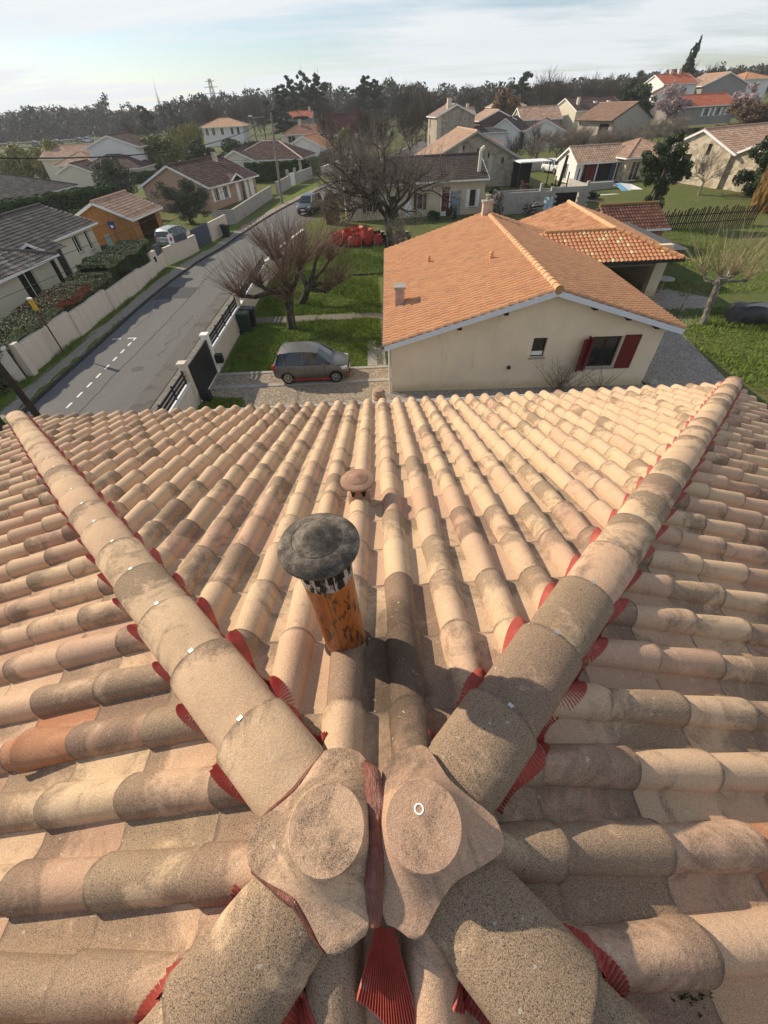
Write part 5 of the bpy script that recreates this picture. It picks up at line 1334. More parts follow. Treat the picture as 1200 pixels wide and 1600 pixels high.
parts_box(CR, 'fanlight', M_GLASS, ((2.8, -4.15, 2.1), (3.75, -4.07, 2.55)))
parts_box(CR, 'shutter', M_BLUESH, ((3.86, -4.19, .05), (4.95, -4.12, 2.15))); parts_box(CR, 'hinge_strap', M_ANTH, ((3.9, -4.21, .9), (4.9, -4.185, .97)))
MB().tube([(6.9, -3.2, 3.3), (6.9, -3.2, 5.2)], .17, 10).tube([(6.9, -3.2, 5.2), (7.25, -3.2, 5.45)], .19, 10).build('metal_flue', plain('cream_flue', (.62, .58, .46), .6), CR, 50)
chimney(CR, -3.0, -.4, 4.2, 1.5, .6, .5, W_STONE)
STN = house_b('stone_house', 'large stone gabled house with pinkish tiles behind the dark roofed cottage', 14.0, 76.0, 2, 11.6, 12, 3.2, 2.6, 'y', 'gable', W_STONE, RM_BEIGE, {'S': [(4.2, 4.1, .22, .45, 'dark'), (6.1, 3.8, .22, .45, 'dark'), (7.6, 3.2, .25, .5, 'dark'), (9.6, 2.7, .25, .5, 'dark')]}, cw=.30, rl=.38, amp=.07, z=.3, oe=.6, og=.5, trim=plain('grey_bargeboard', (.34, .33, .31), .8))
parts_box(STN, 'quoin', plain('pale_quoin', (.45, .40, .32), .9), ((-2.2, -6.03, 2.2), (-1.7, -5.99, 4.6)), ((2.0, -6.03, 1.4), (2.5, -5.99, 3.4)))
TS = house_b('tall_house', 'tall narrow stone house with a chimney rising behind the stone gable', 17.8, 116, 4, 7.6, 10, 5.4, 1.55, 'y', 'gable', W_STONE, roofmat('grey_pink_tile', [(0, (.26, .19, .155)), (1, (.34, .26, .21))]), {'W': [(2, 1, 1, 1.5, 'window'), (2, 3.6, 1, 1.4, 'window')]}, cw=.5, rl=.5, z=1.5, chim=((-1.2, -3.4, 5.6, 2.3, .8, .8),), oe=.3)
parts_box(TS, 'corner_stone', plain('pale_corner', (.55, .48, .37), .9), ((-3.86, -5.05, 0), (-3.0, -4.96, 5.3)))
house_b('shed', 'reddish lean-to with dark roof beside the tall stone house', 20.8, 98, -8, 7, 6, 2.4, 1.1, 'y', 'gable', W_GREYC, RM_RED, {}, cw=.5, rl=.5, z=1.0)
house_b('house', 'brown gabled barn with weathered pink roof among the bare trees', 27.6, 122, 6, 7.5, 9, 4.3, 1.4, 'y', 'gable', plain('brown_timber_wall', (.16, .11, .085), .9, .1, var=.25, scale=2), RM_BEIGE, {}, cw=.5, rl=.5, z=1.6)
house_b('house', 'white flat fronted annex below the brown barn', 25.6, 116, 4, 7, 5, 2.6, .7, 'x', 'gable', W_WHITE, RM_DARK, {'S': [(1, .8, .5, .6, 'dark'), (2, .8, .5, .6, 'dark'), (3, .8, .5, .6, 'dark'), (4, .8, .5, .6, 'dark')]}, cw=.5, rl=.5, z=1.6)
house_b('house', 'white gabled cottage with maroon roof and long shutters behind the bare orchard', 38.2, 116.5, -18, 7.6, 10, 2.7, 1.6, 'y', 'gable', W_WHITE, roofmat('maroon_brown_tile', [(0, (.12, .055, .048)), (1, (.17, .085, .07))]), {'W': [(6, .5, .7, 1.6, 'dark'), (8.2, .5, .7, 1.6, 'dark')], 'S': [(2.5, .9, .6, .9, 'window')]}, cw=.5, rl=.5, z=1.4)
house_b('house', 'small whitewashed gable with a dark window left of the maroon roofed cottage', 31.2, 118, -30, 6, 9, 3.0, 1.7, 'y', 'gable', W_WHITE, RM_BROWN, {'S': [(2.6, 1.2, .8, 1.5, 'dark')]}, cw=.5, rl=.5, z=1.4)
house_b('house', 'long low house with a wide pale pink roof', 41.3, 134, 2, 9.5, 8, 3.4, 1.9, 'x', 'gable', W_GREYC, RM_BEIGE, {'S': [(2, 1.5, 1, 1.2, 'window'), (6, 1.5, 1, 1.2, 'window')]}, cw=.5, rl=.5, z=2.0)
WB = house_b('house', 'cream two storey house with dark brown roof and two small roof windows', 54.5, 137, 20, 14, 9, 4.4, 2.0, 'x', 'gable', plain('buff_cream_render', (.66, .60, .46), .95, .1), RM_BROWN, {'W': [(3.6, 2.0, .9, 1.4, 'window')], 'S': [(2.4, 2.6, 1.1, 1.1, 'window'), (7, 2.6, 1.1, 1.1, 'window'), (11, 2.6, 1.1, 1.1, 'window')]}, cw=.5, rl=.5, z=2.1, chim=((-5.4, -2.6, 4.8, 1.7, .6, .6),))  # plain cream wall colour, the same on all sides
for xx in (-.5, 3.6): MB().box((xx, -2.6, 5.05), (xx + .9, -2.0, 5.75)).build('roof_window', M_WHITE, WB)
BN = house_b('barn', 'big grey gabled barn with rusty brown roof above the orchard', 54.6, 121, 18, 9.6, 11, 3.6, 2.2, 'y', 'gable', plain('grey_barn_render', (.40, .36, .31), .95, .1, var=.1), roofmat('rusty_barn_tile', [(0, (.20, .125, .09)), (1, (.28, .18, .13))], (.13, .09, .07), .4), {'W': [(7, .2, 3, 2.6, 'dark')]}, cw=.5, rl=.5, z=1.7, oe=.8, trim=M_WOODD)
PH = house_b('pool_house', 'open pool house with striped pinkish tiles and dark furniture inside', 30.5, 70.8, 8, 7.0, 5, 2.15, 1.25, 'x', 'gable', W_WHITE, RM_BEIGE, {'S': [(1.0, .05, 5.6, 1.95, 'dark')], 'W': [(2.0, .2, .9, 1.6, 'window')]}, cw=.34, rl=.40, amp=.07, z=.7)
for xx, mt in ((-1.9, M_REDSH), (-1.2, M_REDSH), (.5, M_GLASS), (1.6, M_BLUEG)): MB().box((xx, -2.40, .1), (xx + .55, -2.36, 1.8)).build('door', mt, PH)
parts_box(PH, 'post', M_WHITE, ((-.55, -2.56, 0), (-.42, -2.44, 2.0))); parts_box(PH, 'post', M_WHITE, ((2.2, -2.56, 0), (2.33, -2.44, 2.0)))
HH = house_b('summer_house', 'golden stone summer house with a square hipped tan roof', 36.4, 71.2, 10, 6.6, 6.6, 2.6, 1.25, 'x', 'hip', W_GOLD, RM_BEIGE, {'S': [(.9, .05, 1.2, 1.9, 'french')]}, cw=.34, rl=.40, amp=.06, z=.7, oe=.7)
RS = house_b('stone_house', 'pale golden stone house with white bargeboards and a long pinkish roof on the right', 46.3, 66.5, 24, 13.5, 8.5, 3.3, 1.75, 'x', 'gable', W_GOLD, RM_BEIGE, {'W': [(2.6, .3, 1.2, 2.6, 'dark'), (5.4, 1.2, .7, 1.0, 'dark'), (5.4, 2.9, .5, 1.0, 'dark')], 'S': [(2, 1, 1, 1.3, 'window')]}, cw=.32, rl=.40, amp=.07, z=.5, oe=.6)
RS2 = house_b('stone_house', 'low lean-to wing of golden stone with white bargeboard in front of the right stone house', 47.6, 60.2, 24, 10, 6, 2.7, 1.25, 'x', 'gable', W_GOLD, RM_BEIGE, {}, cw=.32, rl=.40, amp=.07, z=.4, oe=.5)
RR = house_b('house', 'long bungalow with a bright red roof and white shutters on the right hillside', 71.5, 120, 14, 13.0, 8, 2.5, 1.5, 'x', 'gable', W_GREYC, RM_RED, {'S': [(5.0, .9, 1.1, 1.2, 'window', WH2), (8.0, .9, 1.1, 1.2, 'window', WH2), (11.0, .9, 1.1, 1.2, 'window', WH2)]}, cw=.5, rl=.5, z=4.1)
house_b('house', 'orange roofed hillside house with two chimneys above the pink blossom', 81, 152, 8, 9.5, 9, 3.0, 1.7, 'x', 'gable', W_WHITE, RM_RED, {'S': [(1, 1, 1, 1.2, 'window'), (6, 1, 1, 1.2, 'window')]}, cw=.5, rl=.5, z=7.2, chim=((-.5, 0, 3.8, 1.8, .7, .6), (1.8, 0, 3.8, 1.8, .7, .6)))
house_b('house', 'small white gabled house below the orange hillside roof', 77, 146, -15, 5, 7, 2.6, 1.4, 'y', 'gable', W_WHITE, RM_BROWN, {'S': [(1.8, 1, .9, 1.2, 'window')]}, cw=.5, rl=.5, z=5.8)
house_b('house', 'wide grey gabled house with a tan roof near the skyline', 96.5, 158, 6, 13, 10, 2.6, 2.2, 'y', 'gable', W_GREYC, RM_BEIGE, {}, cw=.5, rl=.5, z=7.0)
house_b('house', 'low sunlit cream house with flat tan roof beside the grey gable near the skyline', 89, 160, 6, 9, 8, 2.5, 1.5, 'x', 'hip', W_WHITE, RM_BEIGE, {'W': [(2, .8, 1, 1.3, 'window')]}, cw=.5, rl=.5, z=7.6)
house_b('tall_house', 'white cube like house with a small salmon roof at the right edge of the skyline', 111.5, 168, 10, 9, 9, 3.4, 1.3, 'x', 'hip', W_WHITE, RM_ORANGE, {'S': [(4, 1.3, 1.4, 1.3, 'window')]}, cw=.5, rl=.5, z=7.2)
house_b('house', 'low house with grey brown roofs among the bare trees left of the barn', 62, 150, 0, 9, 8, 3.0, 1.4, 'x', 'gable', W_CREAM, RM_RED, {}, cw=.5, rl=.5, z=3.6)
house_b('house', 'reddish brown house behind the barn on the hillside', 66, 138, -10, 7, 8, 2.8, 1.5, 'y', 'gable', W_CREAM, RM_BROWN, {'S': [(3, 1, 1, 1.2, 'window')]}, cw=.5, rl=.5, z=3.2)
house_b('house', 'grey house with pale chimney far behind the tall stone house', 24, 148, 0, 9, 8, 3.6, 1.6, 'x', 'gable', W_GREYC, RM_BEIGE, {}, cw=.5, rl=.5, z=2.4, chim=((3, 0, 4.5, 1.5, .7, .6),))
house_b('house', 'white walled house far off among tall poplars', 44, 176, 0, 10, 8, 4.2, 1.5, 'x', 'hip', W_WHITE, RM_BEIGE, {'S': [(2, 2, 1, 1.4, 'window'), (5, 2, 1, 1.4, 'window')]}, cw=.6, rl=.6, z=3.2)
# garden shed with old mossy tiles behind the garage
SHD = house_b('shed', 'small brick shed with old mossy red tiles and lichened ridge behind the garage', 20.3, 38.2, 2, 4.2, 4.6, 1.75, 1.0, 'x', 'gable', plain('old_pink_brick', (.33, .17, .12), .95, .1, var=.25, scale=6), RM_MOSSY, {}, cw=.24, rl=.34, amp=.045, z=0, oe=.35, ridgemat=plain('lichen_ridge', (.26, .15, .06), .9, var=.4, scale=8), barge=False)

# ---- roofless block enclosure
rw = empty('block_enclosure', (14.3, 53.0, .1), 0, 'roofless grey concrete block enclosure with an opening behind the garage', 'wall')
m = MB(); r = random.Random(5)
for j in range(9):
    x = 0
    while x < 8.9:
        L = .5 if (x > 0 or j % 2) else .25
        top = 1.8 + .07 * x
        if not (5.3 < x < 8.0 and j < 8) and (j + 1) * .21 < top + .1: m.box((x, -.1 + r.uniform(-.008, .008), j * .21), (x + L - .015, .1, j * .21 + .198))
        x += L
o = m.build('block', M_BLOCK, rw); o['kind'] = 'stuff'
MB().box((0, -.06, 0), (5.2, .06, 1.75)).box((8.1, -.06, 0), (8.9, .06, 2.0)).box((-.1, 0, 0), (.1, 4.5, 1.7)).box((8.8, 0, 0), (9.05, 5.5, 2.2)).box((5.2, -.1, 1.78), (8.9, .1, 2.15)).build('panel', M_BLOCK, rw)
for xx, hh in ((0, 2.0), (3.9, 2.55), (5.1, 2.2), (8.8, 2.55)): MB().box((xx - .13, -.17, 0), (xx + .13, .17, hh)).build('post', M_CONC, rw)
MB().box((0, 4.4, 0), (9, 4.6, 1.5)).build('panel', M_BLOCK, rw)
MB().box((5.3, .3, 0), (8.0, .4, 1.75)).build('opening', M_SOOT_SHADE, rw)  # dark sheet stands in for the shade behind the gap
wp = empty('timber_stack', (16.2, 52.2, .1), 0, 'dark heap of old timber and metal frames leaning on the block enclosure', 'timber pile'); r = random.Random(8)
for i in range(24): MB().bar((r.uniform(0, 2.6), r.uniform(-.6, .3), r.uniform(.1, 1.2)), (r.uniform(0, 2.6), r.uniform(-.6, .3), r.uniform(.1, 1.3)), .07).build('plank', M_WOODD if i % 3 else M_CONC, wp)
tb = MB(); V = []; r = random.Random(2)
ta = empty('tarpaulin', (18.75, 52.2, .1), 0, 'pale blue tarpaulin draped over the timber heap', 'tarpaulin')
for j in range(6):
    for i in range(5): V.append((i * .22 - .4 + r.uniform(-.05, .05), -.3 + .12 * math.sin(i * 2 + j) - .06 * j, 1.5 - j * .22))
tb.add(V, [(j*5+i, j*5+i+1, j*5+i+6, j*5+i+5) for j in range(5) for i in range(4)]).build('cloth', plain('pale_tarp', (.42, .50, .54), .5), ta)
# patio cover, pergola and pool
pt = empty('patio_cover', (20.6, 67.5, .45), R(2), 'white flat patio roof on thin posts attached to the stone gabled house', 'canopy'); MB().box((-1.4, -1.8, 2.75), (2.6, 1.4, 2.85)).build('roof', M_WHITE, pt)
for a in (-1.3, 2.5): MB().box((a - .05, -1.75, -.3), (a + .05, -1.65, 2.75)).build('post', M_ANTH, pt)
MB().box((-1.3, 1.2, 0), (1.2, 1.3, 2.7)).build('panel', M_SOOT_SHADE, pt)
stp = empty('charred_post', (24.3, 64.5, .45), 0, 'thick dark leaning post standing by the pool terrace', 'post'); MB().tube([(0, 0, 0), (.15, 0, 1.8), (.35, .05, 3.4)], [.22, .2, .17], 8).build('trunk', M_POLE, stp)
for i, (a, b) in enumerate(((23.6, 63.8), (25.2, 64.2), (26.1, 63.7), (26.9, 64.6))):
    q = empty('stake', (a, b, .4), 0, ['short brown stake just left of the thick dark post', 'grey stake just right of the thick dark post', 'tilted brown stake among the posts by the pool terrace', 'tallest thin stake nearest the pool house'][i], 'post', 'stakes by the pool terrace'); MB().tube([(0, 0, 0), (.1 * (i - 1), 0, 1.6 + .3 * i)], .08, 6).build('pole', M_BARK, q)
pl = empty('swimming_pool', (29.6, 62.3, .3), R(8), 'drained swimming pool with white coping and pale blue cover', 'pool')
MB().box((-4.2, -2.2, -.15), (4.6, -1.7, .12)).box((-4.2, 1.7, -.15), (4.6, 2.2, .12)).box((4.1, -1.7, -.15), (4.6, 1.7, .12)).box((-4.2, -1.7, -.15), (-3.7, 1.7, .12)).build('coping', plain('white_stone_coping', (.66, .64, .60), .8, .2, var=.1), pl)
MB().box((-3.7, -1.7, -.1), (4.1, 1.7, -.02)).build('basin', plain('pool_liner', (.40, .47, .50), .6, .3, var=.2), pl); MB().box((-3.6, 1.2, .0), (1.6, 1.69, .9)).build('wall', M_BLOCK, pl)
MB().add([(1.7, -1.4, .02), (2.6, -1.4, .06), (2.5, 1.5, .7), (1.8, 1.5, .62)], [(0, 1, 2, 3)]).build('cover', plain('blue_cover', (.18, .38, .55), .5), pl); MB().add([(2.6, -1.5, .05), (4.4, -1.4, .16), (4.2, 1.5, .5), (2.5, 1.5, .7)], [(0, 1, 2, 3)]).build('cover', M_WHITE, pl)
tag(MB().box((25.6, 64.7, .3), (34, 68.2, .62)).build('terrace', plain('terrace_slabs', (.40, .37, .33), .9, .1, var=.15)), kind='structure')

sheet('vegetable_bed', [(15, 55), (27, 56.5), (26, 63.5), (16, 63)], .02, plain('dug_soil', (.095, .078, .058), .95, .1, var=.5, scale=3))
wall_run('block_wall', 'low grey block wall along the lane behind the white patio roof', [(19.5, 80.5), (31.0, 82.0)], 1.1, .2, M_BLOCK, cap=.06, capmat=M_CONC)

# ================================================================== VEGETATION
def PY(px, py, Y):
    d = ray(px, py); P = d * (Y / d.y); return Vector((P.x, Y, P.z + CAM_H))
def limb(mb, p, d, L, r0, r1, n, curl, rg, sides=None, upb=0.0):
    pts, rs = [p.copy()], [r0]; d = d.normalized(); q = p.copy()
    for i in range(n):
        d = (d + Vector((rg.gauss(0, curl), rg.gauss(0, curl), rg.gauss(0, curl) + upb))).normalized()
        q = q + d * (L / n); pts.append(q.copy()); rs.append(r0 + (r1 - r0) * (i + 1) / n)
    mb.tube(pts, rs, sides or (8 if r0 > .09 else 5 if r0 > .03 else 3), cap=False)
    return pts, d
def perp(d, rg, ang):
    a = d.orthogonal().normalized(); a.rotate(Matrix.Rotation(rg.uniform(0, 6.283), 3, d)); return (d * math.cos(ang) + a * math.sin(ang)).normalized()
def branch(mb, tw, p, d, L, r, lev, rg, P):
    n = max(3, int(L / P.get('seg', .5)))
    pts, de = limb(mb if r > P.get('split', .02) else tw, p, d, L, r, r * P.get('taper', .45), n, P.get('curl', .12), rg, upb=P.get('up', .03))
    if lev <= 0: return
    kids = rg.randint(*P.get('kids', (4, 6)))
    for i in range(kids):
        t = P.get('t0', .3) + (1 - P.get('t0', .3)) * (i + rg.random()) / kids
        k = min(len(pts) - 2, int(t * (len(pts) - 1))); f = t * (len(pts) - 1) - k
        q = pts[k].lerp(pts[k + 1], min(1, f)); dd = (pts[k + 1] - pts[k]).normalized()
        nd = perp(dd, rg, rg.uniform(*P.get('ang', (.5, 1.05))))
        nd.z += P.get('lift', .15); nd.normalize()
        branch(mb, tw, q, nd, L * rg.uniform(*P.get('len', (.5, .75))), max(P.get('rmin', .008), r * rg.uniform(.40, .58)), lev - 1, rg, P)
    if P.get('lead', 1): branch(mb, tw, pts[-1], de, L * .6, max(P.get('rmin', .008), r * .45), lev - 1, rg, P)
def bare_meshes(seed, h, r, P, lev, tr=1.0, lean=(0, 0), forks=4, spread=.8):
    rg = random.Random(seed); mb, tw = MB(), MB()
    pts, d = limb(mb, Vector((0, 0, -.15)), Vector((lean[0], lean[1], 1)), h * P.get('trunk', .3), r, r * .72, 5, .05, rg, 9)
    for i in range(forks):
        a = 6.283 * (i + rg.random() * .6) / forks; nd = Vector((math.cos(a) * spread, math.sin(a) * spread, 1)).normalized()
        branch(mb, tw, pts[-1], nd, h * P.get('l0', .38) * rg.uniform(.8, 1.15), r * rg.uniform(.42, .6), lev, rg, P)
    return mb, tw
def tree_obj(name, label, loc, mb, tw, mbark, mtwig, cat='tree', group=None, rz=0.0, scale=1.0):
    t = empty(name, loc, rz, label, cat, group, scale); mb.build('trunk', mbark, t, 60)
    if tw.v: tw.build('crown', mtwig, t)
    return t
def leaf_np(centers, N, size, seed, flat=.35, droop=0.0, asp=1.5):
    """N leaf-like quads spread through clumps [(x,y,z,rx,ry,rz)]"""
    g = np.random.RandomState(seed); C = np.array(centers, dtype=float); w = (C[:, 3] * C[:, 4] * C[:, 5]) ** .67; idx = g.choice(len(C), N, p=w / w.sum())
    v = g.normal(size=(N, 3)); v /= np.linalg.norm(v, axis=1)[:, None]; rad = g.uniform(0, 1, N) ** flat
    P = C[idx, :3] + v * rad[:, None] * C[idx, 3:6]
    P[:, 2] -= droop * g.uniform(0, 1, N) * C[idx, 5]
    nrm = v + g.normal(size=(N, 3)) * .55; nrm /= np.linalg.norm(nrm, axis=1)[:, None]
    t = np.cross(nrm, g.normal(size=(N, 3))); t /= np.linalg.norm(t, axis=1)[:, None] + 1e-9; b = np.cross(nrm, t)
    if droop: t = t * .3 + np.array([0, 0, -1.0]); t /= np.linalg.norm(t, axis=1)[:, None]
    s = size * g.uniform(.6, 1.3, N)[:, None]
    V = np.stack([P - t*s*asp*.5, P + b*s*.5, P + t*s*asp*.5, P - b*s*.5], 1).reshape(-1, 3)
    return V, np.arange(N * 4).reshape(-1, 4)
def leaf_tree(name, label, loc, clumps, N, size, mat, bark_=None, trunk=None, seed=1, cat='tree', group=None, flat=.35, droop=0.0, rz=0, asp=1.5, scale=1.0):
    t = empty(name, loc, rz, label, cat, group, scale)
    V, F = leaf_np(clumps, N, size, seed, flat, droop, asp); link(bpy.data.objects.new('crown', np_mesh('crown', V, F, mat)), t)
    if trunk:
        mb = MB(); rg = random.Random(seed); pts, d = limb(mb, Vector((0, 0, -.2)), Vector((0, 0, 1)), trunk[0], trunk[1], trunk[1] * .7, 4, .05, rg, 7)
        for c in clumps[:10]: mb.tube([pts[-1] - Vector((0, 0, .3)), pts[-1].lerp(Vector(c[:3]), .5) + Vector((0, 0, .1)), Vector(c[:3])], [trunk[1] * .5, trunk[1] * .3, trunk[1] * .12], 5, False)
        mb.build('trunk', bark_ or M_BARK, t, 60)
    return t
def rough(cl, k=6, sd=1, f=.42):
    g = random.Random(sd); out = []
    for c in cl:
        for i in range(k):
            v = Vector((g.gauss(0, 1), g.gauss(0, 1), g.gauss(0, 1))).normalized() * g.uniform(.35, 1.0); s = g.uniform(.6, 1.3) * f
            out.append((c[0] + v.x * c[3], c[1] + v.y * c[4], c[2] + v.z * c[5], c[3] * s, c[4] * s, c[5] * s))
    return out
def clumps_round(w, h, z0, n, seed, k=.45):
    g = random.Random(seed); out = []
    for i in range(n):
        while True:
            x, y, z = g.uniform(-1, 1), g.uniform(-1, 1), g.uniform(-1, 1)
            if .25 < x*x + y*y + z*z < 1: break
        s = g.uniform(.6, 1.15) * k; out.append((x * w/2 * (1 - s*.5), y * w/2 * (1 - s*.5), z0 + h/2 + z * h/2 * (1 - s*.5), w/2 * s, w/2 * s, h/2 * s))
    return out

# ---- the big pollards behind the car
def pollard(seed, base, heads, hub, r0, shoots, slen, rsh, updir=.9, kn=.16, mshoot=None):
    rg = random.Random(seed); mb, tw = MB(), MB(); base, hub = Vector(base), Vector(hub)
    mb.tube([Vector((0, 0, -.15)), (hub - base) * .12, (hub - base) * .5 + Vector((rg.uniform(-.08, .08), 0, 0)), hub - base], [r0 * 1.35, r0 * 1.02, r0 * .92, r0 * .95], 10, False)
    for hd in heads:
        hd = Vector(hd); a, b = hub - base, hd - base; m1 = a.lerp(b, .35) + Vector((rg.uniform(-.12, .12), rg.uniform(-.12, .12), rg.uniform(-.05, .18))); m2 = a.lerp(b, .72) + Vector((rg.uniform(-.12, .12), rg.uniform(-.12, .12), rg.uniform(-.22, .02)))
        mb.tube([a, m1, m2, b], [r0 * .66, r0 * .52, r0 * .42, r0 * .44], 7, False)
        for q in range(5): c = b + Vector((rg.gauss(0, kn * .5), rg.gauss(0, kn * .5), rg.gauss(0, kn * .5))); mb.lathe([(.01, -kn*.6), (kn * .55, -kn*.3), (kn * .6, .05), (.01, kn * .6)], c, 7, False, False)
        out_ = (b - a); out_.z = 0; out_ = out_.normalized() if out_.length > .1 else Vector((0, 0, 0))
        for s in range(shoots):
            d = Vector((rg.gauss(0, .62), rg.gauss(0, .62), updir + rg.uniform(-.5, .35))) + out_ * .35
            limb(tw, b + Vector((rg.gauss(0, kn * .5), rg.gauss(0, kn * .5), rg.uniform(-kn, kn) * .6)), d, slen * rg.uniform(.45, 1.15), rsh * rg.uniform(.7, 1.2), rsh * .3, 4, .07, rg, 3, .03)
    return mb, tw
A0 = Vector((-4.85, 24.0, 0))
hA = [PY(452, 470, 24.0), PY(405, 445, 24.6), PY(378, 462, 23.6), PY(430, 405, 24.6), PY(470, 415, 23.2), PY(446, 440, 22.9)]
mb, tw = pollard(1, A0, hA, PY(452, 455, 24.0), .25, 105, 2.1, .0155)
tree_obj('pollarded_tree', 'front pollarded tree with many red brown shoots standing on the lawn behind the car', A0, mb, tw, M_BARKD, M_TWIG, group='pollarded trees on the lawn')
B0 = Vector((-4.75, 27.9, 0))
hB = [PY(509, 455, 27.6), PY(530, 440, 28.4), PY(495, 400, 28.0), PY(460, 400, 28.5), PY(515, 405, 28.8)]
mb, tw = pollard(2, B0, hB, PY(480, 450, 27.9), .23, 95, 2.1, .0155)
tree_obj('pollarded_tree', 'second pollarded tree just behind the front one, with a knobbly arm reaching right', B0, mb, tw, M_BARKD, M_TWIG, group='pollarded trees on the lawn')
C0 = Vector((-7.2, 36.2, 0))
hC = [PY(432, 395, 36), PY(450, 375, 36.5), PY(470, 385, 36.8), PY(415, 385, 36)]
mb, tw = pollard(3, C0, hC, PY(445, 405, 36.2), .20, 70, 2.3, .016)
tree_obj('pollarded_tree', 'furthest pollarded tree with darker upright shoots beside the street wall', C0, mb, tw, M_BARKD, M_TWIG, group='pollarded trees on the lawn')
R0 = Vector((17.8, 21.8, 0))
hR = [PY(1125, 432, 22.2), PY(1100, 428, 22.6), PY(1145, 430, 21.8), PY(1165, 437, 22.3), PY(1140, 425, 23.4)]
mb, tw = pollard(4, R0, hR, PY(1122, 445, 22.0), .15, 46, 2.2, .0115, 1.15, .10)
tree_obj('pollarded_tree', 'leaning pale pollarded tree with straw coloured shoots on the right lawn', R0, mb, tw, bark('lichen_bark', (.10, .085, .065), (.34, .31, .26)), M_TWIGP)
# the big bare tree before the cottage
P_big = dict(seg=.45, curl=.20, kids=(4, 6), ang=(.5, 1.15), len=(.50, .74), up=.02, lift=.08, t0=.25, rmin=.009, split=.022, trunk=.26, l0=.42)
mb, tw = bare_meshes(12, 8.3, .36, P_big, 4, forks=6, spread=1.25)
tree_obj('bare_tree', 'large gnarled bare tree with lichen grey trunk in front of the old cottage', (1.75, 42.5, 0), mb, tw, M_BARKD, M_TWIGG)
P_med = dict(seg=.5, curl=.14, kids=(4, 6), ang=(.4, .95), len=(.5, .74), up=.04, lift=.18, t0=.25, rmin=.008, trunk=.28, l0=.36)
mb, tw = bare_meshes(21, 3.4, .07, P_med, 3, forks=4, spread=.7)
tree_obj('young_tree', 'young bare tree with thin trunk by the corner of the orange tiled roof', (1.95, 36.4, 0), mb, tw, M_BARKD, M_TWIGG)
mb, tw = bare_meshes(23, 4.6, .13, P_med, 3, forks=5, spread=.9, lean=(-.15, 0))
tree_obj('bare_tree', 'small pale leaning bare tree on the grass in front of the right stone house', (38.2, 57.2, .4), mb, tw, M_BARKP, M_TWIGG)
# bare shrub before the gable
rg = random.Random(5); mb, tw = MB(), MB()
for i in range(26): 
    p, d = limb(mb, Vector((rg.gauss(0, .12), rg.gauss(0, .1), 0)), Vector((rg.gauss(0, .55), rg.gauss(0, .25), 1)), rg.uniform(1.0, 2.2), .012, .005, 5, .07, rg, 3)
    for q in range(7):
        k = rg.randint(1, 4); limb(tw, p[k], Vector((rg.gauss(0, .6), rg.gauss(0, .4), .8)), rg.uniform(.2, .7), .005, .003, 3, .08, rg, 3)
tree_obj('bare_shrub', 'leafless reddish shrub growing against the sand rendered gable', (7.75, 15.35, 0), mb, tw, M_TWIG, M_TWIG, cat='shrub')
rg = random.Random(6); mb, tw = MB(), MB()
for i in range(16): limb(mb, Vector((rg.gauss(0, .1), rg.gauss(0, .1), 0)), Vector((rg.gauss(0, .6), rg.gauss(0, .25), 1)), rg.uniform(.6, 1.5), .009, .004, 4, .08, rg, 3)
tree_obj('bare_shrub', 'smaller leafless shrub under the red shuttered window', (9.6, 15.4, 0), mb, tw, M_TWIG, M_TWIG, cat='shrub')
# dry grass tuft by the parked car on the bend, cottage shrubs
leaf_tree('dry_shrub', 'upright straw brown shrub beside the car parked on the bend', (-4.05, 52.4, .1), [(0, 0, 1.2, .85, .7, 1.5)], 2600, .22, leafmat('dry_straw', (.16, .095, .045), (.26, .165, .085)), seed=5, cat='shrub', asp=3, droop=.2)
for i, (x, y, w, h, mt, lb) in enumerate(((8.6, 51.9, 1.2, 1.3, M_LEAFD, 'dark potted shrub left of the red cottage door'), (13.2, 51.6, 2.4, 2.2, M_TWIGG, 'tangle of bare climbing stems at the right end of the cottage'), (6.6, 51.8, 1.6, .8, M_LEAFD, 'low dark shrub under the cottage window'))):
    leaf_tree('shrub', lb, (x, y, .1), clumps_round(w, h, 0, 7, i + 3), 1200, .14, mt, seed=i, cat='shrub', asp=2.5)

# ---- brambles, beds and clutter between the cottage and the pool
for i, (x, y, w, h, mt, lb) in enumerate(((17.5, 56.5, 3.2, 1.5, M_TWIGG, 'tangled brown brambles right behind the block enclosure'), (21.0, 58.0, 3.6, 1.2, M_LEAFD, 'dark low brambles right of the tangled brown ones'), (19.2, 61.5, 2.8, 1.6, M_TWIG, 'reddish dead shrub below the white patio roof'), (25.5, 58.8, 3.0, .9, M_LEAFD, 'low dark plants beside the pool coping'), (15.2, 60.5, 2.2, 1.4, M_LEAFD, 'dark shrub at the foot of the stone gable'), (22.8, 62.8, 1.8, 1.1, M_LEAFH, 'small green shrub in front of the thick dark post'))):
    leaf_tree('shrub', lb, (x, y, terr(x, y) - .05), rough(clumps_round(w, h, 0, 8, i + 60), 4), 3200, .11, mt, seed=60 + i, cat='shrub', asp=3)
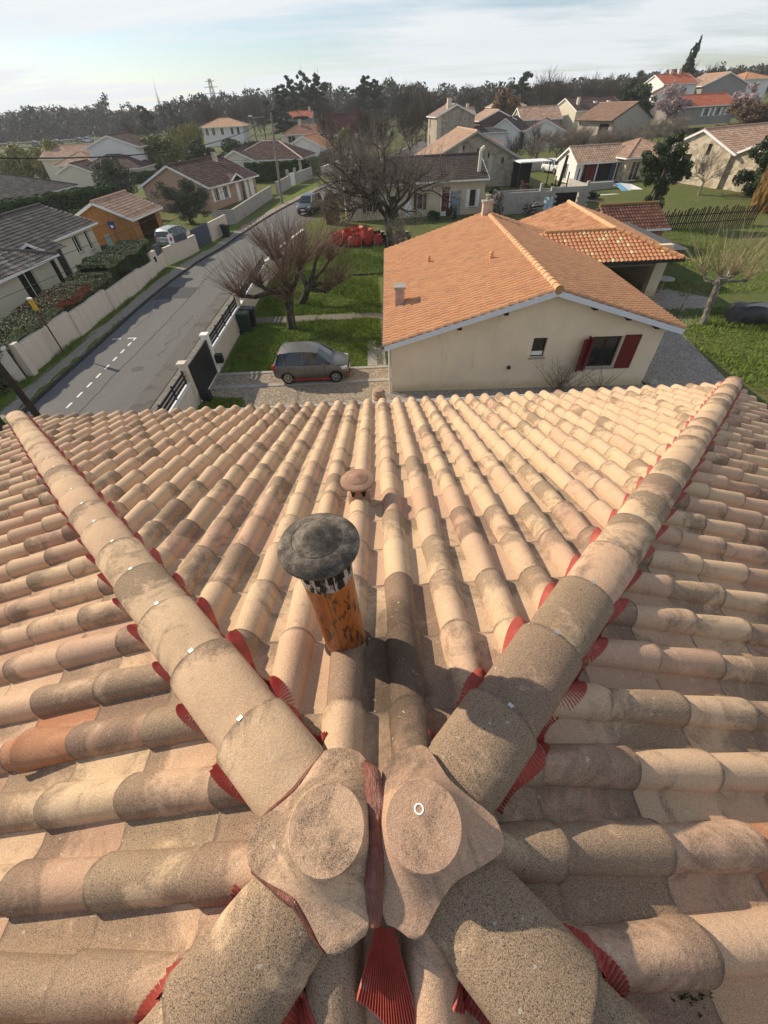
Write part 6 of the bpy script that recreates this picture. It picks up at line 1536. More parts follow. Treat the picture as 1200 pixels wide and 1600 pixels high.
# ---- hedges
def hedge(label, a, b, w, h, N, size, mat, top=None, seed=1, base=.15, topN=0, topz=.82):
    A, B = Vector((a[0], a[1], 0)), Vector((b[0], b[1], 0)); L = (B - A).length; d = (B - A).normalized(); g = np.random.RandomState(seed)
    t = empty('hedge', (a[0], a[1], terr(*a)), math.atan2(d.y, d.x), label, 'hedge')
    def cloud(n, zlo, sz):
        u = g.uniform(0, L, n); ph = g.uniform(0, 1, n); P = np.zeros((n, 3)); P[:, 0] = u
        v = g.uniform(-1, 1, n); z = g.uniform(zlo, 1, n); side = g.uniform(0, 1, n) < .55
        P[:, 1] = np.where(side, np.sign(v) * w/2 * (1 - .06 * g.rand(n)), v * w/2); P[:, 2] = np.where(side, z, 1 - .07 * g.rand(n) ** 2 if zlo < .7 else z) * h
        wob = .5 * np.sin(u * 1.7 + seed) + .5 * np.sin(u * 3.9 + 2 * seed); P[:, 2] *= 1 + .05 * wob; P[:, 1] *= 1 + .10 * np.sin(u * 2.3 + P[:, 2] * 2)
        nn = np.zeros((n, 3)); nn[:, 1] = np.where(side, np.sign(v), 0); nn[:, 2] = np.where(side, .25, 1); nn += g.normal(size=(n, 3)) * .55; nn /= np.linalg.norm(nn, axis=1)[:, None]
        t_ = np.cross(nn, g.normal(size=(n, 3))); t_ /= np.linalg.norm(t_, axis=1)[:, None]; b_ = np.cross(nn, t_); s = sz * g.uniform(.6, 1.3, n)[:, None]
        return np.stack([P - t_*s*.7, P + b_*s*.5, P + t_*s*.7, P - b_*s*.5], 1).reshape(-1, 3), np.arange(n * 4).reshape(-1, 4)
    V, F = cloud(N, .02, size); link(bpy.data.objects.new('foliage', np_mesh('foliage', V, F, mat)), t)
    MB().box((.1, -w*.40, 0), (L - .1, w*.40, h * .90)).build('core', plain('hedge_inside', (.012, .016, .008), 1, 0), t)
    if top is not None: V, F = cloud(topN or N // 2, topz, size * .9); link(bpy.data.objects.new('blossom', np_mesh('blossom', V, F, top)), t)
    return t
M_LEAFB = leafmat('leaf_brown_green', (.045, .058, .022), (.095, .100, .042), (.15, .125, .07), 2)
hedge('pale flowering hedge at the near end of the cream street wall', (-18.6, 17.2), (-18.5, 23.9), 2.3, 1.78, 20000, .07, M_LEAFB, M_LEAFW, 1, topN=14000)
hedge('hedge section with bright red young leaves on top', (-18.5, 23.8), (-18.45, 27.6), 2.2, 1.85, 12000, .07, M_LEAFB, M_LEAFR, 2, topN=8000)
hedge('brownish green hedge section between the red and the pale hedges', (-18.45, 27.5), (-18.4, 30.4), 2.2, 1.85, 10000, .07, M_LEAFB, M_LEAFW, 3, topN=2500)
hedge('tall flat topped hedge with pale flowers in front of the timber garage', (-18.4, 30.3), (-18.3, 36.9), 2.2, 2.25, 22000, .07, M_LEAFD, M_LEAFW, 4, topN=15000, topz=.9)
hedge('tall dark clipped hedge with bright green top behind the charcoal roof', (-45.5, 46.0), (-33.0, 67.0), 2.6, 2.95, 22000, .16, M_LEAFD, M_LEAFH, 5, topN=14000, topz=.93)
hedge('lower clipped hedge with a light green top running behind the timber garage', (-38.5, 44.0), (-27.0, 61.0), 1.6, 2.05, 16000, .15, M_LEAFD, M_LEAFH, 6, topN=9000, topz=.93)
hedge('long dark hedge with a clipped green top in front of the brown hipped bungalow', (-19.5, 84.5), (-11.2, 85.5), 1.6, 2.3, 7000, .26, M_LEAFD, M_LEAFH, 7, topN=3500, topz=.94)
hedge('low round topped hedge right of the hipped bungalow', (-10.4, 88.5), (-8.0, 92), 2.2, 2.0, 2500, .26, M_LEAFH, None, 8)
hedge('short clipped green hedge before the lower hipped wing', (-43.0, 96), (-36, 97), 1.5, 1.5, 2500, .26, M_LEAFD, M_LEAFH, 9, topN=1200)

# ---- evergreen and coloured trees that stand out
leaf_tree('olive_tree', 'large round grey green olive tree by the street wall', (-20.4, 55.8, .1), rough(clumps_round(5.6, 4.0, .3, 26, 3, .42), 4, 1, .5), 15000, .10, M_LEAFO, trunk=(1.4, .2), seed=3)
leaf_tree('olive_tree', 'airy grey olive tree behind the tall hedge near the white gable', (-35.3, 73.0, .1), clumps_round(5.4, 4.9, .4, 24, 4, .40), 10000, .14, M_LEAFO, trunk=(1.6, .2), seed=4)
leaf_tree('evergreen_tree', 'dark ivy covered tree with ragged crown behind the mossy shed', (25.6, 44.2, 0), rough([(0, 0, 1.6, 1.0, 1.0, 1.8), (.2, 0, 3.4, 1.3, 1.2, 1.4), (-.8, .2, 4.6, 1.2, 1.0, 1.0), (.9, 0, 4.9, 1.3, 1.0, 1.1), (-2.1, 0, 5.0, .9, .8, .6), (.1, 0, 5.9, 1.0, .9, .8), (1.8, 0, 4.0, .8, .7, .7), (-1.6, 0, 3.8, .7, .6, .5)], 7), 14000, .11, M_LEAFD, M_BARKD, (4.5, .22), seed=6)
leaf_tree('conifer', 'dark dense conifer at the right edge beside the ochre willow', (42.3, 55.4, .3), rough([(0, 0, 1.4, 2.1, 1.7, 2.0), (0.6, 0, 3.6, 1.7, 1.4, 1.8), (1.5, 0, 4.6, 1.3, 1.2, 1.3)], 9), 13000, .14, M_LEAFD, seed=7)
leaf_tree('willow', 'weeping ochre orange willow at the right edge', (40.6, 48.4, .2), [(0, 0, 4.2, 2.4, 2.0, 1.4), (1.5, 0, 5.2, 2.2, 2.0, 1.6), (0, 0, 2.4, 2.3, 2.0, 1.5), (2.6, .5, 3.2, 2.0, 2.0, 2.2)], 15000, .10, M_LEAFT, M_BARK, (3.5, .2), seed=8, droop=1.6, asp=7)
leaf_tree('willow', 'pale yellow weeping willow beside the white villa', (-41.5, 129, 1.0), clumps_round(9.0, 7.0, 1.0, 16, 9, .5), 9000, .20, M_LEAFY, M_BARK, (3.5, .3), seed=9, droop=1.0, asp=4)
leaf_tree('bamboo', 'yellow green bamboo clump at the far left edge', (-70, 112, .1), [(-2, 0, 3, 2.4, 2, 3.0), (2, 0, 2.6, 2.4, 2, 2.6), (5.5, 0, 3.2, 2.2, 2, 3.2), (-5.5, 0, 2.2, 2.4, 2, 2.4)], 6500, .30, leafmat('leaf_bamboo', (.15, .145, .035), (.30, .265, .09)), seed=10, cat='shrub', asp=3)
leaf_tree('shrub', 'glossy yellow green shrub right of the white two storey gable', (-40.5, 107, .4), clumps_round(7.5, 6.0, 0, 14, 11, .5), 6000, .30, leafmat('leaf_laurel', (.06, .075, .016), (.16, .165, .045)), seed=11, cat='shrub')
leaf_tree('shrub', 'dark green shrub next to the yellow green one', (-34.0, 112, .6), clumps_round(6.5, 5.0, 0, 12, 12, .5), 5000, .30, M_LEAFD, seed=12, cat='shrub')
leaf_tree('shrub', 'dark bushes along the front of the white villa garden', (-29, 122, 1), clumps_round(9.0, 4.2, 0, 12, 13, .5), 5000, .32, M_LEAFD, seed=13, cat='shrub')
leaf_tree('shrub', 'small grey olive like bush behind the brown hipped bungalow', (-19.5, 118, 1.4), clumps_round(4.2, 3.4, 0, 9, 14, .5), 2500, .28, M_LEAFO, seed=14, cat='shrub')
leaf_tree('blossom_tree', 'pink blossoming tree in front of the red roofed hillside bungalow', (63.8, 116, 3.8), rough(clumps_round(7.5, 6.0, .6, 18, 15, .42), 5), 9000, .16, M_BLOSS, M_BARK, (1.8, .18), seed=15)
leaf_tree('blossom_tree', 'second pink blossoming tree at the right end of the red roof', (80.5, 118, 4.2), rough(clumps_round(7.0, 5.5, .8, 16, 16, .42), 5), 8000, .16, M_BLOSS, M_BARK, (1.8, .18), seed=16)
leaf_tree('thicket', 'brown leafless thicket on the right hillside', (72, 92, 2.6), rough(clumps_round(24, 6.5, -1, 26, 17, .36), 5), 26000, .17, leafmat('thicket_twig', (.085, .055, .036), (.17, .115, .075)), seed=17, cat='shrub', asp=3)
leaf_tree('shrub', 'dark evergreen shrubs climbing the hillside left of the pink blossom', (62, 128, 4.0), rough(clumps_round(9, 7, 0, 14, 18, .45), 5), 9000, .24, M_LEAFD, seed=18, cat='shrub')
leaf_tree('shrub', 'sunlit yellow green bush behind the big bare tree', (-4.5, 116, 1.3), clumps_round(6, 5, 0, 10, 19, .5), 3500, .30, M_LEAFY, seed=19, cat='shrub')
leaf_tree('shrub', 'dark green bush by the end of the block wall', (-6.5, 96, 1), clumps_round(4.5, 3.2, 0, 9, 20, .5), 2500, .26, M_LEAFD, seed=20, cat='shrub')
# dark leaning conifer on the skyline
cz = []; rg = random.Random(4)
for i in range(34):
    q = i / 33; w = (1 - q) * 3.4 + .4; cz.append((q * 1.6 + rg.gauss(0, w * .4) * (1 - q * .6), rg.gauss(0, w * .35), 0.8 + q * 10.5, w * rg.uniform(.3, .55), w * .45, .55 + .5 * (1 - q)))
leaf_tree('pine_tree', 'tall dark leaning conifer standing alone against the sky on the right', (95.0, 172, 8.0), cz, 6500, .34, M_PINE, M_BARKD, (9.5, .3), seed=21, asp=1.8)
# tall evergreens left of centre
def pine_clumps(h, w, seed, bare=.3, tiers=34):
    g = random.Random(seed); return [(g.gauss(0, w * .30) * (1.15 - .8 * i / tiers), g.gauss(0, w * .30) * (1.15 - .8 * i / tiers), h * (bare + (1 - bare) * (i + .5) / tiers), w * .34 * (1.1 - .75 * i / tiers) * g.uniform(.4, 1.0), w * .34 * (1.1 - .75 * i / tiers) * g.uniform(.4, 1.0), h * g.uniform(.02, .045)) for i in range(tiers)]
for i, (px, py, Y, h, w, b, lb) in enumerate(((445, 213, 172, 12.5, 9.5, .12, 'broad dark cedar in front of the red roofed house'), (463, 205, 196, 15, 7, .2, 'narrower dark evergreen behind the cedar'), (482, 205, 205, 16, 7, .35, 'tallest dark pine with a ragged top left of centre'), (503, 205, 206, 15.5, 7.5, .35, 'dark ivy clad pine just right of the tallest one'), (573, 205, 215, 14.5, 7, .45, 'dark round headed pine above the maroon roof'), (588, 205, 218, 13.5, 6.5, .4, 'second round headed pine above the maroon roof'), (815, 172, 190, 13, 9, .1, 'bushy dark conifer left of the cream two storey house'), (240, 225, 205, 11, 6, .3, 'dark pine at the left behind the yellow willow'), (280, 215, 235, 11, 6, .25, 'solitary dark conifer right of the tall bare poplar'))):
    P = PY(px, py, Y); z = terr(P.x, Y)
    leaf_tree('evergreen_tree', lb, (P.x, Y, z), pine_clumps(h * .92, w, 30 + i, b), 8500, .34, M_PINE, M_BARKD, (h * .8, .3), seed=30 + i)
# ---- bare trees of the middle distance: prototypes copied with their parts
protos = []
P_far = dict(seg=1.2, curl=.13, kids=(5, 7), ang=(.35, .85), len=(.48, .70), up=.05, lift=.22, t0=.2, rmin=.022, trunk=.25, l0=.38)
for s in range(4):
    mb, tw = bare_meshes(50 + s, 11, .24, P_far, 3, forks=5, spread=.65)
    protos.append((mb.mesh('trunk', M_BARK, 60), tw.mesh('crown', M_TWIGG)))
P_pop = dict(seg=1.4, curl=.06, kids=(9, 12), ang=(.18, .42), len=(.30, .46), up=.10, lift=.5, t0=.1, rmin=.02, trunk=.2, l0=.75)
for s in range(2):
    mb, tw = bare_meshes(60 + s, 16, .22, P_pop, 2, forks=3, spread=.10)
    protos.append((mb.mesh('trunk', M_BARK, 60), tw.mesh('crown', M_TWIGG)))
P_orch = dict(seg=.5, curl=.2, kids=(4, 6), ang=(.5, 1.1), len=(.5, .75), up=.02, lift=.15, t0=.3, rmin=.014, trunk=.3, l0=.4)
for s in range(3):
    mb, tw = bare_meshes(70 + s, 4.0, .11, P_orch, 3, forks=4, spread=.9)
    protos.append((mb.mesh('trunk', M_BARKD, 60), tw.mesh('crown', M_TWIGG)))
def plant_tree(k, x, y, s, rz, label, group=None, name='bare_tree'):
    t = empty(name, (x, y, terr(x, y) - .05), rz, label, 'tree', group, s)
    for me, nm in zip(protos[k], ('trunk', 'crown')): link(bpy.data.objects.new(nm, me), t)
    return t
rg = random.Random(77)
USED = set()
def place_label(kind, x, y, s, marks, fallback, lo, hi):
    size = 'small' if s < lo else 'tall' if s > hi else 'middling'
    ds = sorted(marks, key=lambda m: (m[1] - x) ** 2 + ((m[2] - y) * .6) ** 2)
    for nm, mx, my in ds[:9]:
        ax, am = x / y, mx / my; side = 'left of' if ax < am - 1.5 / y else 'right of' if ax > am + 1.5 / y else ('behind' if y > my else 'in front of')
        dep = ' and behind' if y > my + 8 and side in ('left of', 'right of') else ''
        lb = f"{size} {kind}, {side}{dep} the {nm}"
        if lb not in USED: USED.add(lb); return lb
    return fallback
FAR_MARKS = [('red roofed house with dark windows', -21.5, 188), ('low rusty roofed house', -15.8, 154), ('steep maroon roof', -5.6, 138), ('tall narrow stone house', 17.8, 116), ('brown gabled barn', 27.6, 122), ('long pale pink roof', 41.3, 134), ('cream two storey house', 54.5, 137), ('big grey barn', 54.6, 121), ('orange roofed hillside house', 81, 152), ('wide grey gable', 96.5, 158), ('white cube like house', 111.5, 168), ('leaning skyline conifer', 86.5, 172), ('white villa', -42.5, 169), ('pink blossom tree', 63.8, 116), ('ochre tinted tree', 34, 150), ('white house among the poplars', 44, 176)]
ORCH_MARKS = [('maroon roofed white cottage', 38.2, 116), ('whitewashed gable', 31.2, 118), ('big grey barn', 54.6, 121), ('open pool house', 30.5, 71), ('golden summer house', 36.4, 71), ('white patio roof', 20.6, 67), ('right stone house', 46.3, 66), ('brown thicket', 72, 92), ('dark bare fruit tree', 26, 88), ('red roofed hillside bungalow', 71, 120), ('dark shrubs left of the blossom', 62, 128)]
GARD_MARKS = [('stone gabled house', 14, 76), ('old cottage', 4.7, 57), ('tall narrow stone house', 17.8, 116), ('orange roofed pale house', -11, 107), ('steep maroon roof', -5.6, 138), ('reddish lean-to', 20.8, 98)]
single = [(1, 628, 165, 190, 1.35, 'rounded pale bare tree on the skyline above the big bare tree'), (4, 262, 205, 190, 1.0, 'tall slim bare poplar on the left skyline'), (4, 480, 190, 260, 1.25, 'thin bare poplar rising above the tallest pine'), (5, 500, 190, 262, 1.3, 'thin bare poplar just right of the tallest pine'), (5, 397, 190, 250, 1.0, 'small bare poplar left of the street pole top'), (4, 607, 190, 240, 1.0, 'narrow bare poplar between the round pines and the rounded bare tree'),
          (0, 850, 160, 180, 1.45, 'broad bare tree left of the cream two storey house'), (2, 872, 165, 172, 1.3, 'pale stemmed bare tree close to the cream two storey house'), (3, 925, 150, 175, 1.25, 'brownish bare tree above the barn roof'), (1, 945, 150, 168, 1.2, 'dense bare tree just right of the brownish one above the barn'), (1, 690, 200, 150, 1.1, 'bare tree left of the tall stone house'), (2, 665, 215, 135, 1.05, 'bare tree between the big tree and the tall stone house'), (3, 560, 215, 165, 1.0, 'bare tree behind the maroon roof'),
          (0, 830, 250, 88, .62, 'dark bare fruit tree beside the white gable cottage'), (3, 800, 268, 84, .5, 'low bare tree by the patio roof'), (2, 300, 235, 150, .9, 'bare tree behind the yellow willow'), (0, 215, 235, 165, .9, 'bare tree behind the white two storey gable'), (1, 415, 215, 175, 1.0, 'bare tree beside the lamp on the street'), (3, 640, 260, 100, .8, 'grey bare tree rising behind the old cottage roof'), (2, 600, 250, 105, .85, 'tangled bare tree behind the big one, left of the grey one'), (0, 575, 262, 98, .7, 'bare tree above the end of the street')]
for k, px, py, Y, s, lb in single: P = PY(px, py, Y); plant_tree(k, P.x, Y, s * (.56 if k in (4, 5) else .74), rg.uniform(0, 6), lb)
P = PY(792, 185, 150); leaf_tree('bare_tree', 'rounded ochre tinted tree left of the long pink roof', (P.x, 150, terr(P.x, 150)), clumps_round(8, 8, 1.2, 18, 44, .4), 3600, .30, leafmat('ochre_twig', (.12, .075, .035), (.21, .135, .065)), M_BARK, (2.5, .2), seed=44, asp=3)
for i in range(46):
    Y = rg.uniform(180, 245); a = rg.uniform(-.32, .75); x = a * Y
    sc = rg.uniform(.62, .95)
    plant_tree(rg.choice((0, 1, 2, 3, 3, 1)), x, Y, sc, rg.uniform(0, 6), place_label('leafless tree', x, Y, sc, FAR_MARKS, 'leafless tree in the belt of trees behind the last houses', .72, .85), 'bare trees behind the last houses')
for i in range(34):
    Y = rg.uniform(84, 104); x = rg.uniform(30, 56) * Y / 95
    if abs(x - 31) < 2 and Y > 98: continue
    sc = rg.uniform(.7, 1.15)
    plant_tree(rg.choice((6, 7, 8)), x, Y, sc, rg.uniform(0, 6), place_label('dark fruit tree on the slope', x, Y, sc, ORCH_MARKS, 'small dark fruit tree in the orchard on the slope', .85, 1.0), 'orchard trees on the slope', 'fruit_tree')
for i in range(16):
    x = rg.uniform(52, 70); Y = rg.uniform(92, 106); sc = rg.uniform(.35, .5); plant_tree(rg.choice((6, 7, 8)), x, Y, sc, rg.uniform(0, 6), place_label('pruned vine on the green field', x, Y, sc, ORCH_MARKS, 'low pruned stump like vine on the right hand green field', .40, .45), 'vines on the right field', 'vine')
for i in range(14):
    Y = rg.uniform(104, 150); x = rg.uniform(-8, 14) * Y / 110; sc = rg.uniform(.45, .72); plant_tree(rg.choice((0, 1, 2, 3)), x, Y, sc, rg.uniform(0, 6), place_label('grey leafless garden tree', x, Y, sc, GARD_MARKS, 'grey leafless garden tree behind the old cottage', .54, .63), 'garden trees behind the cottage')
# ---- the woods beyond: one mass
def woods():
    g = np.random.RandomState(3); V1, V2, nT = [], [], 0; T = []
    for i in range(4600):
        a = g.uniform(-1.25, 1.35); D = g.uniform(270, 620) if a > -.45 else g.uniform(300, 520); x = a * D; z = terr(x, D)
        if a < -.35: z = min(z, 1) - 1.0
        T.append((x, D, z, g.uniform(9, 13.5) * (1.16 if a < -.45 else 1.0 if a < .1 else .85), g.uniform(4, 7.5), g.rand() < (.30 if a < -.4 else .16)))
    out = {True: [], False: []}
    for x, y, z, h, w, pine in T:
        n = 90 if pine else 95
        h *= g.uniform(.9, 1.03)
        if pine: C = [(x + g.normal() * w * .18, y + g.normal() * w * .18, z + h * (1.05 if False else 1.1) * (.62 + .36 * q), w * .42, w * .42, h * .11) for q in g.rand(4)]
        else: C = [(x + g.normal() * w * .25, y + g.normal() * w * .25, z + h * (.2 + .7 * q), w * .40, w * .40, h * .22) for q in g.rand(4)]
        Vv, _ = leaf_np(C, n, .85 if pine else 1.0, g.randint(1e9), .5, 0, 1.4 if pine else 1.9); out[pine].append(Vv)
        tr = np.array([[x - .3, y, z - 1], [x + .3, y, z - 1], [x + .15, y, z + h * .8], [x - .15, y, z + h * .8]]); out[False].append(tr)
    for pine, nm, mt in ((False, 'woodland', M_WOODL), (True, 'pine_woodland', M_PINE)):
        Vv = np.vstack(out[pine]); o = link(bpy.data.objects.new(nm, np_mesh(nm, Vv, np.arange(len(Vv)).reshape(-1, 4), mt))); tag(o, kind='stuff')
woods()
# ---- grass blades on the lawns near the house: one mass
def blades(n, poly, seed, hmin=.04, hmax=.13):
    g = np.random.RandomState(seed); (x0, y0), (x1, y1) = poly; P = np.stack([g.uniform(x0, x1, n), g.uniform(y0, y1, n), np.zeros(n)], 1)
    ph = np.sin(P[:, 0] * 2.1) * np.sin(P[:, 1] * 1.7 + 1) + np.sin(P[:, 0] * .7 + P[:, 1] * .9); h = (hmin + (hmax - hmin) * g.rand(n)) * (1 + .5 * ph.clip(-1, 1)); a = g.uniform(0, 6.28, n); w = .010 + .012 * g.rand(n)
    dx = np.stack([np.cos(a) * w, np.sin(a) * w, np.zeros(n)], 1); tip = P + np.stack([g.normal(0, .04, n), g.normal(0, .04, n), h], 1)
    return np.stack([P - dx, P + dx, tip + dx * .2, tip - dx * .2], 1).reshape(-1, 3)
Vb = [blades(36000, ((-7.5, 18.7), (.3, 24.9)), 1), blades(30000, ((-7.4, 26.0), (.4, 33)), 2), blades(22000, ((-7.2, 33), (1.2, 42)), 3, .06, .16), blades(26000, ((15.8, 14.5), (24, 24)), 4), blades(18000, ((19, 26), (30, 43)), 5, .06, .16), blades(12000, ((-18.2, 14), (-17.0, 40)), 6, .05, .2), blades(9000, ((-17.0, 14), (-16.6, 40)), 7, .04, .14), blades(3500, ((-7.6, 14.6), (-6.0, 16.2)), 8)]
for v_ in Vb: v_[:, 2] += .01
Vb = np.vstack(Vb); tag(link(bpy.data.objects.new('grass', np_mesh('grass', Vb, np.arange(len(Vb)).reshape(-1, 4), M_BLADE))), kind='stuff')

# ================================================================== VEHICLES, POLES, SMALL THINGS
def carpaint(name, col, metal=.3):
    k = NT(name); c = k.mix(k.smooth(k.noise(3, 4, .6), .45, .7, 0, .25), col, (.22, .20, .17)); m = k.fin(c, .38, .5, metal); k.b.inputs['Coat Weight'].default_value = .35; k.b.inputs['Coat Roughness'].default_value = .15; return m
M_TYRE = plain('tyre_rubber', (.018, .018, .019), .9, .2); M_RIM = plain('alloy_rim', (.30, .30, .31), .35, .5, .7)
M_CGLASS = plain('car_glass', (.020, .026, .032), .06, .7, var=.1); M_LAMP = plain('headlamp', (.55, .57, .60), .12, .6); M_TAIL = plain('tail_lamp', (.45, .015, .012), .2, .5); M_TRIM = plain('black_trim', (.014, .014, .015), .6, .3); M_REDT = plain('red_trim', (.42, .035, .02), .5, .4)
def car(label, loc, rz, paint, s=(1, 1, 1), red=False, group=None):
    """small five door hatchback, front towards +x"""
    t = empty('car', loc, rz, label, 'car', group); t.scale = s
    X = [-1.80, -1.77, -1.62, -1.35, -1.0, -.5, 0, .45, .80, 1.1, 1.4, 1.62, 1.74, 1.80]
    zb = [.42, .30, .24, .21, .20, .20, .20, .20, .20, .21, .22, .24, .30, .42]
    zt = [.62, .86, .93, .95, .95, .94, .935, .935, .945, .90, .845, .76, .66, .52]
    hw = [.60, .70, .765, .79, .80, .805, .805, .80, .795, .785, .755, .69, .60, .50]
    V, F = [], []; sec = 11
    for x, b, tp, w in zip(X, zb, zt, hw):
        pr = [(0, b), (w * .86, b), (w * .97, b + .08), (w, b + .26 * (tp - b) / .7 + .05), (w * .985, tp - .16), (w * .93, tp - .03), (w * .80, tp + .005), (0, tp + .012)]
        full = [(-y, z) for y, z in pr[::-1]][:-1] + pr; V += [(x, y, z) for y, z in full]
    n = len(full)
    for i in range(len(X) - 1):
        for j in range(n - 1): a = i * n + j; F.append((a, a + 1, a + n + 1, a + n))
        F.append((i * n + n - 1, i * n, (i + 1) * n, (i + 1) * n + n - 1))
    F.append(tuple(range(n))); F.append(tuple(range(len(V) - 1, len(V) - n - 1, -1)))
    me = MB().add(V, F).mesh('body', paint); fix_normals(me); smooth_mesh(me, 50); body = link(bpy.data.objects.new('body', me), t)
    # greenhouse
    GX = [-1.66, -1.50, -1.36, -.85, -.30, .20, .42, .98]; gz = [.97, 1.30, 1.43, 1.50, 1.505, 1.46, 1.40, .955]; gw = [.66, .60, .575, .585, .585, .565, .545, .64]; bw = [.72, .735, .745, .75, .75, .745, .74, .70]
    Vg = []
    for x, z, w, b in zip(GX, gz, gw, bw):
        zt_ = z; Vg += [(x, -b, .93), (x, -w, zt_ - .02), (x, -w * .8, zt_), (x, 0, zt_ + .015), (x, w * .8, zt_), (x, w, zt_ - .02), (x, b, .93)]
    Fr, Fg = [], []
    for i in range(len(GX) - 1):
        for j in range(6):
            a = i * 7 + j; q = (a, a + 1, a + 8, a + 7)
            (Fg if j in (0, 5) or i in (0, 6) else Fr).append(q)
    me = MB().add(Vg, Fr).mesh('roof', paint); fix_normals(me); smooth_mesh(me, 40); link(bpy.data.objects.new('roof', me), t)
    me = MB().add(Vg, Fg).mesh('glass', M_CGLASS); fix_normals(me); link(bpy.data.objects.new('glass', me), t)
    for sd in (-1, 1):
        m = MB()
        for (xa, za, wa), (xb, zb_, wb), th in (((1.0, .95, .70), (.40, 1.41, .552), .055), ((-.32, .94, .755), (-.30, 1.48, .59), .085), ((-1.10, .95, .752), (-1.22, 1.45, .585), .19), ((-1.62, .95, .73), (-1.42, 1.40, .59), .13)):
            m.bar((xa, sd * wa, za), (xb, sd * wb, zb_), th, .03, (1, 0, 0))
        m.bar((.42, sd * .553, 1.40), (-1.36, sd * .585, 1.425), .045, .03, (0, 1, 0))
        m.build('pillar', paint, t)
    for sd in (-1, 1):
        for x in (-1.12, 1.18):
            w = MB().lathe([(.0, -.02), (.17, -.02), (.19, .0), (.29, .0), (.30, -.03), (.30, -.18), (.27, -.20)], (0, 0, 0), 22, False, False).build('wheel', M_TYRE, t, 40)
            w.matrix_local = Matrix.Translation((x, sd * .79, .30)) @ Matrix.Rotation(R(90 if sd < 0 else -90), 4, 'X')
            r_ = MB().lathe([(.0, .012), (.05, .010), (.06, .004), (.185, .004), (.2, .008)], (0, 0, 0), 20, False, False).build('rim', M_RIM, w, 40)
            for q in range(5): MB().obox((.115 * math.cos(1.2566 * q + .6), .115 * math.sin(1.2566 * q + .6), .007), (.045, .022, .003), Matrix.Rotation(1.2566 * q + .6, 3, 'Z')).build('gap', M_TRIM, w)
            a = MB(); vs = []
            for q in range(13):
                an = math.pi * q / 12; vs += [(x + .345 * math.cos(an), sd * .806, .28 + .345 * math.sin(an)), (x + .28 * math.cos(an), sd * .800, .28 + .28 * math.sin(an))]
            me = a.add(vs, [(2*q, 2*q+1, 2*q+3, 2*q+2) for q in range(12)]).build('wheel_arch', M_TRIM, t)
        hl = MB().add([(1.50, sd*.735, .66), (1.74, sd*.56, .60), (1.70, sd*.58, .74), (1.42, sd*.755, .80)], [(0, 1, 2, 3)]); hl.obox((1.60, sd*.66, .70), (.14, .03, .055), Matrix.Rotation(-sd * .62, 3, 'Z')); hl.build('headlamp', M_LAMP, t)
        MB().obox((-1.74, sd*.66, .80), (.06, .075, .13)).build('tail_lamp', M_TAIL, t)
        mi = MB().obox((.66, sd*.90, .98), (.06, .085, .055)); mi.bar((.70, sd*.76, .94), (.68, sd*.86, .97), .04); mi.build('mirror', paint, t)
        for x in (-.95, .05): MB().box((x - .09, sd*.806 - .012, .78), (x + .09, sd*.806 + .012, .805)).build('door_handle', paint, t)
        for x in (-1.02, -.26, .70): MB().box((x - .004, sd*.803 - .006, .32), (x + .004, sd*.803 + .006, .90)).build('door_seam', M_TRIM, t)
        MB().box((-.9, sd*.79 - .02, .20), (.9, sd*.79 + .02, .26)).build('sill', M_REDT if red else M_TRIM, t)
    MB().obox((1.79, 0, .36), (.03, .46, .09)).build('grille', M_TRIM, t); MB().obox((1.765, 0, .60), (.03, .34, .035)).build('grille', M_TRIM, t)
    MB().obox((1.81, 0, .47), (.012, .24, .05)).build('number_plate', M_WHITE, t); MB().obox((-1.80, 0, .62), (.012, .24, .05)).build('number_plate', M_WHITE, t)
    if red: MB().obox((1.74, -.52, .38), (.03, .09, .10)).obox((1.74, .52, .38), (.03, .09, .10)).build('bumper_accent', M_REDT, t)
    MB().tube([(-1.15, 0, 1.49), (-1.35, 0, 1.66)], .008, 4).build('aerial', M_TRIM, t)
    return t
car('grey hatchback with red sill trim parked on the gravel drive', (-3.00, 17.95, .03), R(-1.2), carpaint('warm_grey_paint', (.125, .115, .102)), (.955, 1, .94), red=True)
car('dark blue grey car parked facing the viewer on the street bend', (-7.0, 58.6, terr(-7, 58.6) + .03), R(-108), carpaint('blue_grey_paint', (.060, .072, .090)), (1.15, 1.1, 1.15))
car('pale silver car parked behind the cream wall next to the timber garage', (-18.9, 46.6, .03), R(72), carpaint('silver_paint', (.42, .45, .46)), (1.08, 1.08, 1.05))
wv = car('white car parked beside the pool house', (28.2, 78.5, terr(28.2, 78.5)), R(-70), carpaint('white_car_paint', (.72, .72, .70), 0), (1.1, 1.1, 1.1))
sheet('far_road', [(-330, 286), (-60, 262), (20, 268), (20, 275), (-60, 270), (-330, 296)], .03, M_ASPH2)
for i, (px, py, dark) in enumerate(((24, 236, 'blue'), (60, 232, 'white'), (93, 228, 'white'), (128, 225, 'white'), (140, 224, 'dark'))):
    P = PY(px, py, 284 - i * 3.5); c = copy_tree(wv); c.location = (P.x, 284 - i * 3.5, max(0, terr(P.x, 280)) + .05); c.rotation_euler = (0, 0, R(-5)); c.scale = (1.25, 1.25, 1.35)
    c['label'] = ['leftmost tiny car on the distant road, at the edge of the picture', 'second tiny white car from the left on the distant road', 'third tiny white car from the left on the distant road', 'fourth tiny car from the left on the distant road', 'last tiny car on the distant road beside the white two storey gable'][i]; c['group'] = 'cars on the distant road'

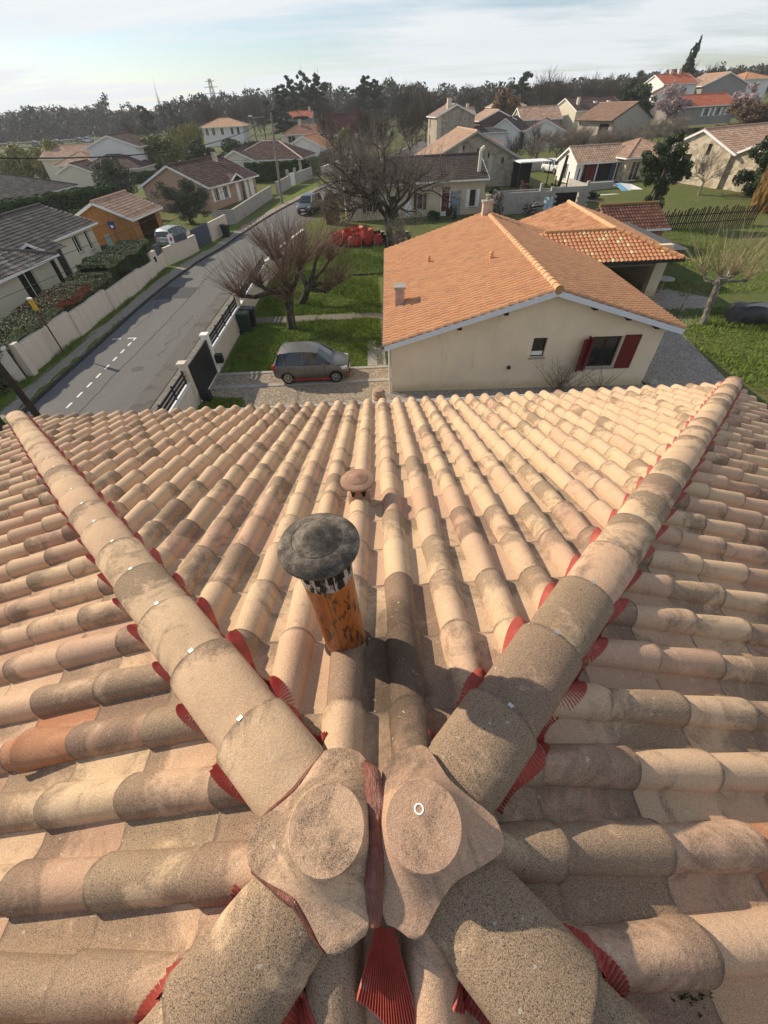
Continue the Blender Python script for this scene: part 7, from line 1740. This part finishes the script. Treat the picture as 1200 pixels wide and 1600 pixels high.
# ---- manhole, cracks and tar seams of the street
mh = MB().lathe([(.30, .0), (.30, .006), (.0, .006)], (-12.1, 19.6, .013), 20, False, False).build('manhole_cover', plain('cast_iron', (.07, .065, .06), .8, .3, var=.3, scale=20)); tag(mh, 'round iron manhole cover in the middle of the asphalt street', 'manhole cover')
r = random.Random(12); M_TAR = plain('tar_seam', (.045, .043, .041), .8, .2, var=.2)
for x0, y0, y1, wob, nm in ((-13.0, 14.5, 40, .03, 'tar_seam'), (-11.6, 21, 27, .22, 'road_crack'), (-14.5, 25, 30, .2, 'road_crack'), (-12.4, 31, 37, .25, 'road_crack')):
    V, y, x = [], y0, x0
    while y < y1:
        w = .022 if nm == 'tar_seam' else r.uniform(.008, .02); V += [(x - w, y, .0172), (x + w, y, .0172)]; y += .35; x += r.gauss(0, wob * .5)
    tag(MB().add(V, [(2*i, 2*i+1, 2*i+3, 2*i+2) for i in range(len(V) // 2 - 1)]).build(nm, M_TAR), kind='structure')
# ---- wheelie bins
M_BING = plain('green_bin_plastic', (.022, .045, .030), .55, .4); M_BINK = plain('dark_bin_plastic', (.014, .018, .018), .55, .4)
def wheelie(label, loc, rz, mat, lidmat=None):
    t = empty('wheelie_bin', loc, R(rz), label, 'bin', 'wheelie bins'); a = [(-.22, -.27), (.22, -.27), (.22, .27), (-.22, .27)]; b = [(-.28, -.35), (.28, -.35), (.28, .33), (-.28, .33)]
    MB().add([(x, y, .08) for x, y in a] + [(x, y, .98) for x, y in b], [(3, 2, 1, 0), (4, 5, 6, 7), (0, 1, 5, 4), (1, 2, 6, 5), (2, 3, 7, 6), (3, 0, 4, 7)]).build('body', mat, t)
    l = MB().add([(-.30, -.38, .99), (.30, -.38, .99), (.30, .38, 1.03), (-.30, .38, 1.03), (-.27, -.34, 1.05), (.27, -.34, 1.05), (.27, .36, 1.09), (-.27, .36, 1.09)], [(3, 2, 1, 0), (4, 5, 6, 7), (0, 1, 5, 4), (1, 2, 6, 5), (2, 3, 7, 6), (3, 0, 4, 7)]); l.build('lid', lidmat or mat, t)
    MB().tube([(-.25, .40, 1.0), (.25, .40, 1.0)], .018, 6).build('handle', mat, t)
    for s in (-1, 1): MB().tube([(s * .24, .30, .10), (s * .30, .30, .10)], .10, 10).build('wheel', M_TYRE, t)
    return t
wheelie('front green wheelie bin standing against the rendered street wall', (-7.42, 23.75, .01), 95, M_BING); wheelie('blackish wheelie bin right behind the green one by the street wall', (-7.30, 24.5, .01), 90, M_BINK)
wheelie('black wheelie bin on the pavement beside the grey banded wall', (-14.55, 48.6, .06), 70, M_BINK)
cb_ = empty('garden_crate', (-23.4, 42.4, 0), R(20), 'big dark green crate with a pale green chair on top by the timber garage', 'crate'); MB().box((-.55, -.4, 0), (.55, .4, 1.0)).build('box', plain('green_crate', (.022, .05, .042), .7), cb_)
gc = empty('garden_chair', (-23.2, 42.6, 1.0), R(30), 'pale green plastic chair upturned on the dark green crate', 'chair'); MB().box((-.22, -.22, .0), (.22, .22, .05)).build('seat', plain('pale_green_plastic', (.25, .36, .28), .5), gc); MB().box((-.22, .18, .05), (.22, .24, .75)).build('backrest', plain('pale_green_plastic', (.25, .36, .28), .5), gc)
bh = empty('basketball_board', (-23.6, 44.9, 0), R(10), 'blue backboard on a pole in front of the timber cladding', 'basketball hoop'); MB().tube([(0, 0, 0), (0, 0, 2.2)], .03, 6).build('pole', M_ANTH, bh); MB().box((-.28, -.05, 1.75), (.28, -.03, 2.35)).build('board', plain('blue_board', (.02, .045, .22), .5), bh)
MB().add([(-.12, -.054, 1.86), (.12, -.054, 1.86), (.12, -.054, 2.08), (-.12, -.054, 2.08)], [(0, 1, 2, 3)]).build('square', M_WHITE, bh); MB().tube([(.17 * math.cos(a * .5236), -.24 + .17 * math.sin(a * .5236), 1.82) for a in range(13)], .012, 5).build('hoop', M_TAIL, bh)
# ---- poles and cables
sp = empty('utility_pole', (-14.62, 15.35, 0), 0, 'dark wooden utility pole cut off by the left edge of the picture', 'utility pole')
MB().tube([(-.02, 0, -.2), (-.45, .35, 4.5), (-.75, .55, 8.6)], [.135, .12, .10], 10).build('pole', M_POLE, sp)
s2 = empty('utility_pole', (-14.95, 13.9, 0), 0, 'greenish wooden strut pole beside the dark pole at the left edge', 'utility pole'); MB().tube([(0, 0, -.2), (-.6, .8, 7.5)], [.16, .13], 10).build('pole', plain('greenish_pole', (.035, .04, .028), .9, .2, var=.3, scale=5), s2)
PB = PY(441, 320, 65); PT = PY(423, 176, 65)
fp = empty('utility_pole', (PB.x, 65, terr(PB.x, 65)), 0, 'tall grey weathered street pole leaning slightly left on the bend', 'utility pole')
top = PT - Vector(fp.location); MB().tube([(0, 0, -.3), top * .5, top], [.17, .145, .11], 10).build('pole', M_POLEG, fp)
MB().bar(top + Vector((-.15, 0, -.4)), top + Vector((-.5, -.1, -.45)), .05).bar(top + Vector((-.5, -.1, -.45)), top + Vector((-.5, -.1, -.1)), .07).build('bracket', M_ANTH, fp)
P = PY(402, 212, 118); lp = empty('street_lamp', (P.x, 118, terr(P.x, 118)), 0, 'slim street lamp with a long arm behind the grey street pole', 'street lamp'); hL = PY(395, 182, 118).z - lp.location.z
MB().tube([(0, 0, 0), (-.6, 0, hL)], [.10, .07], 8).build('pole', M_WOODD, lp); MB().tube([(-.6, 0, hL - .2), (2.2, 0, hL - .1)], .06, 6).build('arm', M_CONC, lp); MB().obox((-.7, 0, hL + .1), (.35, .2, .1)).build('lamp_head', M_WHITE, lp)
def cable(label, a, b, sag, r=.016):
    a, b = Vector(a), Vector(b); t = empty('cable', a, 0, label, 'cable'); pts = [a.lerp(b, i / 28) - a - Vector((0, 0, sag * 4 * (i / 28) * (1 - i / 28))) for i in range(29)]; MB().tube(pts, r, 5).build('wire', M_TRIM, t)
far_t = Vector((PT.x, 65, PT.z))
near_t = Vector((-15.37, 15.9, 8.5))
cable('thick black overhead cable sagging from the grey street pole to the left edge', far_t - Vector((0, 0, .3)), near_t, 1.3, .028)
cable('upper thin wire crossing in front of the pale bungalow', far_t - Vector((0, 0, 2.2)), near_t - Vector((0, 0, 3.4)), .8, .012)
cable('middle thin wire crossing in front of the pale bungalow', far_t - Vector((0, 0, 2.6)), near_t - Vector((0, 0, 3.9)), .85, .012)
cable('lowest thin wire crossing in front of the pale bungalow', far_t - Vector((0, 0, 3.0)), near_t - Vector((0, 0, 4.5)), .9, .012)
cable('wire running from the grey street pole away to the lamp', far_t - Vector((0, 0, .4)), Vector(lp.location) + Vector((-.6, 0, hL)), 1.0, .02)
cable('wire dropping from the grey street pole to the terracotta beige bungalow', far_t - Vector((0, 0, .5)), (-21.3, 66.5, 4.6), .5, .018)
cable('wire dropping from the grey street pole to the right towards the cottage', far_t - Vector((0, 0, .4)), (-2.8, 57, 4.4), 1.2, .018)
gm_ = empty('marker_post', (-17.0, 21.9, 0), 0, 'thin dark red marker post with a yellow top plate by the cream wall', 'marker post'); MB().tube([(0, 0, 0), (-.03, 0, 2.3)], .035, 8).build('post', plain('dark_red_post', (.12, .02, .018), .6), gm_)
yp = MB().obox((-.03, -.02, 2.52), (.10, .05, .26)).build('plate', plain('yellow_plate', (.62, .36, .03), .6), gm_); MB().obox((-.03, -.02, 2.80), (.11, .06, .03)).build('cap', M_WHITE, yp)
# ---- electricity pylon on the skyline
P = PY(340, 180, 330); py_ = empty('pylon', (P.x, 330, 2), 0, 'steel lattice electricity pylon on the left skyline', 'pylon'); m = MB(); hP = PY(340, 122, 330).z - 2
for sx in (-1, 1):
    for sy in (-1, 1): m.bar((sx * 2.2, sy * 2.2, 0), (sx * .5, sy * .5, hP), .22)
m.build('leg', M_CONC, py_); m = MB()
for i in range(9):
    z0, z1 = hP * i / 9, hP * (i + 1) / 9; w0, w1 = 2.2 - 1.7 * i / 9, 2.2 - 1.7 * (i + 1) / 9
    for sy in (-1, 1): m.bar((-w0, sy * w0, z0), (w1, sy * w1, z1), .14).bar((w0, sy * w0, z0), (-w1, sy * w1, z1), .14)
m.build('lattice', M_CONC, py_); m = MB()
for z, w in ((.72, 4.5), (.84, 3.6), (.95, 2.6)): m.bar((-w, 0, hP * z), (w, 0, hP * z), .25)
m.build('crossarm', M_CONC, py_)
# ---- picket fence on the right
pk = empty('picket_fence', (26.4, 43.0, 0), R(4), 'rough dark picket fence behind the mossy shed', 'fence'); r = random.Random(3)
for i in range(44):
    x = i * .21; h = r.uniform(1.25, 1.65); m = MB().bar((x, 0, -.1), (x + r.uniform(-.03, .06), r.uniform(-.04, .04), h), .10, .04, (0, 1, 0)); m.build('picket', M_WOODD, pk)
for z in (.4, 1.0): MB().box((0, .03, z), (9.1, .07, z + .07)).build('rail', M_WOODD, pk)
wf = empty('wire_fence', (-1.9, 39.2, 0), 0, 'low wire fence with dark posts across the back of the lawn', 'fence')
for i in range(5): MB().box((i * 1.1 - .03, -.03, 0), (i * 1.1 + .03, .03, 1.3)).build('post', M_POLEG, wf)
for z in (.4, .8, 1.2): MB().tube([(0, 0, z), (4.4, 0, z)], .006, 3).build('wire', M_ANTH, wf)
# ---- the red bags and yard clutter
M_BAG = plain('red_bag_plastic', (.48, .055, .035), .5, .35, var=.3, scale=3); M_BAGI = plain('bag_content', (.30, .21, .16), .95)
r = random.Random(9)
bl = ['leftmost red bulk bag, slumped to the left', 'red bulk bag with folded white flap near the middle', 'tall red bulk bag at the right of the pile', 'front red bulk bag resting on the soil', 'rear red bulk bag between two others', 'small half empty red bag at the right end']
for i, (x, y, s) in enumerate(((-3.1, 43.4, 1.0), (-2.05, 43.9, 1.05), (-.35, 43.3, 1.1), (-1.5, 42.7, .9), (-1.2, 44.3, 1.1), (.55, 43.0, .75))):
    t = empty('bulk_bag', (x, y, .01), r.uniform(0, 3), bl[i], 'bag', 'red bulk bags by the bare tree', s); V, F = [], []; n = 20
    for q, (z, w) in enumerate(((0, .40), (.12, .50), (.45, .54), (.80, .50), (.96, .44), (1.02, .46), (.88, .38), (.80, .1))):
        for j in range(n):
            a = 2 * math.pi * j / n; sq = 1 / max(abs(math.cos(a)), abs(math.sin(a))) * .6 + .4; rr = w * sq * (1 + r.uniform(-.09, .09)); V.append((rr * math.cos(a), rr * math.sin(a), z * (1 + r.uniform(-.07, .07))))
    for q in range(7):
        for j in range(n): F.append((q*n + j, q*n + (j+1) % n, (q+1)*n + (j+1) % n, (q+1)*n + j))
    MB().add(V, F).build('sack', M_BAG, t, 25); MB().obox((0, 0, .84), (.34, .34, .03)).build('filling', M_BAGI if i % 2 else M_WHITE, t)
    for sx in (-1, 1):
        for sy in (-1, 1): MB().tube([(sx * .4, sy * .4, .95), (sx * .5, sy * .36, 1.15), (sx * .38, sy * .45, .9)], .02, 4).build('strap', M_BAG, t)
jk = [('wheelbarrow', 'dark wheelbarrow left leaning by the bare tree trunk', (.6, 44.3)), ('garden_cart', 'dark garden cart right of the red bags', (2.9, 43.9))]
for nm, lb, (x, y) in jk:
    t = empty(nm, (x, y, 0), R(30), lb, nm.split('_')[-1]); MB().add([(-.35, -.25, .3), (.35, -.25, .3), (.35, .25, .3), (-.35, .25, .3), (-.55, -.4, .75), (.6, -.4, .7), (.6, .4, .7), (-.55, .4, .75)], [(0, 3, 2, 1), (0, 1, 5, 4), (1, 2, 6, 5), (2, 3, 7, 6), (3, 0, 4, 7)]).build('tray', M_BINK, t)
    MB().tube([(.75, -.05, .2), (.75, .05, .2)], .2, 12).build('wheel', M_TYRE, t)
    for s in (-1, 1): MB().tube([(.75, s * .06, .2), (-.5, s * .3, .45), (-1.0, s * .32, .7)], .02, 5).build('handle', M_WOODD, t); MB().bar((-.4, s * .3, .45), (-.4, s * .3, 0), .03).build('leg', M_ANTH, t)
lt = empty('laundry', (4.0, 51.6, .1), R(5), 'white cloth hanging from a line beside the cottage window', 'laundry'); V = []
for j in range(7):
    for i in range(6): V.append((i * .14 - .35 * (1 - j * .05), .08 * math.sin(i * 1.9 + j * .6), 2.0 - j * .25))
MB().add(V, [(j*6+i, j*6+i+1, j*6+i+7, j*6+i+6) for j in range(6) for i in range(5)]).build('cloth', M_WHITE, lt, 80)
for k_, (x, y, lb) in enumerate(((4.4, 40.4, 'white box on legs on the lawn beside the orange roof edge'), (6.9, 41.6, 'pale low bench behind the orange roof edge'))):
    t = empty('garden_box', (x, y, 0), R(10), lb, 'box'); MB().box((-.5, -.3, .45), (.5, .3, .95 if k_ == 0 else .55)).build('top', M_WHITE if k_ == 0 else M_CONC, t)
    for sx in (-.42, .42): MB().box((sx - .04, -.25, 0), (sx + .04, .25, .45)).build('leg', M_WOODD, t)
gd = empty('water_butt', (3.0, 39.7, 0), 0, 'dark green domed water butt by the young bare tree', 'water butt'); MB().lathe([(.75, 0), (.8, .3), (.7, .6), (.4, .8), (.02, .88)], (0, 0, 0), 18).build('drum', M_BING, gd, 60)
# ---- black covered garden furniture and table on the right
cv = empty('covered_barbecue', (20.1, 21.9, 0), R(-12), 'garden barbecue wrapped in a glossy black cover on the right lawn', 'barbecue'); g = random.Random(4); V, F = [], []; n = 26
for q, (z, w, d) in enumerate(((0, .98, .62), (.25, .96, .60), (.55, .92, .56), (.78, .86, .50), (.88, .70, .40), (.90, .05, .03))):
    for j in range(n):
        a = 2 * math.pi * j / n; ca_, sa_ = math.cos(a), math.sin(a); k_ = (abs(ca_) ** 4 + abs(sa_) ** 4) ** -.25; f_ = 1 + (.07 * math.sin(7 * a + q) + g.uniform(-.03, .03)) * (1 - z * .6); V.append((w * ca_ * k_ * f_, d * sa_ * k_ * f_, z + (.04 * math.sin(3 * a) if 0 < q < 5 else 0)))
for q in range(5):
    for j in range(n): F.append((q*n + j, q*n + (j+1) % n, (q+1)*n + (j+1) % n, (q+1)*n + j))
MB().add(V, F).build('cover', plain('black_vinyl', (.010, .010, .012), .28, .5), cv, 35)
gtb = empty('garden_table', (18.3, 27.2, 0), 0, 'round grey garden table beside the garage pillar', 'table'); MB().lathe([(.03, .0), (.25, .02), (.04, .06), (.04, .68), (.55, .70), (.55, .74)], (0, 0, 0), 20).build('top', M_CONC, gtb)
st_ = empty('garden_stake', (17.0, 22.9, 0), 0, 'thin rusty garden stake in the bare earth behind the leaning tree', 'stake'); MB().tube([(0, 0, 0), (.12, .1, 1.5)], .025, 5).build('pole', M_BARK, st_)
cn_ = empty('garden_stone', (17.6, 23.6, 0), 0, 'upright pale stone stuck in the bare earth', 'stone'); MB().lathe([(.16, 0), (.14, .25), (.07, .5), (.01, .62)], (0, 0, 0), 7).build('block', M_CONC, cn_, 20)
cs_ = empty('corner_stone', (11.95, 15.7, 0), R(20), 'small pale stone at the right foot of the gable', 'stone'); MB().lathe([(.18, 0), (.2, .1), (.1, .22), (.01, .25)], (0, 0, 0), 7).build('block', M_CONC, cs_, 20)
# ---- porch roof finial just below the eave
pf_ = empty('porch_roof', (.30, 6.35, 4.2), 0, 'small tiled porch roof peak with a clay finial just below the eave', 'porch'); z0 = PY(592, 618, 6.35).z - 4.2; x0 = PY(592, 618, 6.35).x - .30
MB().lathe([(.14, -.25), (.13, -.02), (.105, .03), (.125, .06), (.10, .10), (.115, .14), (.09, .20), (.01, .22)], (x0, 0, z0 - .08), 18).build('finial', PLAINROOF['pinkish_beige_tile'], pf_, 40)
for sx, L in ((-1, 4), (1, 3)):
    for i in range(L): a = Vector((x0 + sx * (.10 + .36 * i), .0, z0 - .20 - .10 * i)); MB().tube([a, a + Vector((sx * .40, 0, -.11))], [.085, .095], 10).build('ridge_tile', PLAINROOF['pinkish_beige_tile'], pf_, 50)
m = MB(); 
m.add([(x0, .0, z0 - .28), (x0 - 1.7, .0, z0 - .75), (x0 - 1.2, 1.4, z0 - 1.0), (x0 + 1.2, 1.4, z0 - 1.0), (x0 + 1.6, 0, z0 - .75)], [(0, 1, 2), (0, 2, 3), (0, 3, 4)]); m.build('tile_slope', PLAINROOF['pinkish_beige_tile'], pf_)
for xx in (-1.0, .8): MB().box((x0 + xx, -.3, -4.2), (x0 + xx + .2, 1.2, z0 - 1.0)).build('post', M_RENDER, pf_)

# ================================================================== THE AIR
HZ = MB().box((-870, -110, -3.0), (900, 780, 75)).build('haze', None); tag(HZ, kind='stuff')
k = bpy.data.materials.new('thin_haze'); k.use_nodes = True; nt2 = k.node_tree; nt2.nodes.clear()
o_ = nt2.nodes.new('ShaderNodeOutputMaterial'); v_ = nt2.nodes.new('ShaderNodeVolumePrincipled'); nt2.links.new(v_.outputs[0], o_.inputs['Volume'])
v_.inputs['Color'].default_value = (0.90, 0.95, 1.0, 1); v_.inputs['Density'].default_value = 0.00030; v_.inputs['Anisotropy'].default_value = 0.2
HZ.data.materials.append(k)
SC.cycles.volume_bounces = 0
